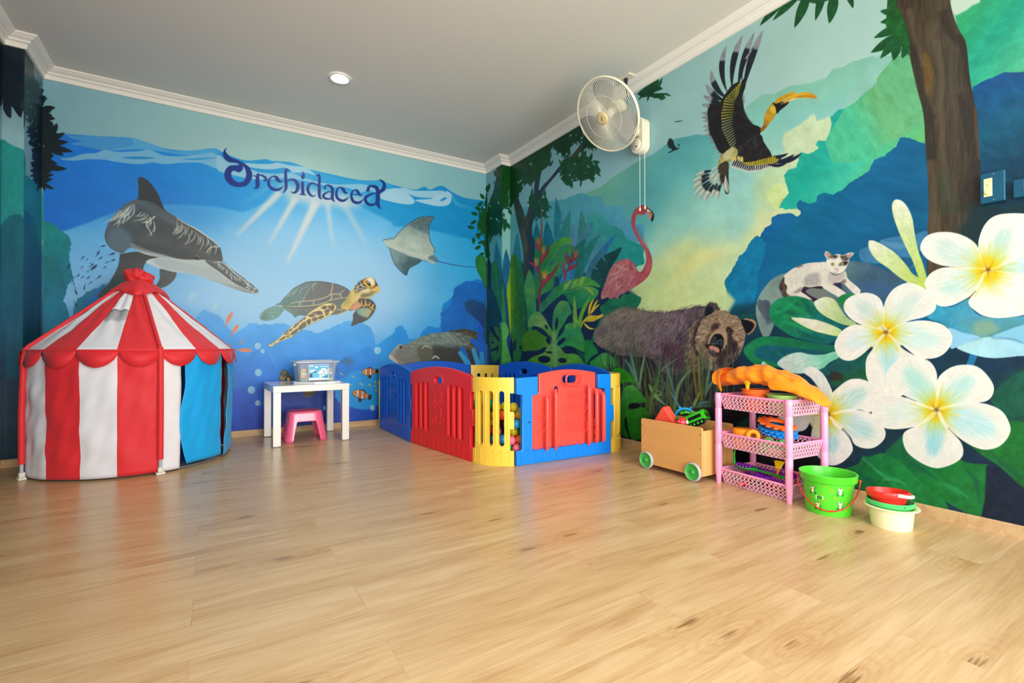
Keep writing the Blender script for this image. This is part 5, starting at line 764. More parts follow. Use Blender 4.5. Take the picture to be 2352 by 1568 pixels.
def lathe(bm, prof, n=32, cx=0., cy=0., sx=1., sy=1., z0=0., close=False, M=None):
    """surface of revolution of (r, z) points"""
    rings = []; out = []
    for r_, z in prof:
        if r_ < 1e-6: v = bm.verts.new((cx, cy, z+z0)); rings.append([v]*n); out.append(v)
        else:
            rg = [bm.verts.new((cx+math.cos(2*math.pi*k/n)*r_*sx, cy+math.sin(2*math.pi*k/n)*r_*sy, z+z0)) for k in range(n)]; rings.append(rg); out += rg
    for a, b in zip(rings, rings[1:]):
        for k in range(n):
            q_ = [a[k], a[(k+1) % n], b[(k+1) % n], b[k]]; u = []
            [u.append(v) for v in q_ if v not in u]
            if len(u) > 2: bm.faces.new(u)
    if close:
        for rg in (rings[0], rings[-1]):
            if rg[0] is not rg[1]: bm.faces.new(rg)
    if M is not None: bmesh.ops.transform(bm, matrix=M, verts=out)
    return out
def tube(bm, pts, r, n=10, closed=False, caps=True, flat=1.):
    P_ = [Vector(p) for p in pts]; N = len(P_); rad_ = r if isinstance(r, (list, tuple)) else [r]*N
    rings = []; prev = None
    for i in range(N):
        t = (P_[(i+1) % N]-P_[i-1]) if (closed or 0 < i < N-1) else (P_[1]-P_[0] if i == 0 else P_[-1]-P_[-2])
        t.normalize()
        if prev is None: a = Vector((0, 0, 1)) if abs(t.z) < .9 else Vector((1, 0, 0)); u = t.cross(a).normalized()
        else: u = (prev-t*prev.dot(t)).normalized()
        prev = u; w = t.cross(u)
        rings.append([bm.verts.new(P_[i]+(u*math.cos(2*math.pi*k/n)+w*math.sin(2*math.pi*k/n)*flat)*rad_[i]) for k in range(n)])
    rr = rings+[rings[0]] if closed else rings
    for a, b in zip(rr, rr[1:]):
        for k in range(n): bm.faces.new([a[k], a[(k+1) % n], b[(k+1) % n], b[k]])
    if caps and not closed: bm.faces.new(rings[0][::-1]); bm.faces.new(rings[-1])
    return [v for g in rings for v in g]
def sph(bm, c, r, sx=1., sy=1., sz=1., seg=16, M=None):
    m_ = Matrix.Translation(c) @ (M or Matrix.Identity(4)) @ Matrix.Diagonal((sx, sy, sz, 1))
    return bmesh.ops.create_uvsphere(bm, u_segments=seg, v_segments=max(6, seg*2//3), radius=r, matrix=m_)['verts']
def prism(bm, pts, z0, z1, M=None, holes=()):
    """extrude a 2-D outline (with holes) between z0 and z1 in its local frame"""
    b2 = bmesh.new(); es = []
    for L in [pts]+list(holes):
        vs = [b2.verts.new((p[0], p[1], z0)) for p in L]; es += [b2.edges.new((vs[i], vs[(i+1) % len(vs)])) for i in range(len(vs))]
    if holes: bmesh.ops.triangle_fill(b2, use_beauty=True, use_dissolve=False, edges=es)
    else: b2.faces.new(list(b2.verts))
    g = bmesh.ops.extrude_face_region(b2, geom=list(b2.faces))
    bmesh.ops.translate(b2, verts=[v for v in g['geom'] if isinstance(v, bmesh.types.BMVert)], vec=(0, 0, z1-z0))
    if M is not None: b2.transform(M)
    bmesh.ops.recalc_face_normals(b2, faces=b2.faces)
    me = bpy.data.meshes.new('t'); b2.to_mesh(me); b2.free(); bm.from_mesh(me); bpy.data.meshes.remove(me)
def rrect(x0, x1, y0, y1, r, n=6):
    out = []
    for cx, cy, a in ((x1-r, y1-r, 0), (x0+r, y1-r, 90), (x0+r, y0+r, 180), (x1-r, y0+r, 270)):
        for k in range(n+1): t = math.radians(a+90*k/n); out.append((cx+math.cos(t)*r, cy+math.sin(t)*r))
    return out
XZ = Matrix(((1,0,0,0),(0,0,-1,0),(0,1,0,0),(0,0,0,1)))   # local (x,y,z) -> (x,-z,y): an outline drawn upright
def copy_tree(o, parent=None):
    c = o.copy(); COL.objects.link(c)
    if parent is not None: c.parent = parent
    for ch in list(o.children): copy_tree(ch, c)
    return c
# ---------------------------------------------------------------- room
H_ = 2.895; XL = -4.028; YF = -6.7; DX, DY = .112, .352
def project(P):
    d = (P-CAM) @ RCn; dep = np.maximum(d[:, 1], .02); return np.stack([1176+FPX*d[:, 0]/dep, 784-FPX*d[:, 2]/dep], 1)
def sample(px):
    x = np.clip(px[:, 0]-X0, 0, CW-1.01); y = np.clip(px[:, 1]-Y0, 0, CH-1.01); i = x.astype(int); j = y.astype(int); u = (x-i)[:, None]; v = (y-j)[:, None]
    return (CV[j, i]*(1-u)+CV[j, i+1]*u)*(1-v)+(CV[j+1, i]*(1-u)+CV[j+1, i+1]*u)*v
def paint_mat():
    m = bpy.data.materials.new('wall_paint'); m.use_nodes = True; nt = m.node_tree; b = nt.nodes['Principled BSDF']
    a = nt.nodes.new('ShaderNodeAttribute'); a.attribute_name = 'paint'
    mx = nt.nodes.new('ShaderNodeMix'); mx.data_type = 'RGBA'; mx.blend_type = 'MULTIPLY'; mx.inputs[0].default_value = 1; mx.inputs[7].default_value = (WALLG,)*3+(1,)
    nt.links.new(a.outputs['Color'], mx.inputs[6]); nt.links.new(mx.outputs[2], b.inputs['Base Color'])
    b.inputs['Roughness'].default_value = .42; b.inputs['Specular IOR Level'].default_value = .28
    tc = nt.nodes.new('ShaderNodeTexCoord'); n = nt.nodes.new('ShaderNodeTexNoise'); n.inputs['Scale'].default_value = 55; n.inputs['Detail'].default_value = 5; nt.links.new(tc.outputs['Object'], n.inputs['Vector'])
    bp = nt.nodes.new('ShaderNodeBump'); bp.inputs['Strength'].default_value = .06; bp.inputs['Distance'].default_value = .01; nt.links.new(n.outputs['Fac'], bp.inputs['Height']); nt.links.new(bp.outputs[0], b.inputs['Normal'])
    return m
WALLG = .88
PM = paint_mat()
def wall(name, o, d, us, zs):
    """a wall face: grid of painted vertices from origin o along d; colours are the painter's"""
    us = np.array(us); zs = np.array(zs); nu, nz = len(us), len(zs)
    P_ = np.zeros((nz, nu, 3)); P_[..., 0] = o[0]+d[0]*us; P_[..., 1] = o[1]+d[1]*us; P_[..., 2] = zs[:, None]; P_ = P_.reshape(-1, 3)
    me = bpy.data.meshes.new(name); nf = (nu-1)*(nz-1)
    me.vertices.add(len(P_)); me.vertices.foreach_set('co', P_.astype(np.float32).ravel())
    k = (np.arange(nz-1)[:, None]*nu+np.arange(nu-1)).ravel(); idx = np.stack([k, k+1, k+1+nu, k+nu], 1).astype(np.int32).ravel()
    me.loops.add(nf*4); me.loops.foreach_set('vertex_index', idx); me.polygons.add(nf); me.polygons.foreach_set('loop_start', np.arange(0, nf*4, 4, dtype=np.int32))
    me.update(calc_edges=True)
    ca = me.color_attributes.new('paint', 'BYTE_COLOR', 'POINT'); c = np.ones((len(P_), 4), np.float32); c[:, :3] = np.clip(sample(project(P_)), 0, 1)
    ca.data.foreach_set('color_srgb', c.ravel())
    return struct(link(name, me, PM))
def cols_px(f, x0, x1, step, n=4000):
    """positions along a wall spaced evenly as the eye sees them"""
    u = np.linspace(x0, x1, n); px = project(np.array([f(t) for t in u]))[:, 0]; L = np.r_[0, np.cumsum(np.abs(np.diff(px)))]
    return np.interp(np.linspace(0, L[-1], max(3, int(L[-1]/step))), L, u)
# front wall behind the camera, with a wide glazed opening
WX0, WX1, WZ0, WZ1 = -3.3, -.25, .08, 2.35
PL = mat('wall_plaster', '#cfd6d6', .8, .2, bump=.05)
bm = bmesh.new(); box(bm, XL-.1, WX0, YF-.12, YF, 0, H_); box(bm, WX1, .1, YF-.12, YF, 0, H_); box(bm, WX0, WX1, YF-.12, YF, WZ1, H_); box(bm, WX0, WX1, YF-.12, YF, 0, WZ0); struct(obj('wall_front', bm, PL, smooth=None))
bm = bmesh.new()
for x in (WX0, (WX0*2+WX1)/3, (WX0+WX1*2)/3, WX1-.05): box(bm, x, x+.05, YF-.09, YF-.03, WZ0, WZ1)
box(bm, WX0, WX1, YF-.09, YF-.03, WZ0, WZ0+.05); box(bm, WX0, WX1, YF-.09, YF-.03, WZ1-.05, WZ1)
win = struct(obj('window_1', bm, mat('window_frame_white', '#e6e6e2', .4)))
# ceiling
bm = bmesh.new(); box(bm, XL-.1, .1, YF-.12, .1, H_, H_+.08); struct(obj('ceiling', bm, mat('ceiling_paint', '#dedad0', .75, .2, bump=.04, bscale=30), smooth=None))
# floor: oak-look planks running along the sea wall
def floor_mat(name, gain=1., scale=1., rough=.27, spec=.42, gloss=True):
    m = bpy.data.materials.new(name); m.use_nodes = True; nt = m.node_tree; N = nt.nodes.new; L = nt.links.new; b = nt.nodes['Principled BSDF']
    tc = N('ShaderNodeTexCoord'); mp = N('ShaderNodeMapping'); L(tc.outputs['Object'], mp.inputs[0]); mp.inputs['Scale'].default_value = (scale,)*3; mp.inputs['Rotation'].default_value = (0, 0, .004)
    br = N('ShaderNodeTexBrick'); br.inputs['Scale'].default_value = 1; br.inputs['Brick Width'].default_value = 1.22; br.inputs['Row Height'].default_value = .182; br.inputs['Mortar Size'].default_value = .0009; br.inputs['Mortar Smooth'].default_value = .3; br.offset = .37; br.offset_frequency = 2
    br.inputs['Color1'].default_value = (0, 0, 0, 1); br.inputs['Color2'].default_value = (1, 1, 1, 1); br.inputs['Mortar'].default_value = (.5,)*3+(1,); L(mp.outputs[0], br.inputs['Vector'])
    # per-plank offset for the grain
    sp = N('ShaderNodeSeparateXYZ'); L(mp.outputs[0], sp.inputs[0]); fl = N('ShaderNodeMath'); fl.operation = 'DIVIDE'; fl.inputs[1].default_value = .182; L(sp.outputs[1], fl.inputs[0]); f2 = N('ShaderNodeMath'); f2.operation = 'FLOOR'; L(fl.outputs[0], f2.inputs[0])
    wn = N('ShaderNodeTexWhiteNoise'); wn.noise_dimensions = '2D'; cb = N('ShaderNodeCombineXYZ'); L(f2.outputs[0], cb.inputs[0]); L(br.outputs['Color'], cb.inputs[1]); L(cb.outputs[0], wn.inputs['Vector'])
    sc = N('ShaderNodeVectorMath'); sc.operation = 'SCALE'; sc.inputs['Scale'].default_value = 7; L(wn.outputs['Color'], sc.inputs[0]); ad = N('ShaderNodeVectorMath'); ad.operation = 'ADD'; L(mp.outputs[0], ad.inputs[0]); L(sc.outputs[0], ad.inputs[1])
    m2 = N('ShaderNodeMapping'); m2.inputs['Scale'].default_value = (.9, 9, 9); L(ad.outputs[0], m2.inputs[0])
    n1 = N('ShaderNodeTexNoise'); n1.inputs['Scale'].default_value = 1.6; n1.inputs['Detail'].default_value = 8; n1.inputs['Roughness'].default_value = .62; n1.inputs['Distortion'].default_value = .7; L(m2.outputs[0], n1.inputs['Vector'])
    # cathedral figure
    m3 = N('ShaderNodeMapping'); m3.inputs['Scale'].default_value = (.55, 4.2, 4.2); L(ad.outputs[0], m3.inputs[0]); n3 = N('ShaderNodeTexNoise'); n3.inputs['Scale'].default_value = 1.1; n3.inputs['Detail'].default_value = 2; L(m3.outputs[0], n3.inputs['Vector'])
    mu = N('ShaderNodeMath'); mu.operation = 'MULTIPLY'; mu.inputs[1].default_value = 60; L(n3.outputs['Fac'], mu.inputs[0]); sn = N('ShaderNodeMath'); sn.operation = 'SINE'; L(mu.outputs[0], sn.inputs[0])
    m4 = N('ShaderNodeMapping'); m4.inputs['Scale'].default_value = (6, 150, 150); L(ad.outputs[0], m4.inputs[0]); n4 = N('ShaderNodeTexNoise'); n4.inputs['Scale'].default_value = 1; n4.inputs['Detail'].default_value = 3; L(m4.outputs[0], n4.inputs['Vector'])
    cr = N('ShaderNodeValToRGB'); e = cr.color_ramp.elements; e[0].position = .2; e[1].position = .84; e[0].color = [v*gain for v in lin('#b89262')[:3]]+[1]; e[1].color = [v*gain for v in lin('#ddc39a')[:3]]+[1]
    q1 = e.new(.52); q1.color = [v*gain for v in lin('#d0b083')[:3]]+[1]; L(n1.outputs['Fac'], cr.inputs[0])
    def mix(a, fac, colr, mode='MULTIPLY', k=1.):
        x = N('ShaderNodeMix'); x.data_type = 'RGBA'; x.blend_type = mode; L(a, x.inputs[6]); x.inputs[7].default_value = colr
        if fac is None: x.inputs[0].default_value = k
        else:
            mr = N('ShaderNodeMath'); mr.operation = 'MULTIPLY'; mr.inputs[1].default_value = k; mr.use_clamp = True; L(fac, mr.inputs[0]); L(mr.outputs[0], x.inputs[0])
        return x.outputs[2]
    c = mix(cr.outputs[0], sn.outputs[0], (.84, .77, .67, 1), k=.32); mr = N('ShaderNodeMapRange'); mr.inputs[1].default_value = .46; mr.inputs[2].default_value = .75; L(n4.outputs['Fac'], mr.inputs[0]); c = mix(c, mr.outputs[0], (.80, .71, .6, 1), k=.7)
    c = mix(c, wn.outputs['Value'], (.95, .93, .90, 1), k=.8)
    # knots
    vo = N('ShaderNodeTexVoronoi'); vo.voronoi_dimensions = '2D'; m5 = N('ShaderNodeMapping'); m5.inputs['Scale'].default_value = (.8, 2.6, 1); L(ad.outputs[0], m5.inputs[0]); L(m5.outputs[0], vo.inputs['Vector']); vo.inputs['Scale'].default_value = 1.25
    nk = N('ShaderNodeMath'); nk.operation = 'MULTIPLY_ADD'; nk.inputs[1].default_value = .25; nk.inputs[2].default_value = -.12; L(n4.outputs['Fac'], nk.inputs[0]); sk = N('ShaderNodeMath'); sk.operation = 'ADD'; L(vo.outputs['Distance'], sk.inputs[0]); L(nk.outputs[0], sk.inputs[1])
    kr = N('ShaderNodeMapRange'); kr.inputs[1].default_value = .01; kr.inputs[2].default_value = .05; kr.inputs[3].default_value = 1; kr.inputs[4].default_value = 0; L(sk.outputs[0], kr.inputs[0]); c = mix(c, kr.outputs[0], (.34, .22, .13, 1), k=.8)
    k2 = N('ShaderNodeMapRange'); k2.inputs[1].default_value = .05; k2.inputs[2].default_value = .30; k2.inputs[3].default_value = 1; k2.inputs[4].default_value = 0; L(vo.outputs['Distance'], k2.inputs[0]); c = mix(c, k2.outputs[0], (.80, .68, .52, 1), k=.35)
    ds = N('ShaderNodeMath'); ds.operation = 'MULTIPLY_ADD'; ds.inputs[1].default_value = 120; L(vo.outputs['Distance'], ds.inputs[0]); dn = N('ShaderNodeMath'); dn.operation = 'MULTIPLY'; dn.inputs[1].default_value = 9; L(n4.outputs['Fac'], dn.inputs[0]); L(dn.outputs[0], ds.inputs[2]); d2 = N('ShaderNodeMath'); d2.operation = 'SINE'; L(ds.outputs[0], d2.inputs[0]); d3 = N('ShaderNodeMath'); d3.operation = 'MULTIPLY'; d3.use_clamp = True; L(d2.outputs[0], d3.inputs[0]); L(k2.outputs[0], d3.inputs[1]); c = mix(c, d3.outputs[0], (.78, .66, .5, 1), k=.45)
    inv = N('ShaderNodeMath'); inv.operation = 'MULTIPLY'; inv.inputs[1].default_value = .3; L(br.outputs['Fac'], inv.inputs[0]); c = mix(c, inv.outputs[0], (.45, .33, .2, 1))
    L(c, b.inputs['Base Color']); b.inputs['Specular IOR Level'].default_value = spec
    rr = N('ShaderNodeMapRange'); rr.inputs[3].default_value = rough-.04; rr.inputs[4].default_value = rough+.08; L(n1.outputs['Fac'], rr.inputs[0]); L(rr.outputs[0], b.inputs['Roughness'])
    bp = N('ShaderNodeBump'); bp.inputs['Strength'].default_value = .1; bp.inputs['Distance'].default_value = .002; L(n4.outputs['Fac'], bp.inputs['Height']); L(bp.outputs[0], b.inputs['Normal'])
    return m
bm = bmesh.new(); box(bm, XL-.1, .1, YF-.12, .1, -.06, 0); struct(obj('floor', bm, floor_mat('oak_floor'), smooth=None))
# crown moulding and skirting follow the walls
PATH = [(XL, YF), (XL, -.42), (-3.921, -.42), (-3.921, 0), (-DX, 0), (-DX, -DY), (0, -DY), (0, YF)]
def sweep(name, prof, m, z0=0., path=PATH):
    """profile (distance from wall, height) mitred along the wall line"""
    bm = bmesh.new(); n = len(path); rows = []
    for i in range(n):
        p = Vector(path[i]); a = (Vector(path[i])-Vector(path[i-1])).normalized() if i else None; b = (Vector(path[i+1])-p).normalized() if i < n-1 else None
        na = Vector((a.y, -a.x)) if a else None; nb = Vector((b.y, -b.x)) if b else None
        if na is None: k = nb
        elif nb is None: k = na
        else: k = na+nb; k = k/k.dot(na) if abs(k.dot(na)) > 1e-6 else na
        rows.append([bm.verts.new((p.x+k.x*d, p.y+k.y*d, z0+z)) for d, z in prof])
    for a, b in zip(rows, rows[1:]):
        for j in range(len(prof)-1): bm.faces.new([a[j], b[j], b[j+1], a[j+1]])
    return struct(obj(name, bm, m, smooth=25))
CP = [(0, -.085), (.012, -.085), (.014, -.06), (.02, -.052), (.03, -.05), (.033, -.043), (.033, -.037), (.027, -.034), (.042, -.028), (.052, -.022), (.058, -.014), (.064, -.012), (.068, -.004), (.07, 0)]
sweep('trim_crown', [(d*1.15, z) for d, z in CP], mat('crown_white', '#e8e4da', .55, .3), H_-.0005)
SK = floor_mat('skirting_oak', .88, 1., .4, .3)
sweep('baseboard', [(0, .052), (.009, .052), (.011, .048), (.011, 0)], SK, 0)
# light: daylight through the glazed front, a ceiling downlight, added side window and downlight
def area(name, loc, rot, sx, sy, watts, col=(1, 1, 1), spread=180):
    l = bpy.data.lights.new(name, 'AREA'); l.shape = 'RECTANGLE'; l.size = sx; l.size_y = sy; l.energy = watts; l.color = col; l.spread = math.radians(spread)
    o = bpy.data.objects.new(name, l); COL.objects.link(o); o.location = loc; o.rotation_euler = rot; return o
area('window_daylight', ((WX0+WX1)/2, YF-.1, (WZ0+WZ1)/2), (math.pi/2, 0, 0), WX1-WX0-.1, WZ1-WZ0-.1, 122, (1, .985, .96), 135)
LY0, LY1 = YF+.15, -4.45
bm = bmesh.new(); box(bm, XL-.1, XL, YF, LY0, 0, H_); box(bm, XL-.1, XL, LY1, -4.2, 0, H_); box(bm, XL-.1, XL, LY0, LY1, WZ1, H_); box(bm, XL-.1, XL, LY0, LY1, 0, WZ0); struct(obj('wall_left_rear', bm, PL, smooth=None))
bm = bmesh.new()
for y in (LY0, (LY0+LY1)/2, LY1-.05): box(bm, XL-.08, XL-.02, y, y+.05, WZ0, WZ1)
box(bm, XL-.08, XL-.02, LY0, LY1, WZ0, WZ0+.05); box(bm, XL-.08, XL-.02, LY0, LY1, WZ1-.05, WZ1); struct(obj('fill_window', bm, mat('window_frame_white', '#e6e6e2')))  # added window out of view, opened to brighten left-facing sides
area('side_fill_light', (XL-.09, (LY0+LY1)/2, (WZ0+WZ1)/2), (0, -math.pi/2, 0), WZ1-WZ0-.1, LY1-LY0-.1, 30, (1, .985, .95), 150)  # added fill light from the left, set in that opening
w = bpy.data.worlds.new('sky'); SC.world = w; w.use_nodes = True; w.node_tree.nodes['Background'].inputs[0].default_value = (.75, .87, 1, 1); w.node_tree.nodes['Background'].inputs[1].default_value = 1.2
LEDM = mat('led_glow', '#ffffff', .5, emis='#fff6e4', estr=14)
RIM = mat('downlight_rim', '#e8e4dc', .4)
def downlight(x, y, label, watts=7):
    group = None
    t = thing('ceiling_light', label, 'ceiling light', (x, y, H_-.001), group=group)
    bm = bmesh.new(); lathe(bm, [(.06, -.002), (.062, -.008), (.074, -.012), (.084, -.008), (.086, 0)], 40); obj('trim_ring', bm, RIM, t, 60)
    bm = bmesh.new(); lathe(bm, [(0, -.006), (.045, -.0055), (.061, -.003)], 40); obj('diffuser', bm, LEDM, t, 60)
    l = bpy.data.lights.new('downlight', 'AREA'); l.shape = 'DISK'; l.size = .12; l.energy = watts; l.color = (1, .9, .76); l.spread = math.radians(160); lo = bpy.data.objects.new('downlight', l); COL.objects.link(lo); lo.location = (x, y, H_-.018)
downlight(-2.0, -4.6, 'added fill downlight in the ceiling behind the camera, out of view', 9)  # added downlight out of view, lifts floor light and warmth
downlight(-2.0, -1.04, 'round recessed downlight with white rim glowing in the ceiling above the sea mural')
SC.cycles.use_denoising = True; SC.cycles.use_adaptive_sampling = True; SC.cycles.adaptive_threshold = .03
SC.cycles.max_bounces = 7; SC.cycles.diffuse_bounces = 4; SC.cycles.glossy_bounces = 3; SC.cycles.transmission_bounces = 3; SC.cycles.transparent_max_bounces = 10; SC.cycles.caustics_reflective = False; SC.cycles.caustics_refractive = False
SC.view_settings.exposure = .32
# ---------------------------------------------------------------- play tent
rnd = random.Random(5)
RED = mat('tent_red', '#dc2c34', .6, .35, bump=.25, bscale=7, var=.06, vscale=3, stretch=(1, 1, 2.2), sheen=.1)
WHT = mat('tent_white', '#e2e2e8', .65, .3, bump=.25, bscale=7, var=.03, vscale=3, stretch=(1, 1, 2.2), sheen=.1)
BLU = mat('tent_blue', '#0ca6ec', .6, .35, bump=.25, bscale=6, var=.05, vscale=3, stretch=(2, 2, .8), sheen=.1)
BLD = mat('tent_inside_shade', '#0c4a94', .7, .2)
TC = Vector((-3.28, -.62, 0)); ZE = .775; TR_ = .57
tent = thing('play_tent', 'round circus play tent with red and white stripes and blue door curtains', 'tent', TC)
def rr_noise(a, z, s=0.): return .0025*math.sin(3.1*z*7+a*9+s)+.0025*math.sin(a*23+z*5)+.0015*math.sin(a*41-z*17)+.0012*math.sin(z*31+a*13)+.0012*math.sin(z*53-a*37)
def fabric(name, a0f, a1f, z0, z1, rf, m, na=40, nz=26, colf=None, th=.003, noise_=1.):
    bm = bmesh.new(); g = []
    for j in range(nz+1):
        z = z0+(z1-z0)*j/nz; A0, A1 = (a0f(z) if callable(a0f) else a0f), (a1f(z) if callable(a1f) else a1f); row = []
        for i in range(na+1):
            a = A0+(A1-A0)*i/na; t = math.radians(a); r = rf(a, z)+rr_noise(t, z)*noise_*min(1, 6*(j/nz)*(1-j/nz)+.3); row.append(bm.verts.new((math.cos(t)*r, math.sin(t)*r, z)))
        g.append(row)
    for j in range(nz):
        for i in range(na):
            f = bm.faces.new([g[j][i], g[j][i+1], g[j+1][i+1], g[j+1][i]])
            if colf: f.material_index = colf(a0f+(a1f-a0f)*(i+.5)/na)
    return obj(name, bm, m, tent, 180, solid=th)
ST = 20.3; A_ = 205.2
def stripe(a): return 0 if int(math.floor((a-A_)/ST)) % 2 == 0 else 1
def wallr(a, z): return .566+.012*(z/ZE)+.006*math.cos(math.radians(4*(a-208)))
AW0 = A_-ST*10
fabric('wall_fabric', AW0, A_+ST*4.55, .012, ZE, wallr, [WHT, RED], na=int((14.55)*12), nz=34, colf=lambda a: stripe(a))
# door curtains, parted towards the right
fabric('door_curtain', lambda z: 299.5-5*math.sin(min(1, z/.55)*math.pi)*.9+3*(1-z/.78), lambda z: 330.5-1.5*math.sin(z*5), .035, ZE-.02, lambda a, z: wallr(a, z)+.003+.006*math.sin(math.radians(a*9+z*60))*(1-z/.8), BLU, 26, 26)
fabric('door_curtain', lambda z: 334+11*math.sin(min(1, z/.72)*math.pi*.62)**1.4*(1-.5*z/.78) if z < .7 else 334, lambda z: 372, .02, ZE-.02, lambda a, z: wallr(a, z)+.001+.006*math.sin(math.radians(a*11+z*40)), BLU, 26, 26)
fabric('dark_inside_sheet', A_+ST*4.5, 385, .02, ZE-.02, lambda a, z: .44-.05*math.sin(math.radians((a-296)*2.2)), BLD, 20, 10)  # dark sheet behind the curtain gap, coloured as the tent's inner shade
bm = bmesh.new(); lathe(bm, [(0, .006), (.535, .006), (.54, .012), (.535, .004)], 60); obj('groundsheet', bm, mat('tent_groundsheet', '#8c97a4', .5), tent)
# roof of gores
bm = bmesh.new(); n = int(360/ST*10); NR = 22; g = []
n = 180
for j in range(NR+1):
    t = j/NR; row = []
    for i in range(n):
        a = AW0+i*2.03 if False else A_+i*360/n; al = math.radians(a); k = (a-208)/79.5; sag = 1-.035*math.sin(t*math.pi)*(.5-.5*math.cos(2*math.pi*k))
        r = (.585*(1-t)+.035*t)*sag; r += rr_noise(al, t*1.3)*.8*math.sin(math.pi*t); row.append(bm.verts.new((math.cos(al)*r, math.sin(al)*r, ZE+(1.262-ZE)*t+.006*math.sin(al*31+t*9)*math.sin(math.pi*t))))
    g.append(row)
bv = bmesh.new()
for j in range(NR):
    for i in range(n):
        a = A_+(i+.5)*360/n; q4 = [g[j][i], g[j][(i+1) % n], g[j+1][(i+1) % n], g[j+1][i]]
        if 9 <= j < 12 and A_+2*ST < a < A_+3*ST: bv.faces.new([bv.verts.new(v.co) for v in q4]); continue
        f = bm.faces.new(q4); f.material_index = stripe(a)
obj('roof', bm, [WHT, RED], tent, 180, solid=.003)
bmesh.ops.remove_doubles(bv, verts=bv.verts, dist=1e-5); obj('roof_vent', bv, mat('vent_mesh_grey', '#a8a8ae', .7, bump=.3, bscale=200), tent, 180, solid=.003)
# scalloped valance
bm = bmesh.new(); NS = 17
for s in range(NS):
    a0 = A_+s*ST; pts_t = []; pts_b = []
    for i in range(13):
        u = i/12; a = math.radians(a0+u*ST); d = .088*math.sin(math.pi*u)**.6 if 0 < u < 1 else .004; r = .592
        pts_t.append(bm.verts.new((math.cos(a)*.588, math.sin(a)*.588, ZE+.004))); pts_b.append(bm.verts.new((math.cos(a)*(r+.012*math.sin(math.pi*u)), math.sin(a)*(r+.012*math.sin(math.pi*u)), ZE-.012-d)))
    for i in range(12): bm.faces.new([pts_t[i], pts_t[i+1], pts_b[i+1], pts_b[i]])
obj('valance', bm, RED, tent, 180, solid=.004)
bm = bmesh.new(); tube(bm, [(math.cos(t)*.588, math.sin(t)*.588, ZE+.002) for t in np.linspace(0, 2*math.pi, 73)[:-1]], .006, 8, closed=True); obj('eave_piping', bm, RED, tent, 180)
# poles with red sleeves and white feet
GRY = mat('pole_grey', '#a9b3c0', .35, .5); FTW = mat('foot_cream', '#dcd8c8', .5)
for k, a in enumerate((208, 286.2, 42, 118)):
    t = math.radians(a); c, s = math.cos(t), math.sin(t)
    bm = bmesh.new(); tube(bm, [(c*.58, s*.58, ZE+.02), (c*.592, s*.592, ZE-.05), (c*.60, s*.60, .4), (c*.598, s*.598, .095)], .0165, 12)
    tube(bm, [(c*.05, s*.05, 1.262), (c*.32, s*.32, 1.023), (c*.575, s*.575, ZE+.025), (c*.588, s*.588, ZE+.0)], .011, 10)
    po = obj('pole_sleeve', bm, RED, tent, 60)
    bm = bmesh.new(); tube(bm, [(c*.598, s*.598, .11), (c*.598, s*.598, .02)], .0095, 12); obj('pole', bm, GRY, po, 60)
    bm = bmesh.new(); M_ = Matrix.Translation((c*.598, s*.598, 0)) @ Matrix.Rotation(t, 4, 'Z'); box(bm, -.018, .02, -.024, .024, .001, .016, M_); box(bm, -.014, .014, -.014, .014, .016, .045, M_); obj('foot', bm, FTW, po, None, bevel=.003)
# gathered cap and puff at the peak
bm = bmesh.new(); n = 60; g = []
for j, (r, z) in enumerate(((.165, 1.165), (.14, 1.195), (.105, 1.228), (.07, 1.255), (.045, 1.27))):
    g.append([bm.verts.new((math.cos(t)*r*(1+.07*math.sin(4*t+1)+.03*math.sin(11*t)), math.sin(t)*r*(1+.07*math.sin(4*t+1)+.03*math.sin(11*t)), z+(-.018 if j == 0 else 0)*math.cos(4*t))) for t in np.linspace(0, 2*math.pi, n+1)[:-1]])
for a, b in zip(g, g[1:]):
    for i in range(n): bm.faces.new([a[i], a[(i+1) % n], b[(i+1) % n], b[i]])
obj('cap', bm, RED, tent, 180, solid=.004)
bm = bmesh.new(); sph(bm, (-.02, 0, 1.30), .06, 1.1, 1.1, .85, 28); sph(bm, (.03, -.01, 1.285), .055, 1.0, 1., .8, 28)
for v in bm.verts:
    d = v.co-Vector((0, 0, 1.29)); a = math.atan2(d.y, d.x); v.co += d.normalized()*(.007*math.sin(7*a+d.z*60)+.005*math.sin(d.z*120+a*3)+.004*math.sin(13*a))
obj('peak_puff', bm, RED, tent, 180)
# ---------------------------------------------------------------- low white table and what stands on it
TW = mat('table_white', '#efece4', .16, .5, coat=.3); TZ = .484
tb = thing('side_table', 'small square white table standing against the sea mural', 'table', (-2.14, -.395, 0), .03)
obj('tabletop', newbox(-.295, .295, -.295, .295, TZ-.052, TZ), TW, tb, None, bevel=.002)
for x in (-.266, .266):
    for y in (-.266, .266):
        l = obj('leg', newbox(-.028, .028, -.028, .028, .006, TZ-.0525), TW, tb, None, loc=(x, y, 0), bevel=.0015)
        bm = bmesh.new(); lathe(bm, [(.02, 0), (.021, .006)], 16, close=True); obj('foot_pad', bm, GRY, l, loc=(0, 0, 0))
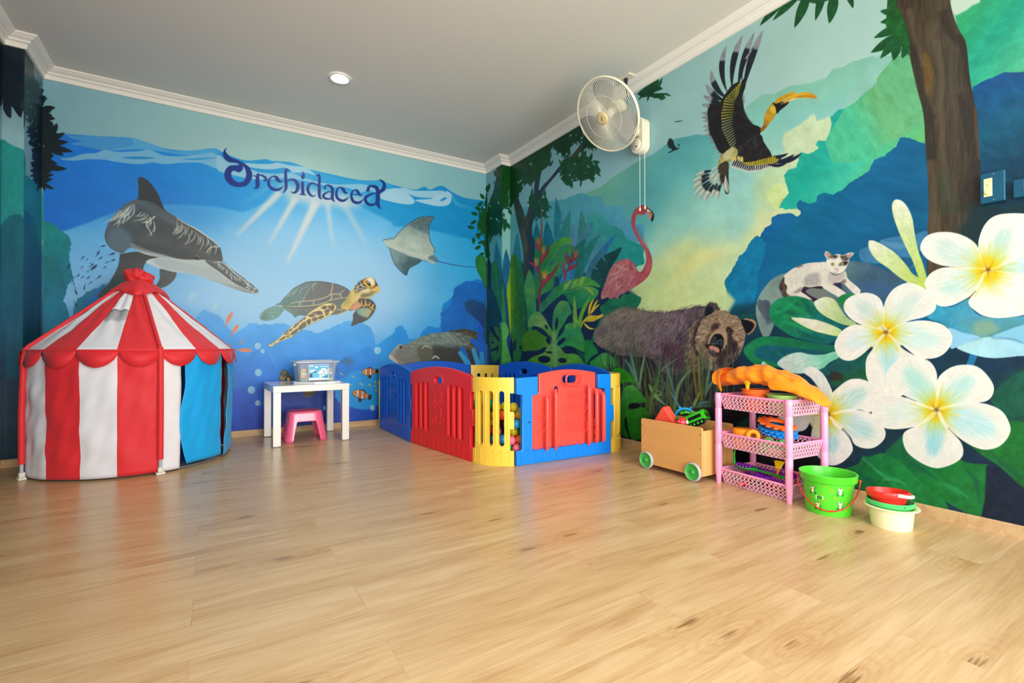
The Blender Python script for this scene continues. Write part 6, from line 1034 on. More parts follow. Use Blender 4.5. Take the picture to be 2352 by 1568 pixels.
# flat case under the block bin: angled front corners
bm = bmesh.new(); prism(bm, [(-.20, .06), (-.20, -.02), (-.06, -.155), (.10, -.16), (.155, -.12), (.155, .13), (-.15, .13)], 0, .018)
fc = obj('flat_case', bm, mat('case_white', '#e4e6ea', .4), None, None, loc=(-2.05, -.50, TZ+.0006), bevel=.0015); tag(fc, 'flat white case with angled corners under the bin of blocks', 'case')
BZ = TZ+.0195
CLR = mat('clear_plastic', '#dfe6ec', .12, .6, alpha=.22)
bn = thing('storage_bin', 'clear plastic bin of building blocks with a bright blue label', 'storage bin', (-2.075, -.46, BZ), .05)
bm = bmesh.new(); g = []
def rr3(hx_, hy_, r, z): return [(x, y, z) for x, y in rrect(-hx_, hx_, -hy_, hy_, r, 5)]
for hx_, hy_, z in ((.142, .095, 0), (.147, .1, .02), (.16, .112, .155)): g.append([bm.verts.new(p) for p in rr3(hx_, hy_, .025, z)])
for a, b in zip(g, g[1:]):
    for i in range(len(a)): bm.faces.new([a[i], a[(i+1) % len(a)], b[(i+1) % len(a)], b[i]])
bm.faces.new(g[0][::-1]); obj('bin_body', bm, CLR, bn, 60, solid=.002)
bm = bmesh.new(); prism(bm, rrect(-.181, .181, -.13, .13, .022), .155, .172, holes=[]); obj('lid', bm, mat('lid_plastic', '#d5dade', .2, .5, alpha=.55), bn, 40, bevel=.004)
bm = bmesh.new(); prism(bm, rrect(-.13, .13, -.09, .09, .02), .1725, .179); obj('lid_panel', bm, mat('lid_panel_plastic', '#dfe3e6', .2, .5, alpha=.6), bn, 40, bevel=.003)
for x in (-.165, .165):
    bm = bmesh.new(); box(bm, x-.012, x+.012, -.03, .03, .13, .16); obj('latch', bm, mat('latch_grey', '#b9bec2', .3), bn, None, bevel=.003)
bm = bmesh.new(); [box(bm, x-.0015, x+.0015, -.1195+.0, -.113, .02, .152, Matrix.Rotation(0, 4, 'X')) for x in (-.135, -.12, -.105, -.09)]; obj('bin_rib', bm, CLR, bn, None)
lb = thing('label_sheet', None, None); lb.parent = bn; lb['label'] = 'cyan and white printed label reading 800 pieces'
lb.location = (.005, -.1165, .078); lb.rotation_euler = (math.radians(84), 0, 0)
obj('label_paper', newbox(-.082, .082, -.068, .068, -.001, .0005), mat('label_cyan', '#35b4e0', .35, .5, var=.12, vscale=18), lb, None)
LW, LK = mat('label_white', '#eef2f2', .4), mat('label_black', '#15202a', .4)
def flat(pl, m, par, z, name='print'):
    bm = bmesh.new()
    for p in pl: bm.faces.new([bm.verts.new((a, b, z)) for a, b in p])
    o = obj(name, bm, m, par, None)
    return o
el = lambda x, y, a, b, n=14, r=0.: [(x+math.cos(t)*a*math.cos(r)-math.sin(t)*b*math.sin(r), y+math.cos(t)*a*math.sin(r)+math.sin(t)*b*math.cos(r)) for t in np.linspace(0, 2*math.pi, n+1)[:-1]]
flat([[(-.08, .064), (.08, .064), (.08, .067), (-.08, .067)], [(-.081, -.066), (-.078, -.066), (-.078, .067), (-.081, .067)], [(.078, -.066), (.081, -.066), (.081, .067), (.078, .067)], el(-.018, .042, .013, .01), [(-.075, .05), (-.04, .048), (-.04, .056), (-.075, .057)], [(.01, .045), (.075, .043), (.075, .048), (.01, .05)], el(.04, .025, .02, .008), el(-.05, .012, .026, .008, r=.2), [(-.078, -.066), (.078, -.066), (.078, -.056), (.0, -.048), (-.078, -.050)],  el(.02, 0, .03, .016, r=.5), el(.055, .012, .022, .01)], LW, lb, .0009)
flat([[(-.076, -.045), (-.05, -.04), (-.055, -.018), (-.03, .008), (-.05, -.008), (-.076, -.015)], el(-.03, .004, .007, .008), [(-.016, .03), (-.004, .031), (-.004, .034), (-.016, .033)]], LK, lb, .0012)
for i, (x, y) in enumerate(((.014, -.036), (.036, -.022), (.06, -.008))): flat([el(x, y, .0165, .0165)], LK, lb, .0014); flat([el(x, y, .0145, .0145)], mat('label_pale', '#b8e0ea', .4), lb, .0017)
def text(body, size, m, parent, loc, rot=(0, 0, 0), ext=.0003, name='lettering', align='CENTER', bold=.0):
    c = bpy.data.curves.new(name, 'FONT'); c.body = body; c.size = size; c.extrude = ext; c.align_x = align; c.align_y = 'CENTER'; c.offset = bold; c.resolution_u = 3
    o = bpy.data.objects.new(name, c); COL.objects.link(o); dg = bpy.context.evaluated_depsgraph_get(); me = bpy.data.meshes.new_from_object(o.evaluated_get(dg)); bpy.data.objects.remove(o)
    q_ = link(name, me, m, parent); q_.location = loc; q_.rotation_euler = rot; return q_
for i, (ch, x, y) in enumerate((('8', .014, -.036), ('0', .036, -.022), ('0', .06, -.008))): text(ch, .03, LW, lb, (x, y, .0022), (0, 0, .5), bold=.0012)
text('PIECES', .012, LK, lb, (.062, -.042, .0016), (0, 0, .5), bold=.0006)
# blocks inside the bin
BC = {'yellow': '#f0c02c', 'coral': '#ee6a5c', 'orange': '#f09050', 'green': '#52b060', 'blue': '#4a8cc0', 'pink': '#f08ca0', 'lime': '#b8d048', 'cream': '#e8dcc0'}
kk = list(BC); rb = random.Random(3); nb = 0
for lay in range(4):
    for iy in range(3):
        for ix in range(6):
            if lay == 3 and (ix+iy) % 3: continue
            if lay == 2 and (ix*iy) % 4 == 3: continue
            cn = kk[rb.randrange(len(kk))]; x = -.11+ix*.044+rb.uniform(-.002, .002); y = -.062+iy*.056+rb.uniform(-.002, .002); bm = bmesh.new(); box(bm, -.018, .018, -.024, .024, 0, .02)
            for a in (-.009, .009):
                for b in (-.012, .012): lathe(bm, [(.006, .02), (.006, .024), (0, .024)], 8, cx=a, cy=b)
            o = obj('toy_block', bm, mat('block_'+cn, BC[cn], .35), None, 30, loc=(-2.075+x*math.cos(.05)-y*math.sin(.05), -.46+y*math.cos(.05)+x*math.sin(.05), BZ+.004+lay*.0265)); o.rotation_euler.z = rb.uniform(-.06, .12)
            tag(o, cn+' building block inside the clear bin on the table', 'toy block', cn+' blocks in the clear bin')
# ---------------------------------------------------------------- pink stool
PK = mat('stool_pink', '#f2648c', .22, .5, coat=.25, sub=.05)
st = thing('step_stool', 'glossy pink plastic step stool under the white table', 'stool', (-2.155, -.43, 0), .02)
bm = bmesh.new(); SH = .248; per = []; N_ = 128
def srr(s, hx_, hy_, r):
    """point on a rounded rectangle at angle-like parameter"""
    t = 2*math.pi*s; c, q_ = math.cos(t), math.sin(t); e = .38
    return math.copysign(abs(c)**e, c)*hx_, math.copysign(abs(q_)**e, q_)*hy_
def legcut(x, y, hx_, hy_):
    u = abs(x)/hx_; v = abs(y)/hy_
    if v > .93 and u < .62: return min(1, ((.62-u)/.10))**.5*.165
    if u > .93 and v < .52: return min(1, ((.52-v)/.10))**.5*.150
    return 0.
g = []; ss = np.linspace(0, 1, N_*2+1)[:-1]
for j in range(13):
    t = j/12; row = []
    for s in ss:
        x, y = srr(s, .172, .137, .03); h = legcut(x, y, .172, .137); z = h+(SH-.018-h)*t; w = 1-z/SH; row.append(bm.verts.new(srr(s, .132+.04*w**1.1, .10+.037*w**1.1, .03)+(z,)))
    g.append(row)
for hx_, hy_, z in ((.1315, .0995, SH-.009), (.127, .095, SH-.002), (.118, .086, SH+.002), (.105, .074, SH-.003), (.02, .015, SH-.003)): g.append([bm.verts.new(srr(s, hx_, hy_, .03)+(z,)) for s in ss])
M2 = len(ss)
for a, b in zip(g, g[1:]):
    for i in range(M2): bm.faces.new([a[i], a[(i+1) % M2], b[(i+1) % M2], b[i]])
bm.faces.new(g[-1]); obj('stool_body', bm, PK, st, 60, solid=.003)
bm = bmesh.new(); [box(bm, -.09+k*.0125, -.084+k*.0125, -.06, .06, SH-.0035, SH-.0015) for k in range(15)]; obj('grip_rib', bm, PK, st, None)
# ---------------------------------------------------------------- playpen
PB = mat('pen_blue', '#0a5ccf', .33, .45, bump=.03, bscale=300); PR = mat('pen_red', '#e4262e', .33, .45, bump=.03, bscale=300); PY = mat('pen_yellow', '#f2c848', .33, .45, bump=.03, bscale=300)
PBL = mat('pen_blue_lit', '#0b84ee', .33, .45, bump=.03, bscale=300); PRL = mat('pen_red_lit', '#fb5247', .33, .45, bump=.03, bscale=300)  # lit copies of the pen colours: the gate's stronger light is painted in
pen = thing('playpen', 'plastic playpen of blue, red and yellow panels holding a ball pit', 'playpen', (0, 0, 0))
PT = .032
def stad(cx, z0, z1, w, n=6):
    r = w/2; return [(cx+math.cos(math.pi*k/n)*r, z1-r+math.sin(math.pi*k/n)*r) for k in range(n+1)]+[(cx-math.cos(math.pi*k/n)*r, z0+r-math.sin(math.pi*k/n)*r) for k in range(n+1)]
def bent(o, f):
    for v in o.data.vertices: v.co = Vector(f(v.co))
def rib(bm, x, z0, z1, r=.016, y=-PT/2):
    y += .008
    tube(bm, [(x, y+.008, z0-.02), (x, y+.002, z0+.006), (x, y, z0+.03), (x, y, z1-.03), (x, y+.002, z1-.006), (x, y+.008, z1+.02)], [r*.55, r*.9, r, r, r*.9, r*.55], 12, flat=1)
def bear_lines(bm, cx, cz, s=1., y=-PT/2, r=.0022):
    def L(p, c=False): tube(bm, [(cx+a*s, y-.0006, cz+b*s) for a, b in p], r*s, 6, closed=c, caps=not c)
    arc = lambda x, z, a, b, t0, t1, n=14: [(x+math.cos(math.radians(t0+(t1-t0)*k/n))*a, z+math.sin(math.radians(t0+(t1-t0)*k/n))*b) for k in range(n+1)]
    L(arc(0, .07, .052, .05, -60, 240)); L(arc(-.045, .115, .018, .02, 20, 260, 8)); L(arc(.045, .115, .018, .02, -80, 160, 8)); L(arc(0, .052, .026, .02, 0, 340)); L(arc(0, .058, .008, .005, 0, 340, 8)); L(arc(0, .118, .034, .03, 0, 180, 8)); L([(-.04, .112), (0, .122), (.04, .112)])
    L([(-.03, .015), (-.045, -.03), (-.04, -.075)]); L([(.03, .015), (.045, -.03), (.04, -.075)]); L([(-.035, .0), (-.07, .02), (-.082, .05), (-.07, .058), (-.05, .035)]); L([(.035, .0), (.07, .02), (.082, .05), (.07, .058), (.05, .035)])
    L(arc(-.055, -.085, .026, .036, 0, 340)); L(arc(.055, -.085, .026, .036, 0, 340)); L([(-.03, -.1), (0, -.108), (.03, -.1)]); L([(0, -.02), (0, -.07)])
def pickets(bm, L_, n, y=-PT/2):
    for k in range(n):
        x = .03+(L_-.06)*k/(n-1); tube(bm, [(x-.02, y, .088), (x, y-.001, .106), (x+.002, y-.001, .012)], .0018, 5)
        for z in (.032, .076): sph(bm, (x+.018, y, z), .0035, 1, .6, 1, 8)
LP = .84
def pen_panel(name, m, P0, P1, flip=False, handle=True):
    """one fence panel between two floor points, outside face to the right of travel"""
    P0 = Vector(P0); P1 = Vector(P1); L_ = (P1-P0).length; a = math.atan2(P1.y-P0.y, P1.x-P0.x); k = L_/LP
    base = bpy.data.objects.new(name, None)
    top = [(L_*(1-t), .588+.055*math.sin(math.pi*(1-t))**.9 if 0 < t < 1 else .588) for t in np.linspace(0, 1, 17)]
    out = [(0, 0), (L_, 0), (L_, .10), (L_-.018, .115), (L_-.018, .24), (L_+.012, .245), (L_+.012, .36), (L_-.018, .365), (L_-.018, .47), (L_, .485)]+top+[(0, .485), (.018, .47), (.018, .115), (0, .10)]
    sx = [.118, .19, .262, .578, .65, .722]; holes = [stad(x*k, .13, .50 if x in (.118, .722) else .515, .034) for x in sx]
    if handle: holes.append(rrect(L_/2-.052, L_/2+.052, .515, .565, .02, 5))
    bm = bmesh.new(); prism(bm, out, -PT/2, PT/2, XZ, holes)
    o = obj(name, bm, m, pen, 35, bevel=.0045, seg=2); o.location = P0; o.rotation_euler.z = a
    bm = bmesh.new()
    for x in (.082, .154, .226, .542, .614, .686): rib(bm, x*k, .13, .505)
    if handle: tube(bm, [(p[0], -PT/2+.002, p[1]) for p in rrect(L_/2-.06, L_/2+.06, .507, .573, .026, 5)], .007, 8, closed=True)
    obj('rib', bm, m, o, 60)
    bm = bmesh.new(); bear_lines(bm, L_/2, .32); obj('bear_relief', bm, m, o, 60); bm = bmesh.new(); pickets(bm, L_, 13); obj('picket_relief', bm, m, o, 60)
    return o
def corner(name, P0, P1, bulge=.075):
    """curved corner post with three slots"""
    P0 = Vector(P0); P1 = Vector(P1); ch = (P1-P0).length; a = math.atan2(P1.y-P0.y, P1.x-P0.x); R = (ch*ch/4+bulge*bulge)/(2*bulge); half = math.asin(min(1, ch/2/R)); AL = 2*half*R
    xs = sorted(set(list(np.linspace(0, AL, 25))+[AL*f+d for f in (.26, .5, .74) for d in np.linspace(-.018, .018, 7)])); sl = [(AL*f, .13, .50) for f in (.26, .5, .74)]
    bm = bmesh.new(); r = .018
    def lohi(x):
        for c, z0, z1 in sl:
            if abs(x-c) <= r+1e-9: q_ = math.sqrt(max(0, r*r-(x-c)**2)); return z0+r-q_, z1-r+q_
        return None
    def ntop(x):
        d = min(x, AL-x); return .59
    for x0, x1 in zip(xs, xs[1:]):
        xm = (x0+x1)/2; s = any(abs(xm-c) < r for c, _, _ in sl)
        if s: A, B = lohi(x0) or lohi(xm), lohi(x1) or lohi(xm); iv = [((0, 0), (A[0], B[0])), ((A[1], B[1]), (ntop(x0), ntop(x1)))]
        elif xm < .02 or xm > AL-.02: iv = [((0, 0), (.1, .1))]+([((.245, .245), (.36, .36))] if xm > AL-.02 else [])+[((.485, .485), (.59, .59))]
        else: iv = [((0, 0), (ntop(x0), ntop(x1)))]
        for (za, zb_), (zc_, zd) in iv:
            vs = [bm.verts.new(p) for p in ((x0, -PT/2, za), (x1, -PT/2, zb_), (x1, -PT/2, zd), (x0, -PT/2, zc_), (x0, PT/2, za), (x1, PT/2, zb_), (x1, PT/2, zd), (x0, PT/2, zc_))]
            for f in ((0,1,2,3),(7,6,5,4),(3,2,6,7),(0,4,5,1),(0,3,7,4),(1,5,6,2)): bm.faces.new([vs[i] for i in f])
    bmesh.ops.remove_doubles(bm, verts=bm.verts, dist=1e-5)
    def f(c): t = (c.x/AL*2-1)*half; rr_ = R-c.y-0; return (ch/2+math.sin(t)*rr_, -(math.cos(t)*rr_-R*math.cos(half)), c.z)
    o = obj(name, bm, PY, pen, None); bent(o, f); o.location = P0; o.rotation_euler.z = a
    bm = bmesh.new(); [rib(bm, AL*x, .13, .505, .011) for x in (.13, .38, .62, .87)]; q_ = obj('rib', bm, PY, o, 60); bent(q_, f)
    bm = bmesh.new(); pickets(bm, AL, 6); q_ = obj('picket_relief', bm, PY, o, 60); bent(q_, f)
    return o
# travelling counter-clockwise seen from outside so that local -y faces out
pen_panel('side_panel', PB, (-1.42, -.215, 0), (-1.42, -1.065, 0)); pen_panel('side_panel', PR, (-1.42, -1.075, 0), (-1.302, -1.945, 0))
corner('corner_panel', (-1.300, -1.957, 0), (-1.128, -2.190, 0), .042)
corner('corner_panel', (-.292, -2.225, 0), (-.115, -2.06, 0), .06)
pen_panel('side_panel', PB, (-.107, -2.05, 0), (-.052, -1.21, 0)); pen_panel('side_panel', PB, (-.052, -1.20, 0), (-.155, -.375, 0))
corner('corner_panel', (-.165, -.365, 0), (-.37, -.10, 0), .05)
pen_panel('side_panel', PB, (-.38, -.095, 0), (-1.22, -.075, 0)); corner('corner_panel', (-1.235, -.08, 0), (-1.418, -.205, 0), .045)
# gate: blue frame and red door
G0 = Vector((-1.118, -2.198, 0)); G1 = Vector((-.298, -2.236, 0)); GA = math.atan2(G1.y-G0.y, G1.x-G0.x)
out = [(0, 0), (.82, 0), (.82, .235), (.848, .24), (.848, .355), (.82, .36), (.82, .59), (.706, .592), (.70, .585), (.70, .49), (.768, .482), (.768, .09), (.125, .09), (.125, .462), (.17, .468), (.17, .592), (.0, .585), (0, .478), (.045, .47), (.045, .10), (0, .095)]
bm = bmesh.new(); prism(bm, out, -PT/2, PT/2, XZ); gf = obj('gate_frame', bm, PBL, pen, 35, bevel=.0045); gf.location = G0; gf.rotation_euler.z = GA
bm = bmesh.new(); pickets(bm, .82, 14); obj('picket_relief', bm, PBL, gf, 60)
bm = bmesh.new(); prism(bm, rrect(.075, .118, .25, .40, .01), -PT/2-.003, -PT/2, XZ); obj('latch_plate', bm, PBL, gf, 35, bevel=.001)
bm = bmesh.new(); lathe(bm, [(.006, 0), (.006, .003), (0, .003)], 12, M=Matrix.Translation((.098, -PT/2-.003, .285)) @ Matrix.Rotation(math.pi/2, 4, 'X')); obj('latch_button', bm, mat('dark_plastic', '#2a3038', .4), gf, 35)
arcT = [(.20+.50*t, .600+.032*math.sin(math.pi*min(1, t*.9+.06))) for t in np.linspace(1, 0, 15)]
out = [(.155, .052), (.75, .066), (.768, .08), (.768, .465), (.755, .48), (.70, .482)]+arcT+[(.20, .475), (.155, .47), (.14, .455), (.14, .07)]
holes = [stad(.27, .10, .45, .036), stad(.345, .11, .515, .036), stad(.637, .10, .515, .036), stad(.705, .11, .455, .036), rrect(.40, .525, .535, .59, .024, 5)]
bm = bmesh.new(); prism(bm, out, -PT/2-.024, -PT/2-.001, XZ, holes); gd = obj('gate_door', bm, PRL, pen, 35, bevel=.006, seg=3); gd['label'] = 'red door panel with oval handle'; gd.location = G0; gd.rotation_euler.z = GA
bm = bmesh.new()
for x, a, b in ((.308, .10, .48), (.235, .10, .44), (.60, .10, .50), (.671, .11, .47), (.735, .11, .44)): rib(bm, x, a, b, .015, -PT/2-.024)
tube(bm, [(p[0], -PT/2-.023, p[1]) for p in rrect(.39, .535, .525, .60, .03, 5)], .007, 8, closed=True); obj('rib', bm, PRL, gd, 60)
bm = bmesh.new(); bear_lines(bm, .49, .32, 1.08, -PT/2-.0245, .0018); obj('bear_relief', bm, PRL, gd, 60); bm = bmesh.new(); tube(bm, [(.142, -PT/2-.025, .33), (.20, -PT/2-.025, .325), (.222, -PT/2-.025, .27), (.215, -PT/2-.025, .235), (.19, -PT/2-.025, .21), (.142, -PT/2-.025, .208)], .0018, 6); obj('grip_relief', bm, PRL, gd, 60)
# ---------------------------------------------------------------- balls
BALL = {'orange': '#ff6a2c', 'green': '#1fb84e', 'yellow': '#c4b81c', 'pink': '#f4708a', 'blue': '#2d9ed0'}
BR = .0335; bmats = {k: mat('ball_'+k, v, .38, .4, sub=.04) for k, v in BALL.items()}; bms = {}
for k in BALL: bm = bmesh.new(); sph(bm, (0, 0, 0), BR, seg=20); bmesh.ops.recalc_face_normals(bm, faces=bm.faces); me = bpy.data.meshes.new('ball'); bm.to_mesh(me); bm.free(); me.shade_smooth(); me.materials.append(bmats[k]); bms[k] = me
poly = [(-1.38, -.26), (-1.38, -1.06), (-1.26, -1.93), (-1.10, -2.15), (-.32, -2.19), (-.17, -2.04), (-.115, -1.2), (-.21, -.42), (-.42, -.16), (-1.2, -.14)]
def inpoly(x, y, mrg):
    c = True
    for i in range(len(poly)):
        ax, ay = poly[i]; bx, by = poly[(i+1) % len(poly)]; dx, dy = bx-ax, by-ay; l = math.hypot(dx, dy)
        if (dx*(y-ay)-dy*(x-ax))/l < mrg: c = False
    return c
def pile(x, y): d = math.hypot(x+1.2, y+2.1); return max(.13, .42-.20*d+.025*math.sin(x*9)+.02*math.cos(y*11))
cand = []; S_ = BR*2*1.03; rb = random.Random(9); lz = BR+.002; lay = 0
while lz < .45:
    ox, oy = ((0, 0), (S_/2, S_*.29), (0, S_*.58))[lay % 3]; j = 0; y = -2.25+oy
    while y < -.05:
        x = -1.5+ox+(S_/2 if j % 2 else 0)
        while x < 0:
            jx, jy = x+rb.uniform(-.0009, .0009), y+rb.uniform(-.0009, .0009)
            if inpoly(jx, jy, BR+.003) and lz < pile(jx, jy): cand.append((jx, jy, lz))
            x += S_
        y += S_*.8661; j += 1
    lz += S_*.8166; lay += 1
# nearest the front fences first: these are the ones the slots show
def near(p):
    d = min(abs(p[1]+2.17), abs(p[0]+1.33+.0)*.9+ (0 if p[1] < -1.1 else .3)); top = pile(p[0], p[1])-p[2]; return d*1.0+(0 if top < .07 else .0)+.0
cand.sort(key=near); ck = list(BALL)
for i, p in enumerate(cand[:295]):
    c = ck[rb.randrange(5)]; o = bpy.data.objects.new('pit_ball', bms[c]); COL.objects.link(o); o.location = p
    tag(o, c+' plastic ball in the playpen ball pit', 'ball', c+' balls in the ball pit')
bm = bmesh.new(); top = [p for p in cand[295:] if pile(p[0], p[1])-p[2] < .075]
tb_ = bmesh.new(); sph(tb_, (0, 0, 0), BR, seg=12); tv = np.array([v.co for v in tb_.verts]); tf = [[v.index for v in f.verts] for f in tb_.faces]; tb_.free(); bm.free()
VV = np.vstack([tv+np.array(p) for p in top]); FF = [[i+k*len(tv) for i in f] for k in range(len(top)) for f in tf]; me = bpy.data.meshes.new('ball_pile'); me.from_pydata(VV.tolist(), [], FF)
o = link('ball_pile', me, [bmats[k] for k in ck], None, 180); me.polygons.foreach_set('material_index', np.repeat([rb.randrange(5) for _ in top], len(tf)).astype(np.int32)); tag(o, 'heap of mixed plastic balls deeper inside the playpen', 'ball pile', kind='stuff')
# ---------------------------------------------------------------- wooden toy wagon
WD = mat('wagon_wood', '#d8a35e', .42, .4, bump=.05, bscale=40, var=.1, vscale=2.2, stretch=(8, .8, 9)); WE = mat('wagon_end_wood', '#e0ad6a', .42, .4, var=.09, vscale=2.2, stretch=(3, 8, 1))
GW = mat('wheel_green', '#3fae4a', .35, .45); TY = mat('tyre_grey', '#b4b0b8', .6, .3); SCR = mat('screw_dark', '#3a2418', .5)
wg = thing('toy_wagon', 'wooden toy wagon box on green wheels beside the pink rack', 'toy wagon', (-.43, -3.136, 0), -.008)
def side(x, nm):
    bm = bmesh.new(); prism(bm, rrect(0, .47, .032, .322, .012, 4), 0, .014, Matrix(((0,0,1,x),(1,0,0,0),(0,1,0,0),(0,0,0,1)))); return obj(nm, bm, WD, wg, 35, bevel=.002)
s1_ = side(0, 'side_panel'); side(.288, 'side_panel')
bm = bmesh.new()
for y in (.012, .458):
    for z in (.09, .20, .28): sph(bm, (-.0005, y, z), .0032, .5, 1, 1, 8)
obj('screw', bm, SCR, s1_, 60)
for y in (.006, .450): obj('end_panel', newbox(.0145, .2875, y, y+.014, .034, .30), WE, wg, None, bevel=.0015)
obj('bottom_board', newbox(.0145, .2875, .021, .449, .04, .052), WE, wg, None)
for y in (.055, .415):
    for x, s in ((-.017, -1), (.319, 1)):
        M_ = Matrix.Translation((x, y, .0565)) @ Matrix.Rotation(-s*math.pi/2, 4, 'Y') @ Matrix.Diagonal((1, 1, -1, 1))
        M_ = Matrix.Translation((x, y, .0565)) @ Matrix.Rotation(s*math.pi/2, 4, 'Y')
        bm = bmesh.new(); lathe(bm, [(0, .006), (.010, .0055), (.0125, .002), (.014, -.003), (.030, -.005), (.044, .001), (.047, .006), (.0485, .004), (.0485, -.012)], 40, M=M_); wh = obj('wheel', bm, GW, wg, 60)
        bm = bmesh.new(); lathe(bm, [(.0484, .004), (.052, .0045), (.0555, .001), (.0562, -.004), (.0555, -.012), (.050, -.0145), (.01, -.0145)], 40, M=M_); obj('tyre', bm, TY, wh, 60)
def W(x, y, z=0.): return Vector((x, y, z))
# toys in the wagon
CO = mat('foam_coral', '#f4543e', .6, .3, bump=.05); TO = {'green': mat('toy_green', '#38b81c', .3, .5, var=.05), 'orange': mat('toy_orange', '#f5762a', .35, .5), 'blue': mat('toy_sky_blue', '#18a4dc', .3, .5), 'yellow': mat('toy_yellow', '#f6c018', .3, .5), 'red': mat('toy_red', '#d42434', .3, .5), 'black': mat('toy_black', '#14141a', .3, .5), 'white': mat('toy_white', '#e8e6e0', .4), 'purple': mat('toy_purple', '#7a18a8', .25, .5), 'deepgreen': mat('toy_deep_green', '#12a032', .25, .5)}
bm = bmesh.new(); prism(bm, [(-.095, 0), (.095, 0), (.012, .118), (-.006, .118)], -.03, .03, XZ)
o = obj('triangle_block', bm, CO, None, 35, bevel=.008, seg=3, loc=(-.345, -2.81, .292)); o.rotation_euler = (.12, 0, -1.5); tag(o, 'coral foam triangle block leaning in the wooden wagon', 'toy block')
for i, (x, y, z, c, s) in enumerate(((-.345, -2.74, .06, 'orange', .1), (-.22, -2.74, .06, 'blue', .1), (-.345, -2.88, .06, 'yellow', .1), (-.22, -2.88, .06, 'green', .1), (-.345, -3.03, .06, 'red', .1), (-.22, -3.03, .06, 'purple', .1))):
    o = obj('toy_block', newbox(-s/2, s/2, -s/2, s/2, 0, .195), TO[c], None, None, loc=(x, y, z), bevel=.006); tag(o, c+' block low in the wooden wagon under the other toys', 'toy block')
t = thing('toy_ring', 'sky blue notched toy track ring standing in the wagon', 'toy', (-.255, -2.885, .335), 0, rot=(0, math.radians(80), math.radians(30)))
bm = bmesh.new(); tube(bm, [(math.cos(a)*.062, math.sin(a)*.062, 0) for a in np.linspace(0, 2*math.pi, 41)[:-1]], .010, 8, closed=True); obj('ring_body', bm, TO['blue'], t, 60)
for k in range(7): a = k*.9; bm = bmesh.new(); box(bm, .066, .084, -.007, .007, -.007, .007, Matrix.Rotation(a, 4, 'Z')); obj('ring_tab', bm, TO['blue'], t, None, bevel=.002)
for i, (x, y, z, c, r1, r2, l) in enumerate(((-.335, -2.918, .335, 'green', .1, .5, .08), (-.30, -2.940, .378, 'green', .2, .9, .09), (-.30, -2.945, .350, 'green', -.1, .2, .09), (-.215, -2.93, .33, 'deepgreen', .2, 1.2, .08))):
    bm = bmesh.new(); P_ = [(-l/2+l*k/6, .008*math.sin(k*2.2), .006*math.cos(k*1.7)) for k in range(7)]; tube(bm, P_, .008, 8)
    for k in range(6): box(bm, -l/2+l*k/6, -l/2+l*k/6+.006, -.013, .013, -.004, .006)
    o = obj('toy_track', bm, TO[c], None, 40, loc=(x, y, z)); o.rotation_euler = (r1, .2*i-.2, r2+1.2); tag(o, ('leaf green','bright green','light green','deep green')[i]+' toothed toy track piece among the wagon toys', 'toy')
for i, (x, y, z, rz, l) in enumerate(((-.245, -2.965, .372, 1.3, .1), (-.225, -3.0, .352, .6, .09), (-.355, -2.935, .33, 2.0, .07))):
    t = thing('toy_link', ('orange curved toy link on top of the wagon toys', 'orange flat toy link with a hole behind the green truck', 'small orange toy link beside the coral triangle')[i], 'toy', (x, y, z), rz, rot=(.5, .3*i, rz))
    bm = bmesh.new(); prism(bm, rrect(-l/2, l/2, -.018, .018, .012, 5), -.005, .005, holes=[[(math.cos(a)*.009, math.sin(a)*.009) for a in np.linspace(0, 6.28, 13)[:-1]]]); obj('link_body', bm, TO['orange'], t, 35, bevel=.002)
    bm = bmesh.new(); sph(bm, (l/2, 0, 0), .012); obj('link_knob', bm, TO['orange'], t, 60)
t = thing('toy_pod', 'red rounded toy with small white slits beside the green truck', 'toy', (-.378, -2.955, .325), .3)
bm = bmesh.new(); sph(bm, (0, 0, 0), .032, .9, 1.0, 1.05, 24); obj('pod_body', bm, TO['red'], t, 60)
for k, (y, z) in enumerate(((.008, .010), (-.012, .008), (-.006, -.012))): bm = bmesh.new(); box(bm, -.031, -.027, y-.005, y+.005, z-.0015, z+.0015); obj('slit', bm, TO['white'], t, None)
bm = bmesh.new(); sph(bm, (-.004, -.034, .006), .012, .9, .7, 1); obj('pod_nose', bm, TO['white'], t, 60)
# green truck
t = thing('toy_truck', 'bright green toy truck with black windows tipped into the wagon', 'toy truck', (-.325, -3.04, .335), 0, rot=(math.radians(-28), math.radians(12), math.radians(10)))
bm = bmesh.new(); prism(bm, [(-.036, 0), (.036, 0), (.036, .042), (.028, .058), (-.022, .06), (-.036, .046)], -.062, .062, Matrix.Rotation(math.pi/2, 4, 'X')); obj('truck_body', bm, TO['green'], t, 35, bevel=.003)
bm = bmesh.new(); box(bm, -.0372, -.0355, -.04, .045, .018, .038); obj('side_window', bm, TO['black'], t, None)
for y0, y1 in ((-.0, .02), (-.026, -.012)): bm = bmesh.new(); box(bm, y0, y1, -.0632, -.0615, .014, .036); obj('front_window', bm, TO['black'], t, None)
bm = bmesh.new(); prism(bm, rrect(-.06, .058, -.03, .001, .012, 4), -.048, -.038, Matrix(((0,0,1,0),(-1,0,0,0),(0,1,0,0),(0,0,0,1)))); obj('track', bm, TO['black'], t, 35, bevel=.002)
for k in range(4): bm = bmesh.new(); box(bm, -.0497, -.0475, -.042+k*.025, -.030+k*.025, -.02, -.009); obj('wheel', bm, TO['green'], t, None, bevel=.002)
# ---------------------------------------------------------------- pink three-tier rack
RP = mat('rack_pink', '#fbbcd2', .3, .45, sub=.08, var=.03, vscale=5); RPL = mat('rack_post_pink', '#f9a0c6', .3, .45, sub=.08)
RKW, RKD = .426, .305
rk = thing('storage_rack', 'pink three-tier plastic basket rack of toys beside the wagon', 'storage rack', (-.365, -3.60, 0), math.radians(85.3))
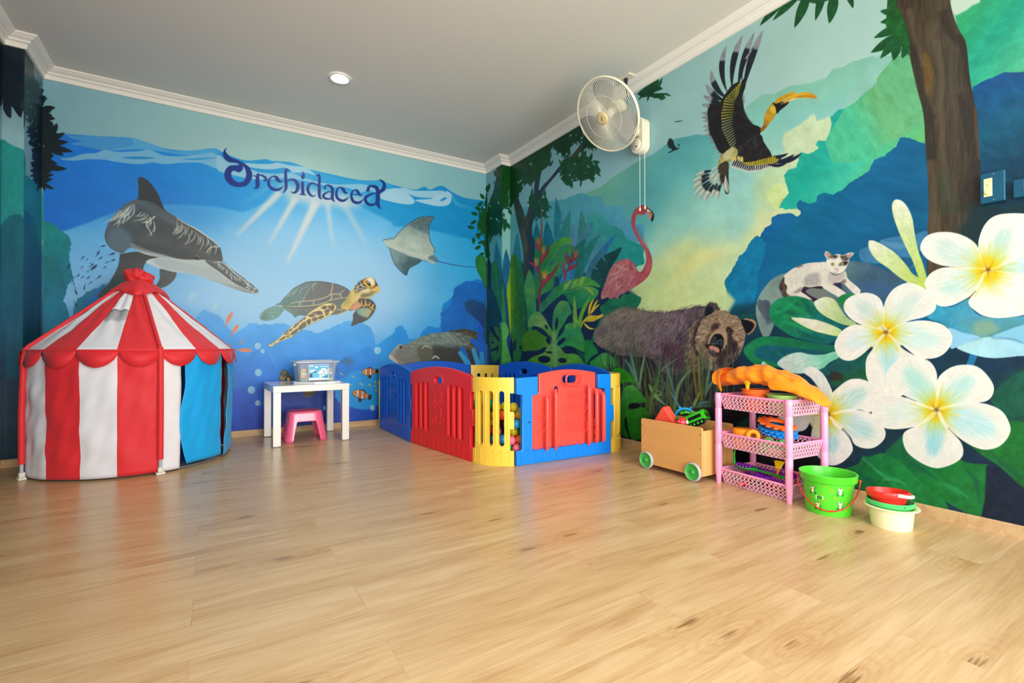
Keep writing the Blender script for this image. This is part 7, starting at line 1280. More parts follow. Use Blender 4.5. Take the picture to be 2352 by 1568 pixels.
# local x runs along the long side (away from the buckets), local -y ... towards the wall is -y
YS = -1
for x in (0, RKW):
    for y in (0, YS*RKD):
        bm = bmesh.new(); lathe(bm, [(.013, 0), (.0145, .03), (.0185, .075), (.0185, .225), (.0155, .235), (.0175, .24), (.0188, .29), (.0188, .435), (.0155, .442), (.0178, .446), (.019, .50), (.0185, .522), (.013, .527), (0, .527)], 20, cx=x, cy=y); obj('post', bm, RPL, rk, 50)
def lattice(bm, p0, p1, z0, z1, n, ins, rows=3, th=.0035):
    """slanted wall of square holes from p0 to p1 (top), moved inwards by ins at its foot"""
    p0 = Vector(p0); p1 = Vector(p1); L_ = (p1-p0).length; d = (p1-p0)/L_; hgt = z1-z0; nn = Vector((-d.y, d.x, 0))*ins
    def P(u, v, w=0.): return p0+d*(u*L_+ (0.5-u)*2*.012*(1-v))+nn*(1-v)*1.0+Vector((0, 0, z0+hgt*v))+Vector((-d.y, d.x, 0))*w
    def bar(u0, u1, v0, v1):
        vs = [bm.verts.new(P(u, v, w)) for u in (u0, u1) for w in (0, th) for v in (v0, v1)]
        for f in ((0,1,3,2),(4,6,7,5),(0,4,5,1),(2,3,7,6),(0,2,6,4),(1,5,7,3)): bm.faces.new([vs[i] for i in f])
    bar(0, 1, .84, 1); bar(0, 1, 0, .14)
    h = (.84-.14)/rows
    for r in range(1, rows): bar(0, 1, .14+h*r-.045, .14+h*r+.045)
    for k in range(n+1): w = .38/n if 0 < k < n else .5/n; u = k/n; bar(max(0, u-w/2), min(1, u+w/2), 0, 1)
for zt in (.52, .297, .088):
    z0 = zt-.086; a, b, c, d = (.0, .0), (RKW, 0), (RKW, YS*RKD), (0, YS*RKD)
    bm = bmesh.new(); lattice(bm, (.012, YS*.004, 0), (RKW-.012, YS*.004, 0), z0, zt-.008, 16, -.02); lattice(bm, (RKW-.004, YS*.012, 0), (RKW-.004, YS*(RKD-.012), 0), z0, zt-.008, 12, -.02)
    lattice(bm, (RKW-.012, YS*(RKD-.004), 0), (.012, YS*(RKD-.004), 0), z0, zt-.008, 16, -.02); lattice(bm, (.004, YS*(RKD-.012), 0), (.004, YS*.012, 0), z0, zt-.008, 12, -.02)
    box(bm, .02, RKW-.02, YS*(RKD-.02), YS*.02, z0, z0+.003)
    bk = obj('basket', bm, RP, rk, None)
    bm = bmesh.new(); tube(bm, [(x, YS*y, zt-.004) for x, y in rrect(.002, RKW-.002, .002, RKD-.002, .015, 4)], .0068, 8, closed=True); obj('basket_rim', bm, RPL, bk, 60)
RKM = rk.matrix_basis.copy(); bpy.context.view_layer.update(); RKM = rk.matrix_world.copy()
def RL(u, v, z): """point in the rack: u along the long side from the front post, v towards the wall"""; return RKM @ Vector((u, YS*v, z))
# top tier: orange bowl, yellow scoop, green colander, orange cloth bag
def bowl(name, label, cat, c, r0, r1, h, m, rimw=.006, lip=.004, holes=None, rim_m=None, sx=1., rot=None):
    t = thing(name, label, cat, c, 0, rot=rot); bm = bmesh.new()
    lathe(bm, [(0, 0), (r0*.96, 0), (r0, .003), (r1-.002, h-.008), (r1, h-.004), (r1+rimw, h-.003), (r1+rimw, h), (r1-.001, h), (r1-.004, h-.006), (r0-.002, .004), (0, .003)], 48, sx=sx); obj('shell', bm, m, t, 50); return t
t = bowl('toy_bowl', 'round orange sand bucket in the top basket under the cloth', 'toy bucket', RL(.255, .10, .438), .056, .070, .118, mat('bowl_orange', '#ff7a34', .3, .5))
bm = bmesh.new(); tube(bm, [(math.cos(a)*.071, math.sin(a)*.071, .100) for a in np.linspace(0, 6.283, 41)[:-1]], .004, 8, closed=True); obj('rim_bead', bm, mat('bowl_orange', '#ff7a34'), t, 60)
t = bowl('colander', 'pale green toy colander in the top basket corner', 'toy colander', RL(.108, .115, .438), .055, .076, .1, mat('colander_green', '#a8d874', .35, .45, sub=.05))
bm = bmesh.new()
for k in range(26):
    a = k*6.283/26; bm2 = None; M_ = Matrix.Rotation(a, 4, 'Z') @ Matrix.Translation((.0715, 0, .073)) @ Matrix.Rotation(math.radians(75), 4, 'Y'); lathe(bm, [(0, .0006), (.005, .0006), (.005, -.001)], 10, M=M_, sx=1.6)
obj('colander_hole', bm, mat('hole_dark', '#3c4a28', .8), t, 60)
t = thing('toy_scoop', 'yellow toy scoop handle standing in the orange bucket', 'toy scoop', RL(.275, .055, .50), 0)
bm = bmesh.new(); sph(bm, (0, 0, .098), .021, .8, 1, 1, 20); tube(bm, [(0, 0, .09), (0, 0, .06), (0, 0, .0)], [.014, .009, .008], 12); obj('scoop_handle', bm, TO['yellow'], t, 60)
bm = bmesh.new(); lathe(bm, [(.006, .0), (.010, .0012), (.006, .002)], 14, sx=1, M=Matrix.Translation((-.0165, 0, .098)) @ Matrix.Rotation(math.pi/2, 4, 'Y')); obj('handle_dimple', bm, mat('toy_amber', '#d89a10', .4), t, 60)
OC = mat('cloth_orange', '#ff8c08', .55, .35, bump=.25, bscale=9, var=.04, vscale=6, sheen=.1)
bag = thing('fabric_bag', 'crumpled bright orange fabric bag lying across the top of the rack', 'fabric bag', RL(.21, .13, .612), math.radians(85.3))
rb = random.Random(4); bm = bmesh.new(); NU, NV = 90, 40; g = []
def bagp(u, v):
    """u along, v around"""
    x = .30-.63*u; prof = math.sin(math.pi*min(1, max(0, u*.97+.015)))**.42
    cz = .016-.34*(u-.42)**2-.012*u; cy = .012*math.sin(u*7)
    ry = .105*prof*(1+.1*math.sin(u*9)); rz = .078*prof*(1-.30*u)*(1+.05*math.sin(u*5+1))
    a = 2*math.pi*v; k = .010*math.sin(a*3+u*21)+.008*math.sin(u*47+a*2)+.006*math.sin(a*7-u*17)+.004*math.sin(a*11+u*60); k *= prof*.55
    z = math.sin(a)*rz; z = z if z > 0 else z*.55
    return (x, math.cos(a)*(ry+k), cz+z+k*.8*math.sin(a))
for i in range(NU+1): g.append([bm.verts.new(bagp(i/NU, j/NV)) for j in range(NV)])
for a, b in zip(g, g[1:]):
    for j in range(NV): bm.faces.new([a[j], a[(j+1) % NV], b[(j+1) % NV], b[j]])
bm.faces.new(g[0]); bm.faces.new(g[-1]); obj('bag_body', bm, OC, bag, 180)
def flap(P_, nm):
    bm = bmesh.new(); rows = [[bm.verts.new(p) for p in r] for r in P_]
    for a, b in zip(rows, rows[1:]):
        for k in range(len(a)-1): bm.faces.new([a[k], a[k+1], b[k+1], b[k]])
    return obj(nm, bm, OC, bag, 180, solid=.004, sub=2)
flap([[(.20, .10, .045), (.235, .085, .05), (.27, .05, .06)], [(.225, .11, .015), (.262, .10, .01), (.285, .07, .03)], [(.215, .115, -.03), (.24, .112, -.04), (.255, .10, -.02)], [(.20, .112, -.075), (.215, .112, -.088), (.225, .108, -.07)]], 'hanging_corner')
flap([[(.20, -.03, .05), (.235, .02, .062), (.245, .07, .05)], [(.26, -.04, .045), (.30, .01, .05), (.31, .07, .035)], [(.27, -.03, -.005), (.305, .03, -.015), (.31, .08, -.02)], [(.24, -.02, -.03), (.28, .04, -.045), (.285, .085, -.05)]], 'gathered_end')
flap([[(-.06, .09, .01), (-.12, .10, .02), (-.18, .09, .0), (-.24, .07, -.01)], [(-.08, .115, -.02), (-.13, .118, -.015), (-.19, .105, -.03), (-.25, .08, -.03)], [(-.10, .118, -.05), (-.135, .112, -.045), (-.19, .10, -.05), (-.25, .07, -.05)]], 'front_flap')
bm = bmesh.new()
for cu, cv, a0, b0 in ((.42, .22, .10, .045), (.72, .20, .09, .05)):
    tube(bm, [Vector(bagp(cu+a0*math.cos(t), cv+b0*math.sin(t)))*1.0+Vector((0, .002, .002)) for t in np.linspace(0, 6.283, 41)[:-1]], .0007, 5, closed=True)
obj('pocket_seam', bm, mat('seam_brown', '#b86a08', .7), bag, 60)
# middle tier
def petal(name, label, c, n, r, depth, m, rot, th=.012):
    t = thing(name, label, 'toy mask frame', c, 0, rot=rot); bm = bmesh.new(); N = n*12
    o1 = [(math.cos(a)*(r+depth*abs(math.sin(a*n/2))), math.sin(a)*(r+depth*abs(math.sin(a*n/2)))) for a in np.linspace(0, 2*math.pi, N+1)[:-1]]
    i1 = [(math.cos(a)*r*.55, math.sin(a)*r*.55) for a in np.linspace(0, 2*math.pi, 41)[:-1]]
    prism(bm, o1, 0, th, None, [i1]); obj('petal_frame', bm, m, t, 40, bevel=.004, seg=3)
    bm = bmesh.new(); lathe(bm, [(r*.6, th), (r*.8, th+.006), (r*.98, th)], 48); obj('raised_band', bm, m, t, 60); return t
petal('flying_ring', 'orange flower-shaped flying ring in the middle basket', RL(.175, .165, .362), 14, .078, .022, TO['orange'], (math.radians(12), math.radians(-6), .2)); 
petal('flying_ring', 'upper blue scalloped flying ring under the orange one', RL(.175, .17, .336), 20, .088, .012, mat('toy_azure', '#1c8ce0', .3, .5), (math.radians(10), math.radians(-6), 0), .010); petal('flying_ring', 'lower blue scalloped flying ring under the other rings', RL(.17, .17, .314), 20, .088, .012, mat('toy_azure', '#1c8ce0'), (math.radians(8), math.radians(-6), .4), .010)
t = thing('toy_tub', 'flat round orange toy tub at the left of the middle basket', 'toy tub', RL(.333, .095, .216), 0)
bm = bmesh.new(); lathe(bm, [(0, 0), (.048, 0), (.052, .006), (.054, .078), (.057, .08), (.057, .104), (.052, .108), (0, .108)], 40); obj('tub_body', bm, mat('tub_orange', '#ffa018', .35, .5), t, 50)
t = thing('teething_ring', 'small orange ring leaning beside the orange tub in the middle basket', 'toy ring', RL(.245, .06, .296), 0, rot=(math.radians(80), 0, math.radians(-60)))
bm = bmesh.new(); tube(bm, [(math.cos(a)*.026, math.sin(a)*.026, 0) for a in np.linspace(0, 6.283, 33)[:-1]], .0125, 12, closed=True); obj('ring_body', bm, mat('tub_orange', '#ffa018'), t, 60)
# frog float
t = thing('frog_plate', 'green frog-faced plate standing in the middle basket', 'toy plate', RL(.118, .062, .226), 0, rot=(math.radians(78), 0, math.radians(-86))); t.scale = (.88, .88, .88)
FG = mat('frog_green', '#5cc85c', .4, .45); out = [(-.10, .0), (-.085, .045), (-.066, .075), (-.05, .088), (-.028, .085), (-.012, .073), (.012, .073), (.028, .085), (.05, .088), (.066, .075), (.085, .045), (.10, 0), (.08, -.012), (-.08, -.012)]
bm = bmesh.new(); prism(bm, [tuple(p) for p in spl(out, True, 4)], -.006, .006); obj('plate_body', bm, FG, t, 35, bevel=.002)
for sx in (-1, 1): flat([el(sx*.038, .058, .0205, .0205, 24)], LK, t, .0066, 'eye_outline'); flat([el(sx*.038, .058, .017, .017, 24)], LW, t, .0070, 'eye_white')
bm = bmesh.new(); tube(bm, [(-.047+.018*k/6, .056+.010*math.sin(math.pi*k/6), .0075) for k in range(7)], .0022, 6); obj('wink', bm, LK, t, 60)
flat([el(.040, .058, .008, .009, 16)], LK, t, .0075, 'pupil'); bm = bmesh.new(); tube(bm, [(-.06+.12*k/12, .012-.022*math.sin(math.pi*k/12), .0068) for k in range(13)], .0013, 6); obj('mouth', bm, LK, t, 60)
flat([el(0, .004, .05, .02, 24)], mat('frog_cream', '#e8dca0', .5), t, .0063, 'muzzle')
for i, (u, v, c, s) in enumerate(((.16, .12, 'blue', .07), (.10, .14, 'blue', .06), (.30, .2, 'yellow', .06))):
    o = obj('toy_block', newbox(-s/2, s/2, -s/2, s/2, 0, .05), TO[c], None, None, loc=RL(u, v, .2145), bevel=.005); o.rotation_euler.z = .3*i; tag(o, ('larger blue','smaller blue','yellow')[i]+' block at the bottom of the middle basket', 'toy block')
# bottom tier: sand tools
def shovel(label, c, m, rz, ry=0., L_=.2, sc=1., rx=0.):
    t = thing('toy_shovel', label, 'toy shovel', c, 0, rot=(rx, ry, rz)); bm = bmesh.new(); g = []
    for i in range(9):
        u = i/8; w = .034*sc*math.sin(math.pi*min(.98, u*.86+.1))**.6; g.append([bm.verts.new((.085*sc*u, w*(j/4-1), .012*sc*(abs(j/4-1))**2-.006*math.sin(math.pi*u))) for j in range(9)])
    for a, b in zip(g, g[1:]):
        for j in range(8): bm.faces.new([a[j], a[j+1], b[j+1], b[j]])
    obj('blade', bm, m, t, 180, solid=.003)
    bm = bmesh.new(); tube(bm, [(.07*sc, 0, .002), (.1*sc, 0, .006), (L_*.75, 0, .004), (L_, 0, .002)], [.012, .009, .008, .011], 10, flat=.6); obj('handle', bm, m, t, 60)
    bm = bmesh.new(); sph(bm, (L_+.012, 0, .002), .02, 1.3, 1, .35, 16); obj('grip', bm, m, t, 60); return t
shovel('glossy green toy shovel lying across the front of the bottom basket', RL(.365, .075, .103), TO['deepgreen'], math.radians(-90), .03, .26, 1.4)
shovel('purple toy shovel lying over the front right of the bottom basket', RL(.245, .055, .078), TO['purple'], math.radians(-92), .0, .19, 1.3)
shovel('purple toy shovel at the back left of the bottom basket', RL(.37, .17, .082), TO['purple'], math.radians(-60), .1, .17, .9)
shovel('purple scoop shovel at the back right of the bottom basket', RL(.075, .15, .085), TO['purple'], math.radians(40), -.1, .14, 1.1)
shovel('second green shovel lower in the middle of the bottom basket', RL(.32, .12, .035), TO['green'], math.radians(-88), 0, .17)
t = thing('toy_rake', 'green rake handle with purple tines at the left post of the rack', 'toy rake', RL(.372, .075, .108), 0, rot=(0, 0, math.radians(85)))
bm = bmesh.new(); tube(bm, [(.005, 0, .0), (.008, .0, .05), (.0, .0, .092)], [.008, .006, .004], 10); obj('handle', bm, TO['deepgreen'], t, 60)
for k in range(5): bm = bmesh.new(); x = -.012-k*.02; tube(bm, [(x, .012, -.012), (x-.003, .0, .012), (x-.004, -.018, .012), (x-.002, -.03, -.01)], [.0055, .0065, .006, .004], 8); obj('tine', bm, TO['purple'], t, 60)
t = thing('toy_brush', 'yellow fan-shaped toy rake at the back of the bottom basket', 'toy rake', RL(.20, .21, .105), 0, rot=(math.radians(55), 0, math.radians(-75)))
bm = bmesh.new(); prism(bm, [(-.012, 0), (.012, 0), (.028, .05), (.02, .046), (.014, .052), (.006, .047), (0, .053), (-.006, .047), (-.014, .052), (-.02, .046), (-.028, .05)], -.003, .003); obj('fan_head', bm, TO['yellow'], t, 35, bevel=.001)
bm = bmesh.new(); tube(bm, [(0, 0, 0), (0, -.03, 0), (0, -.055, 0)], .007, 10); obj('handle', bm, TO['orange'], t, 60)
for i, (u, v, z, c, nm) in enumerate(((.255, .05, .055, 'yellow', 'starfish'), (.07, .06, .055, 'yellow', 'starfish'), (.33, .12, .02, 'red', 'starfish'), (.13, .12, .012, 'orange', 'starfish'), (.06, .09, .03, 'green', 'starfish'), (.28, .03, .015, 'red', 'starfish'), (.38, .08, .02, 'green', 'starfish'))):
    n = 5+i % 2; bm = bmesh.new(); o1 = [(math.cos(a)*(.034 if k % 2 == 0 else .017), math.sin(a)*(.034 if k % 2 == 0 else .017)) for k, a in enumerate(np.linspace(0, 2*math.pi, 2*n+1)[:-1])]; prism(bm, [tuple(p) for p in spl(o1, True, 3)], 0, .016)
    o = obj('sand_mould', bm, TO[c], None, 35, bevel=.003, loc=RL(u, v, z)); o.rotation_euler = (.25*math.sin(i*2), .2*math.cos(i*3), i); tag(o, ('yellow star sand mould propped beside the green shovel', 'yellow star sand mould at the right front of the bottom basket', 'red star sand mould low in the bottom basket', 'orange star sand mould on the bottom basket floor', 'green star sand mould at the right of the bottom basket', 'red star sand mould behind the front lattice', 'green star sand mould in the left corner of the bottom basket')[i], 'sand mould')
for i, (u, v, c) in enumerate(((.30, .16, 'deepgreen'), (.20, .15, 'red'), (.11, .20, 'red'), (.36, .22, 'purple'))):
    o = obj('toy_block', newbox(-.035, .035, -.03, .03, 0, .045), TO[c], None, None, loc=RL(u, v, .0055), bevel=.005); o.rotation_euler.z = i; tag(o, ('green block under the shovels', 'red block in the middle rear', 'red block nearest the back right post', 'purple block nearest the back left post')[i]+' of the bottom basket', 'toy block')
# ---------------------------------------------------------------- green bucket
BG = mat('bucket_green', '#4fd02c', .3, .5, sub=.06); HR = mat('handle_red', '#e8301c', .35, .45)
BC_ = Vector((-.313, -3.757, 0))
bk = thing('bucket', 'lime green bucket printed with frogs, red handle hanging down', 'bucket', BC_, 0)
bm = bmesh.new(); lathe(bm, [(0, .004), (.088, .004), (.090, 0), (.094, 0), (.0955, .006), (.0975, .03), (.108, .152), (.117, .153), (.120, .157), (.121, .182), (.123, .186), (.121, .189), (.114, .188), (.107, .155), (.094, .03), (.091, .01), (0, .009)], 64); obj('bucket_body', bm, BG, bk, 50)
bm = bmesh.new(); V = (Vector(CAM)-BC_); va = math.atan2(V.y, V.x); pa = va+math.pi/2
def onb(a, z, off=.0): r = np.interp(z, (.006, .03, .152), (.0955, .0975, .108))+off; return Vector((math.cos(a)*r, math.sin(a)*r, z))
P_ = []
for k in range(25):
    u = k/24; a = pa-math.pi*u*1.0; s = math.sin(math.pi*u); z = .160-.132*s**.85; P_.append(Vector((math.cos(a)*(.128-.016*s), math.sin(a)*(.128-.016*s), z)))
tube(bm, P_, .0026, 8, flat=1.6)
for s in (0, -1): q_ = P_[s]; sph(bm, q_, .006, 1, 1, 1.2)
obj('handle', bm, HR, bk, 60)
def decal(shapes, m, a0, z0, off, nm='print', par=None):
    bm = bmesh.new()
    for p in shapes:
        c = [bm.verts.new(onb(a0+x/.104, z0+y, off)) for x, y in p]; bm.faces.new(c)
    return obj(nm, bm, m, par or bk, None)
FC, FD, FO = mat('print_cream', '#f0e8c0', .4), mat('print_dark_green', '#1c8030', .4), mat('print_orange', '#f08020', .4)
for a, z, lift in ((.48, .118, 0), (-.62, .112, 1), (.50, .052, 1), (-.42, .040, 0)):
    fr = bpy.data.objects.new('frog_print', None)
    q_ = decal([el(-.0075, .0175, .0042, .0040, 10), el(.0075, .0175, .0042, .0040, 10), el(0, .012, .013, .0065, 14), el(0, -.001, .009, .013, 14)]+[[(s*.008, -.008), (s*.016, -.004), (s*.017, -.014), (s*.012, -.018), (s*.018, -.021), (s*.007, -.02)][::s] for s in (1, -1)]+[[(s*.007, .007), (s*.014, .016 if lift else -.004), (s*.018, .018 if lift else -.002), (s*.010, .004)][::s] for s in (1, -1)], FD, va+a, z, .0006, 'frog_print')
    decal([el(-.0075, .0178, .0028, .0026, 8), el(.0075, .0178, .0028, .0026, 8), el(0, .011, .0108, .0042, 12), el(0, -.002, .0065, .010, 12)], FC, va+a, z, .0011, 'frog_belly', q_); decal([el(-.0075, .018, .0012, .0013, 6), el(.0075, .018, .0012, .0013, 6), [(-.005, .0108), (.005, .0108), (.003, .0098), (-.003, .0098)]], LK, va+a, z, .0016, 'frog_eye', q_)
for i, (a, z) in enumerate(((.85, .135), (.1, .125), (.15, .12), (-.25, .10), (-.15, .072), (.25, .09), (.8, .07), (-.75, .07), (.12, .03), (-.7, .05), (.85, .03), (-.1, .14))): decal([el(0, 0, .005, .002, 8, .4*i), el(.004, .003, .0025, .0018, 7, i)], FO, va+a, z, .0006, 'splash_print')
lbk = decal([[(-.0165, -.009), (.0165, -.009), (.0165, .009), (-.0165, .009)]], LW, va-.34, .083, .0007, 'barcode_label'); decal([[(x, -.007), (x+w, -.007), (x+w, .006), (x, .006)] for x, w in ((-.012, .0012), (-.0095, .0006), (-.0075, .0016), (-.0045, .0006), (-.0025, .0012), (.0, .0006), (.002, .0018), (.0055, .0006), (.0075, .0012), (.010, .0008), (.0125, .0006))], LK, va-.34, .083, .0011, 'barcode', lbk)
# ---------------------------------------------------------------- nested tubs
OC_ = Vector((-.299, -4.009, 0)); CM = mat('tub_cream', '#f2efc0', .35, .45, sub=.12, var=.07, vscale=7)
t = thing('cream_tub', 'cream plastic tub standing alone on the floor by the skirting', 'tub', OC_); bm = bmesh.new(); lathe(bm, [(0, .004), (.066, .003), (.068, 0), (.072, 0), (.0745, .006), (.082, .084), (.098, .087), (.101, .090), (.100, .094), (.084, .094), (.079, .09), (.070, .008), (0, .007)], 56); obj('tub_body', bm, CM, t, 50)
t = thing('green_tub', 'light green tub nested inside the cream tub', 'tub', OC_+Vector((-.002, .003, .0155))); bm = bmesh.new(); lathe(bm, [(0, 0), (.060, 0), (.074, .078), (.084, .082), (.088, .088), (.088, .100), (.084, .103), (.079, .10), (.060, .004), (0, .004)], 56); obj('tub_body', bm, mat('tub_light_green', '#4ad070', .3, .5), t, 50)
bm = bmesh.new(); a = math.atan2(*(V.y, V.x))+.5; sph(bm, (math.cos(a)*.0885, math.sin(a)*.0885, .094), .003); obj('rivet_hole', bm, mat('hole_green', '#1c6a34', .6), t, 60)
t = thing('red_pail', 'small red pail with white handle nested on top of the tubs', 'pail', OC_+Vector((-.004, .008, .076)), 0, rot=(math.radians(-4), math.radians(3), 0)); bm = bmesh.new(); lathe(bm, [(0, .006), (.044, .006), (.060, .05), (.074, .052), (.078, .056), (.080, .078), (.078, .081), (.074, .08), (.070, .056), (.052, .004), (0, .004)], 56); obj('pail_body', bm, mat('pail_red', '#e83024', .35, .45), t, 50)
bm = bmesh.new(); va2 = math.atan2(CAM[1]-OC_.y, CAM[0]-OC_.x); P_ = []
for k in range(17): u = k/16; b_ = va2+.45+math.pi*.95*u; s = math.sin(math.pi*u); P_.append((math.cos(b_)*(.082+.008*s), math.sin(b_)*(.082+.008*s), .073-.012*s))
tube(bm, P_, .0045, 8, flat=1.5); obj('handle', bm, mat('handle_white', '#eef0f2', .35), t, 60)
# ---------------------------------------------------------------- wall fan
FW = mat('fan_cream', '#e6e0c8', .35, .45); FY = mat('fan_gold', '#d9c48a', .3, .5); WIRE = mat('fan_wire', '#ddd8c0', .35, .6); BLD_ = mat('fan_blade', '#a9b0b4', .25, .5, alpha=.75)
fn = Vector((-.858, -.044, -.635)).normalized(); FCn = Vector((-.38, -2.306, 2.5))
ux = Vector((0, 1, 0)); ux = (ux-fn*ux.dot(fn)).normalized(); uy = fn.cross(ux)
FM = Matrix((ux, uy, fn)).transposed().to_4x4(); FM.translation = FCn
fan = thing('wall_fan', 'cream wall fan with wire cage and pull cords above the flamingo', 'fan', (0, -2.315, 2.28)); FMl = Matrix.Translation((0, 2.315, -2.28)) @ FM
R_ = .262
bm = bmesh.new(); tube(bm, [FMl @ Vector((math.cos(a)*R_, math.sin(a)*R_, 0)) for a in np.linspace(0, 6.2832, 97)[:-1]], .0085, 8, closed=True, flat=1.5); obj('cage_ring', bm, FW, fan, 60)
def dome(r, s): return s*.062*(1-(r/R_)**2.2)**.75 if r < R_ else 0
for nm, s, n_, tw in (('front_grille', 1, 96, .5), ('rear_grille', -1, 84, -.35)):
    bm = bmesh.new()
    for k in range(n_):
        P_ = []
        for j in range(9): r = .045+(R_-.045)*j/8; a = k*2*math.pi/n_+tw*(j/8)**1.5; P_.append(FMl @ Vector((math.cos(a)*r, math.sin(a)*r, dome(r, s))))
        tube(bm, P_, .0014, 4, caps=False)
    for r in ((.15,) if s > 0 else (.1, .18)): tube(bm, [FMl @ Vector((math.cos(a)*r, math.sin(a)*r, dome(r, s))) for a in np.linspace(0, 6.2832, 65)[:-1]], .0017, 6, closed=True)
    obj(nm, bm, WIRE, fan, 60)
bm = bmesh.new(); lathe(bm, [(0, .072), (.02, .0715), (.036, .070), (.046, .064), (.048, .056)], 40, M=FMl); cp = obj('centre_badge', bm, FY, fan, 60)
bm = bmesh.new(); tube(bm, [FMl @ Vector((math.cos(a)*.034, math.sin(a)*.034, .0705)) for a in np.linspace(0, 6.28, 33)[:-1]], .001, 5, closed=True); obj('badge_ring', bm, FW, cp, 60)
bm = bmesh.new(); M_ = FMl @ Matrix.Rotation(math.radians(60), 4, 'Z'); box(bm, -.016, .016, -.002, .002, .0722, .0732, M_); obj('badge_mark', bm, LK, cp, None)
hb = None
bm = bmesh.new(); lathe(bm, [(0, .03), (.03, .028), (.04, .015), (.042, -.03), (.0, -.03)], 32, M=FMl); hb = obj('blade_hub', bm, FW, fan, 60)
for k in range(3):
    bm = bmesh.new(); g = []
    for i in range(9):
        t_ = i/8; r = .038+.205*t_; w = math.radians(38+34*math.sin(math.pi*min(1, t_*.8+.1))); g.append([bm.verts.new(FMl @ Vector((math.cos(k*2.0944+w*(j/6-.35))*r, math.sin(k*2.0944+w*(j/6-.35))*r, .016-.036*j/6))) for j in range(7)])
    for a, b in zip(g, g[1:]):
        for j in range(6): bm.faces.new([a[j], a[j+1], b[j+1], b[j]])
    obj('blade', bm, BLD_, fan, 180, solid=.0018)
bm = bmesh.new(); lathe(bm, [(.0, -.062), (.06, -.062), (.068, -.072), (.070, -.12), (.064, -.16), (.045, -.185), (.015, -.195), (0, -.195)], 36, M=FMl); mo = obj('motor_housing', bm, FW, fan, 60)
bm = bmesh.new(); [box(bm, -.045+.009*k, -.042+.009*k, .058, .071, -.15, -.13, FMl @ Matrix.Rotation(.4, 4, 'Z')) for k in range(10)]; obj('vent_slot', bm, mat('vent_brown', '#8a7a58', .6), mo, None)
bm = bmesh.new(); nk = FMl @ Vector((0, 0, -.13)); tube(bm, [nk, (-.17, 0, .20), (-.10, 0, .16), (-.05, 0, .17)], [.03, .032, .03, .03], 16); obj('neck', bm, FW, fan, 60)
bm = bmesh.new(); prism(bm, rrect(-.062, .062, .0, .275, .06, 10), -.002, -.085, Matrix(((0,0,1,0),(1,0,0,0),(0,1,0,0),(0,0,0,1)))); bx_ = obj('control_box', bm, FW, fan, 35, bevel=.01, seg=3)
bm = bmesh.new(); lathe(bm, [(0, .012), (.036, .010), (.042, .003), (.043, 0)], 32, M=Matrix.Translation((-.085, -.0, .062)) @ Matrix.Rotation(-math.pi/2, 4, 'Y')); obj('speed_dial', bm, FW, bx_, 60)
bm = bmesh.new(); sph(bm, (-.099, -.01, .045), .006); obj('dial_button', bm, LK, bx_, 60)
bm = bmesh.new(); box(bm, -.0885, -.085, -.022, .022, .118, .122, Matrix.Translation((0, 0, 0))); obj('name_strip', bm, LK, bx_, None)
for y, zb_ in ((-.008, 1.842), (-.058, 1.846)):
    bm = bmesh.new(); tube(bm, [(-.06, y, .004), (-.06, y, zb_-2.28+.02)], .0021, 6); cd_ = obj('pull_cord', bm, mat('cord_white', '#e8e8e2', .5), fan, 60)
    bm = bmesh.new(); lathe(bm, [(0, 0), (.0065, .001), (.0065, .022), (.003, .03), (0, .03)], 12, cx=-.06, cy=y, z0=zb_-2.28-.008); obj('cord_end', bm, mat('cord_cream', '#ece4c0', .5), cd_, 60)
pl_ = thing('ceiling_socket', 'cream power socket on the ceiling edge with a black plug', 'socket', (-.115, -2.235, H_-.0125))
bm = bmesh.new(); box(bm, -.034, .034, -.065, .065, .0, .0115); obj('socket_plate', bm, FW, pl_, None, bevel=.003)
pg = thing('power_plug', 'black plug and cable running down from the ceiling socket to the fan', 'plug', (-.115, -2.235, H_-.014))
BLKP = mat('plug_black', '#16161a', .5); bm = bmesh.new(); tube(bm, [(0, 0, 0), (0, 0, -.02), (.002, 0, -.05), (.003, 0, -.075)], [.015, .013, .009, .005], 12); obj('plug_body', bm, BLKP, pg, 60)
bm = bmesh.new(); tube(bm, [(.003, 0, -.075), (.005, -.005, -.13), (-.02, -.03, -.2), (.0, -.05, -.235)], .0032, 8); obj('cable', bm, BLKP, pg, 60)
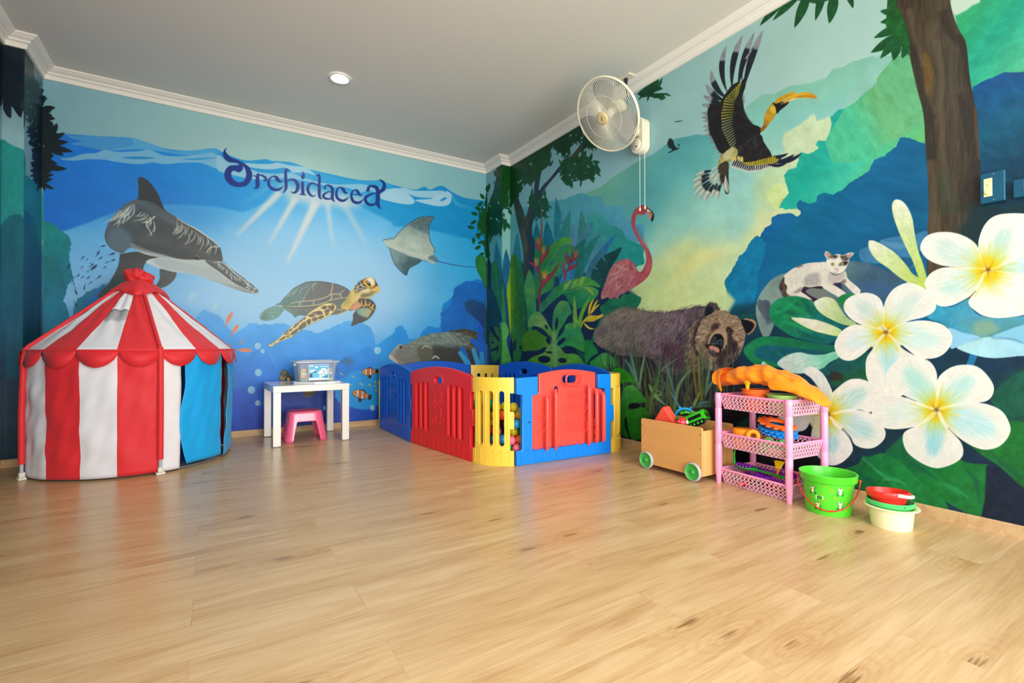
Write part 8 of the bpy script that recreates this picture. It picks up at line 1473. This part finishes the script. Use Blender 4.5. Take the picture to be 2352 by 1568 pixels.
# ---------------------------------------------------------------- painted switch plates
SB = mat('plate_painted', '#0c4c68', .38, .4, var=.12, vscale=14); CI = mat('switch_ivory', '#f0dca0', .4)
for nm, lab, y0, y1, z0, z1, a0, a1, b0, b1 in (('dimmer_switch', 'blue-painted dimmer plate with an ivory insert right of the painted trunk', -4.322, -4.243, 1.415, 1.545, -4.283, -4.256, 1.442, 1.520), ('wall_switch', 'blue-painted switch plate cut by the right edge of the picture', -4.50, -4.345, 1.415, 1.49, -4.43, -4.378, 1.436, 1.476)):
    cy, cz = (y0+y1)/2, (z0+z1)/2; t = thing(nm, lab, 'switch', (-.0015, cy, cz))
    bm = bmesh.new(); box(bm, -.022, 0, y0-cy, y1-cy, z0-cz, z1-cz); p = obj('plate', bm, SB, t, None, bevel=.004, seg=3)
    bm = bmesh.new(); box(bm, -.0235, -.0215, a0-cy, a1-cy, b0-cz, b1-cz); ins = obj('insert', bm, CI, t, None, bevel=.0005)
    if nm == 'dimmer_switch':
        bm = bmesh.new(); lathe(bm, [(0, .009), (.009, .008), (.0105, .004), (.011, 0)], 24, M=Matrix.Translation((-.0235, (a0+a1)/2-cy, b0-cz+.018)) @ Matrix.Rotation(-math.pi/2, 4, 'Y')); obj('knob', bm, CI, t, 60)
        bm = bmesh.new(); sph(bm, (-.0237, (a0+a1)/2-cy+.002, .012), .0018); obj('indicator', bm, LK, ins, 60)
        bm = bmesh.new(); box(bm, -.0238, -.0234, (a0+a1)/2-cy-.008, (a0+a1)/2-cy+.004, .027, .0285); obj('marking', bm, mat('marking_grey', '#a09474', .5), ins, None)
    for z in (z0+.010, z1-.010):
        bm = bmesh.new(); sph(bm, (-.0222, -.004, z-cz), .0022); obj('screw', bm, mat('screw_steel', '#9ab0b4', .3, metal=.6), p, 60)
# ---------------------------------------------------------------- the painted walls
DENS = 1.12
zz = np.linspace(0, H_, int(1000/DENS*1.1)); zb = np.linspace(0, H_, int(720/DENS*1.1)); zc = np.linspace(0, H_, 420)
wall('wall_back', (0, 0), (-1, 0), cols_px(lambda t: (-t, 0, 1), DX, 3.921, DENS), zb)
ur = np.r_[cols_px(lambda t: (0, -t, 1), DY, 4.48, DENS), np.linspace(4.5, -YF, 12)]
wall('wall_right', (0, 0), (0, -1), ur, zz)
wall('wall_corner_side', (-DX, 0), (0, -1), np.linspace(0, DY, 40), zb); wall('wall_corner_front', (0, -DY), (-1, 0), np.linspace(0, DX, 26), zb)
wall('wall_column_side', (-3.921, 0), (0, -1), np.linspace(0, .42, 46), zb); wall('wall_column_front', (-3.921, -.42), (-1, 0), np.linspace(0, .107, 46), zb)
wall('wall_left', (XL, 0), (0, -1), np.r_[np.linspace(.42, .7, 24), np.linspace(.75, 4.2, 8)], zc)
bpy.context.view_layer.update()
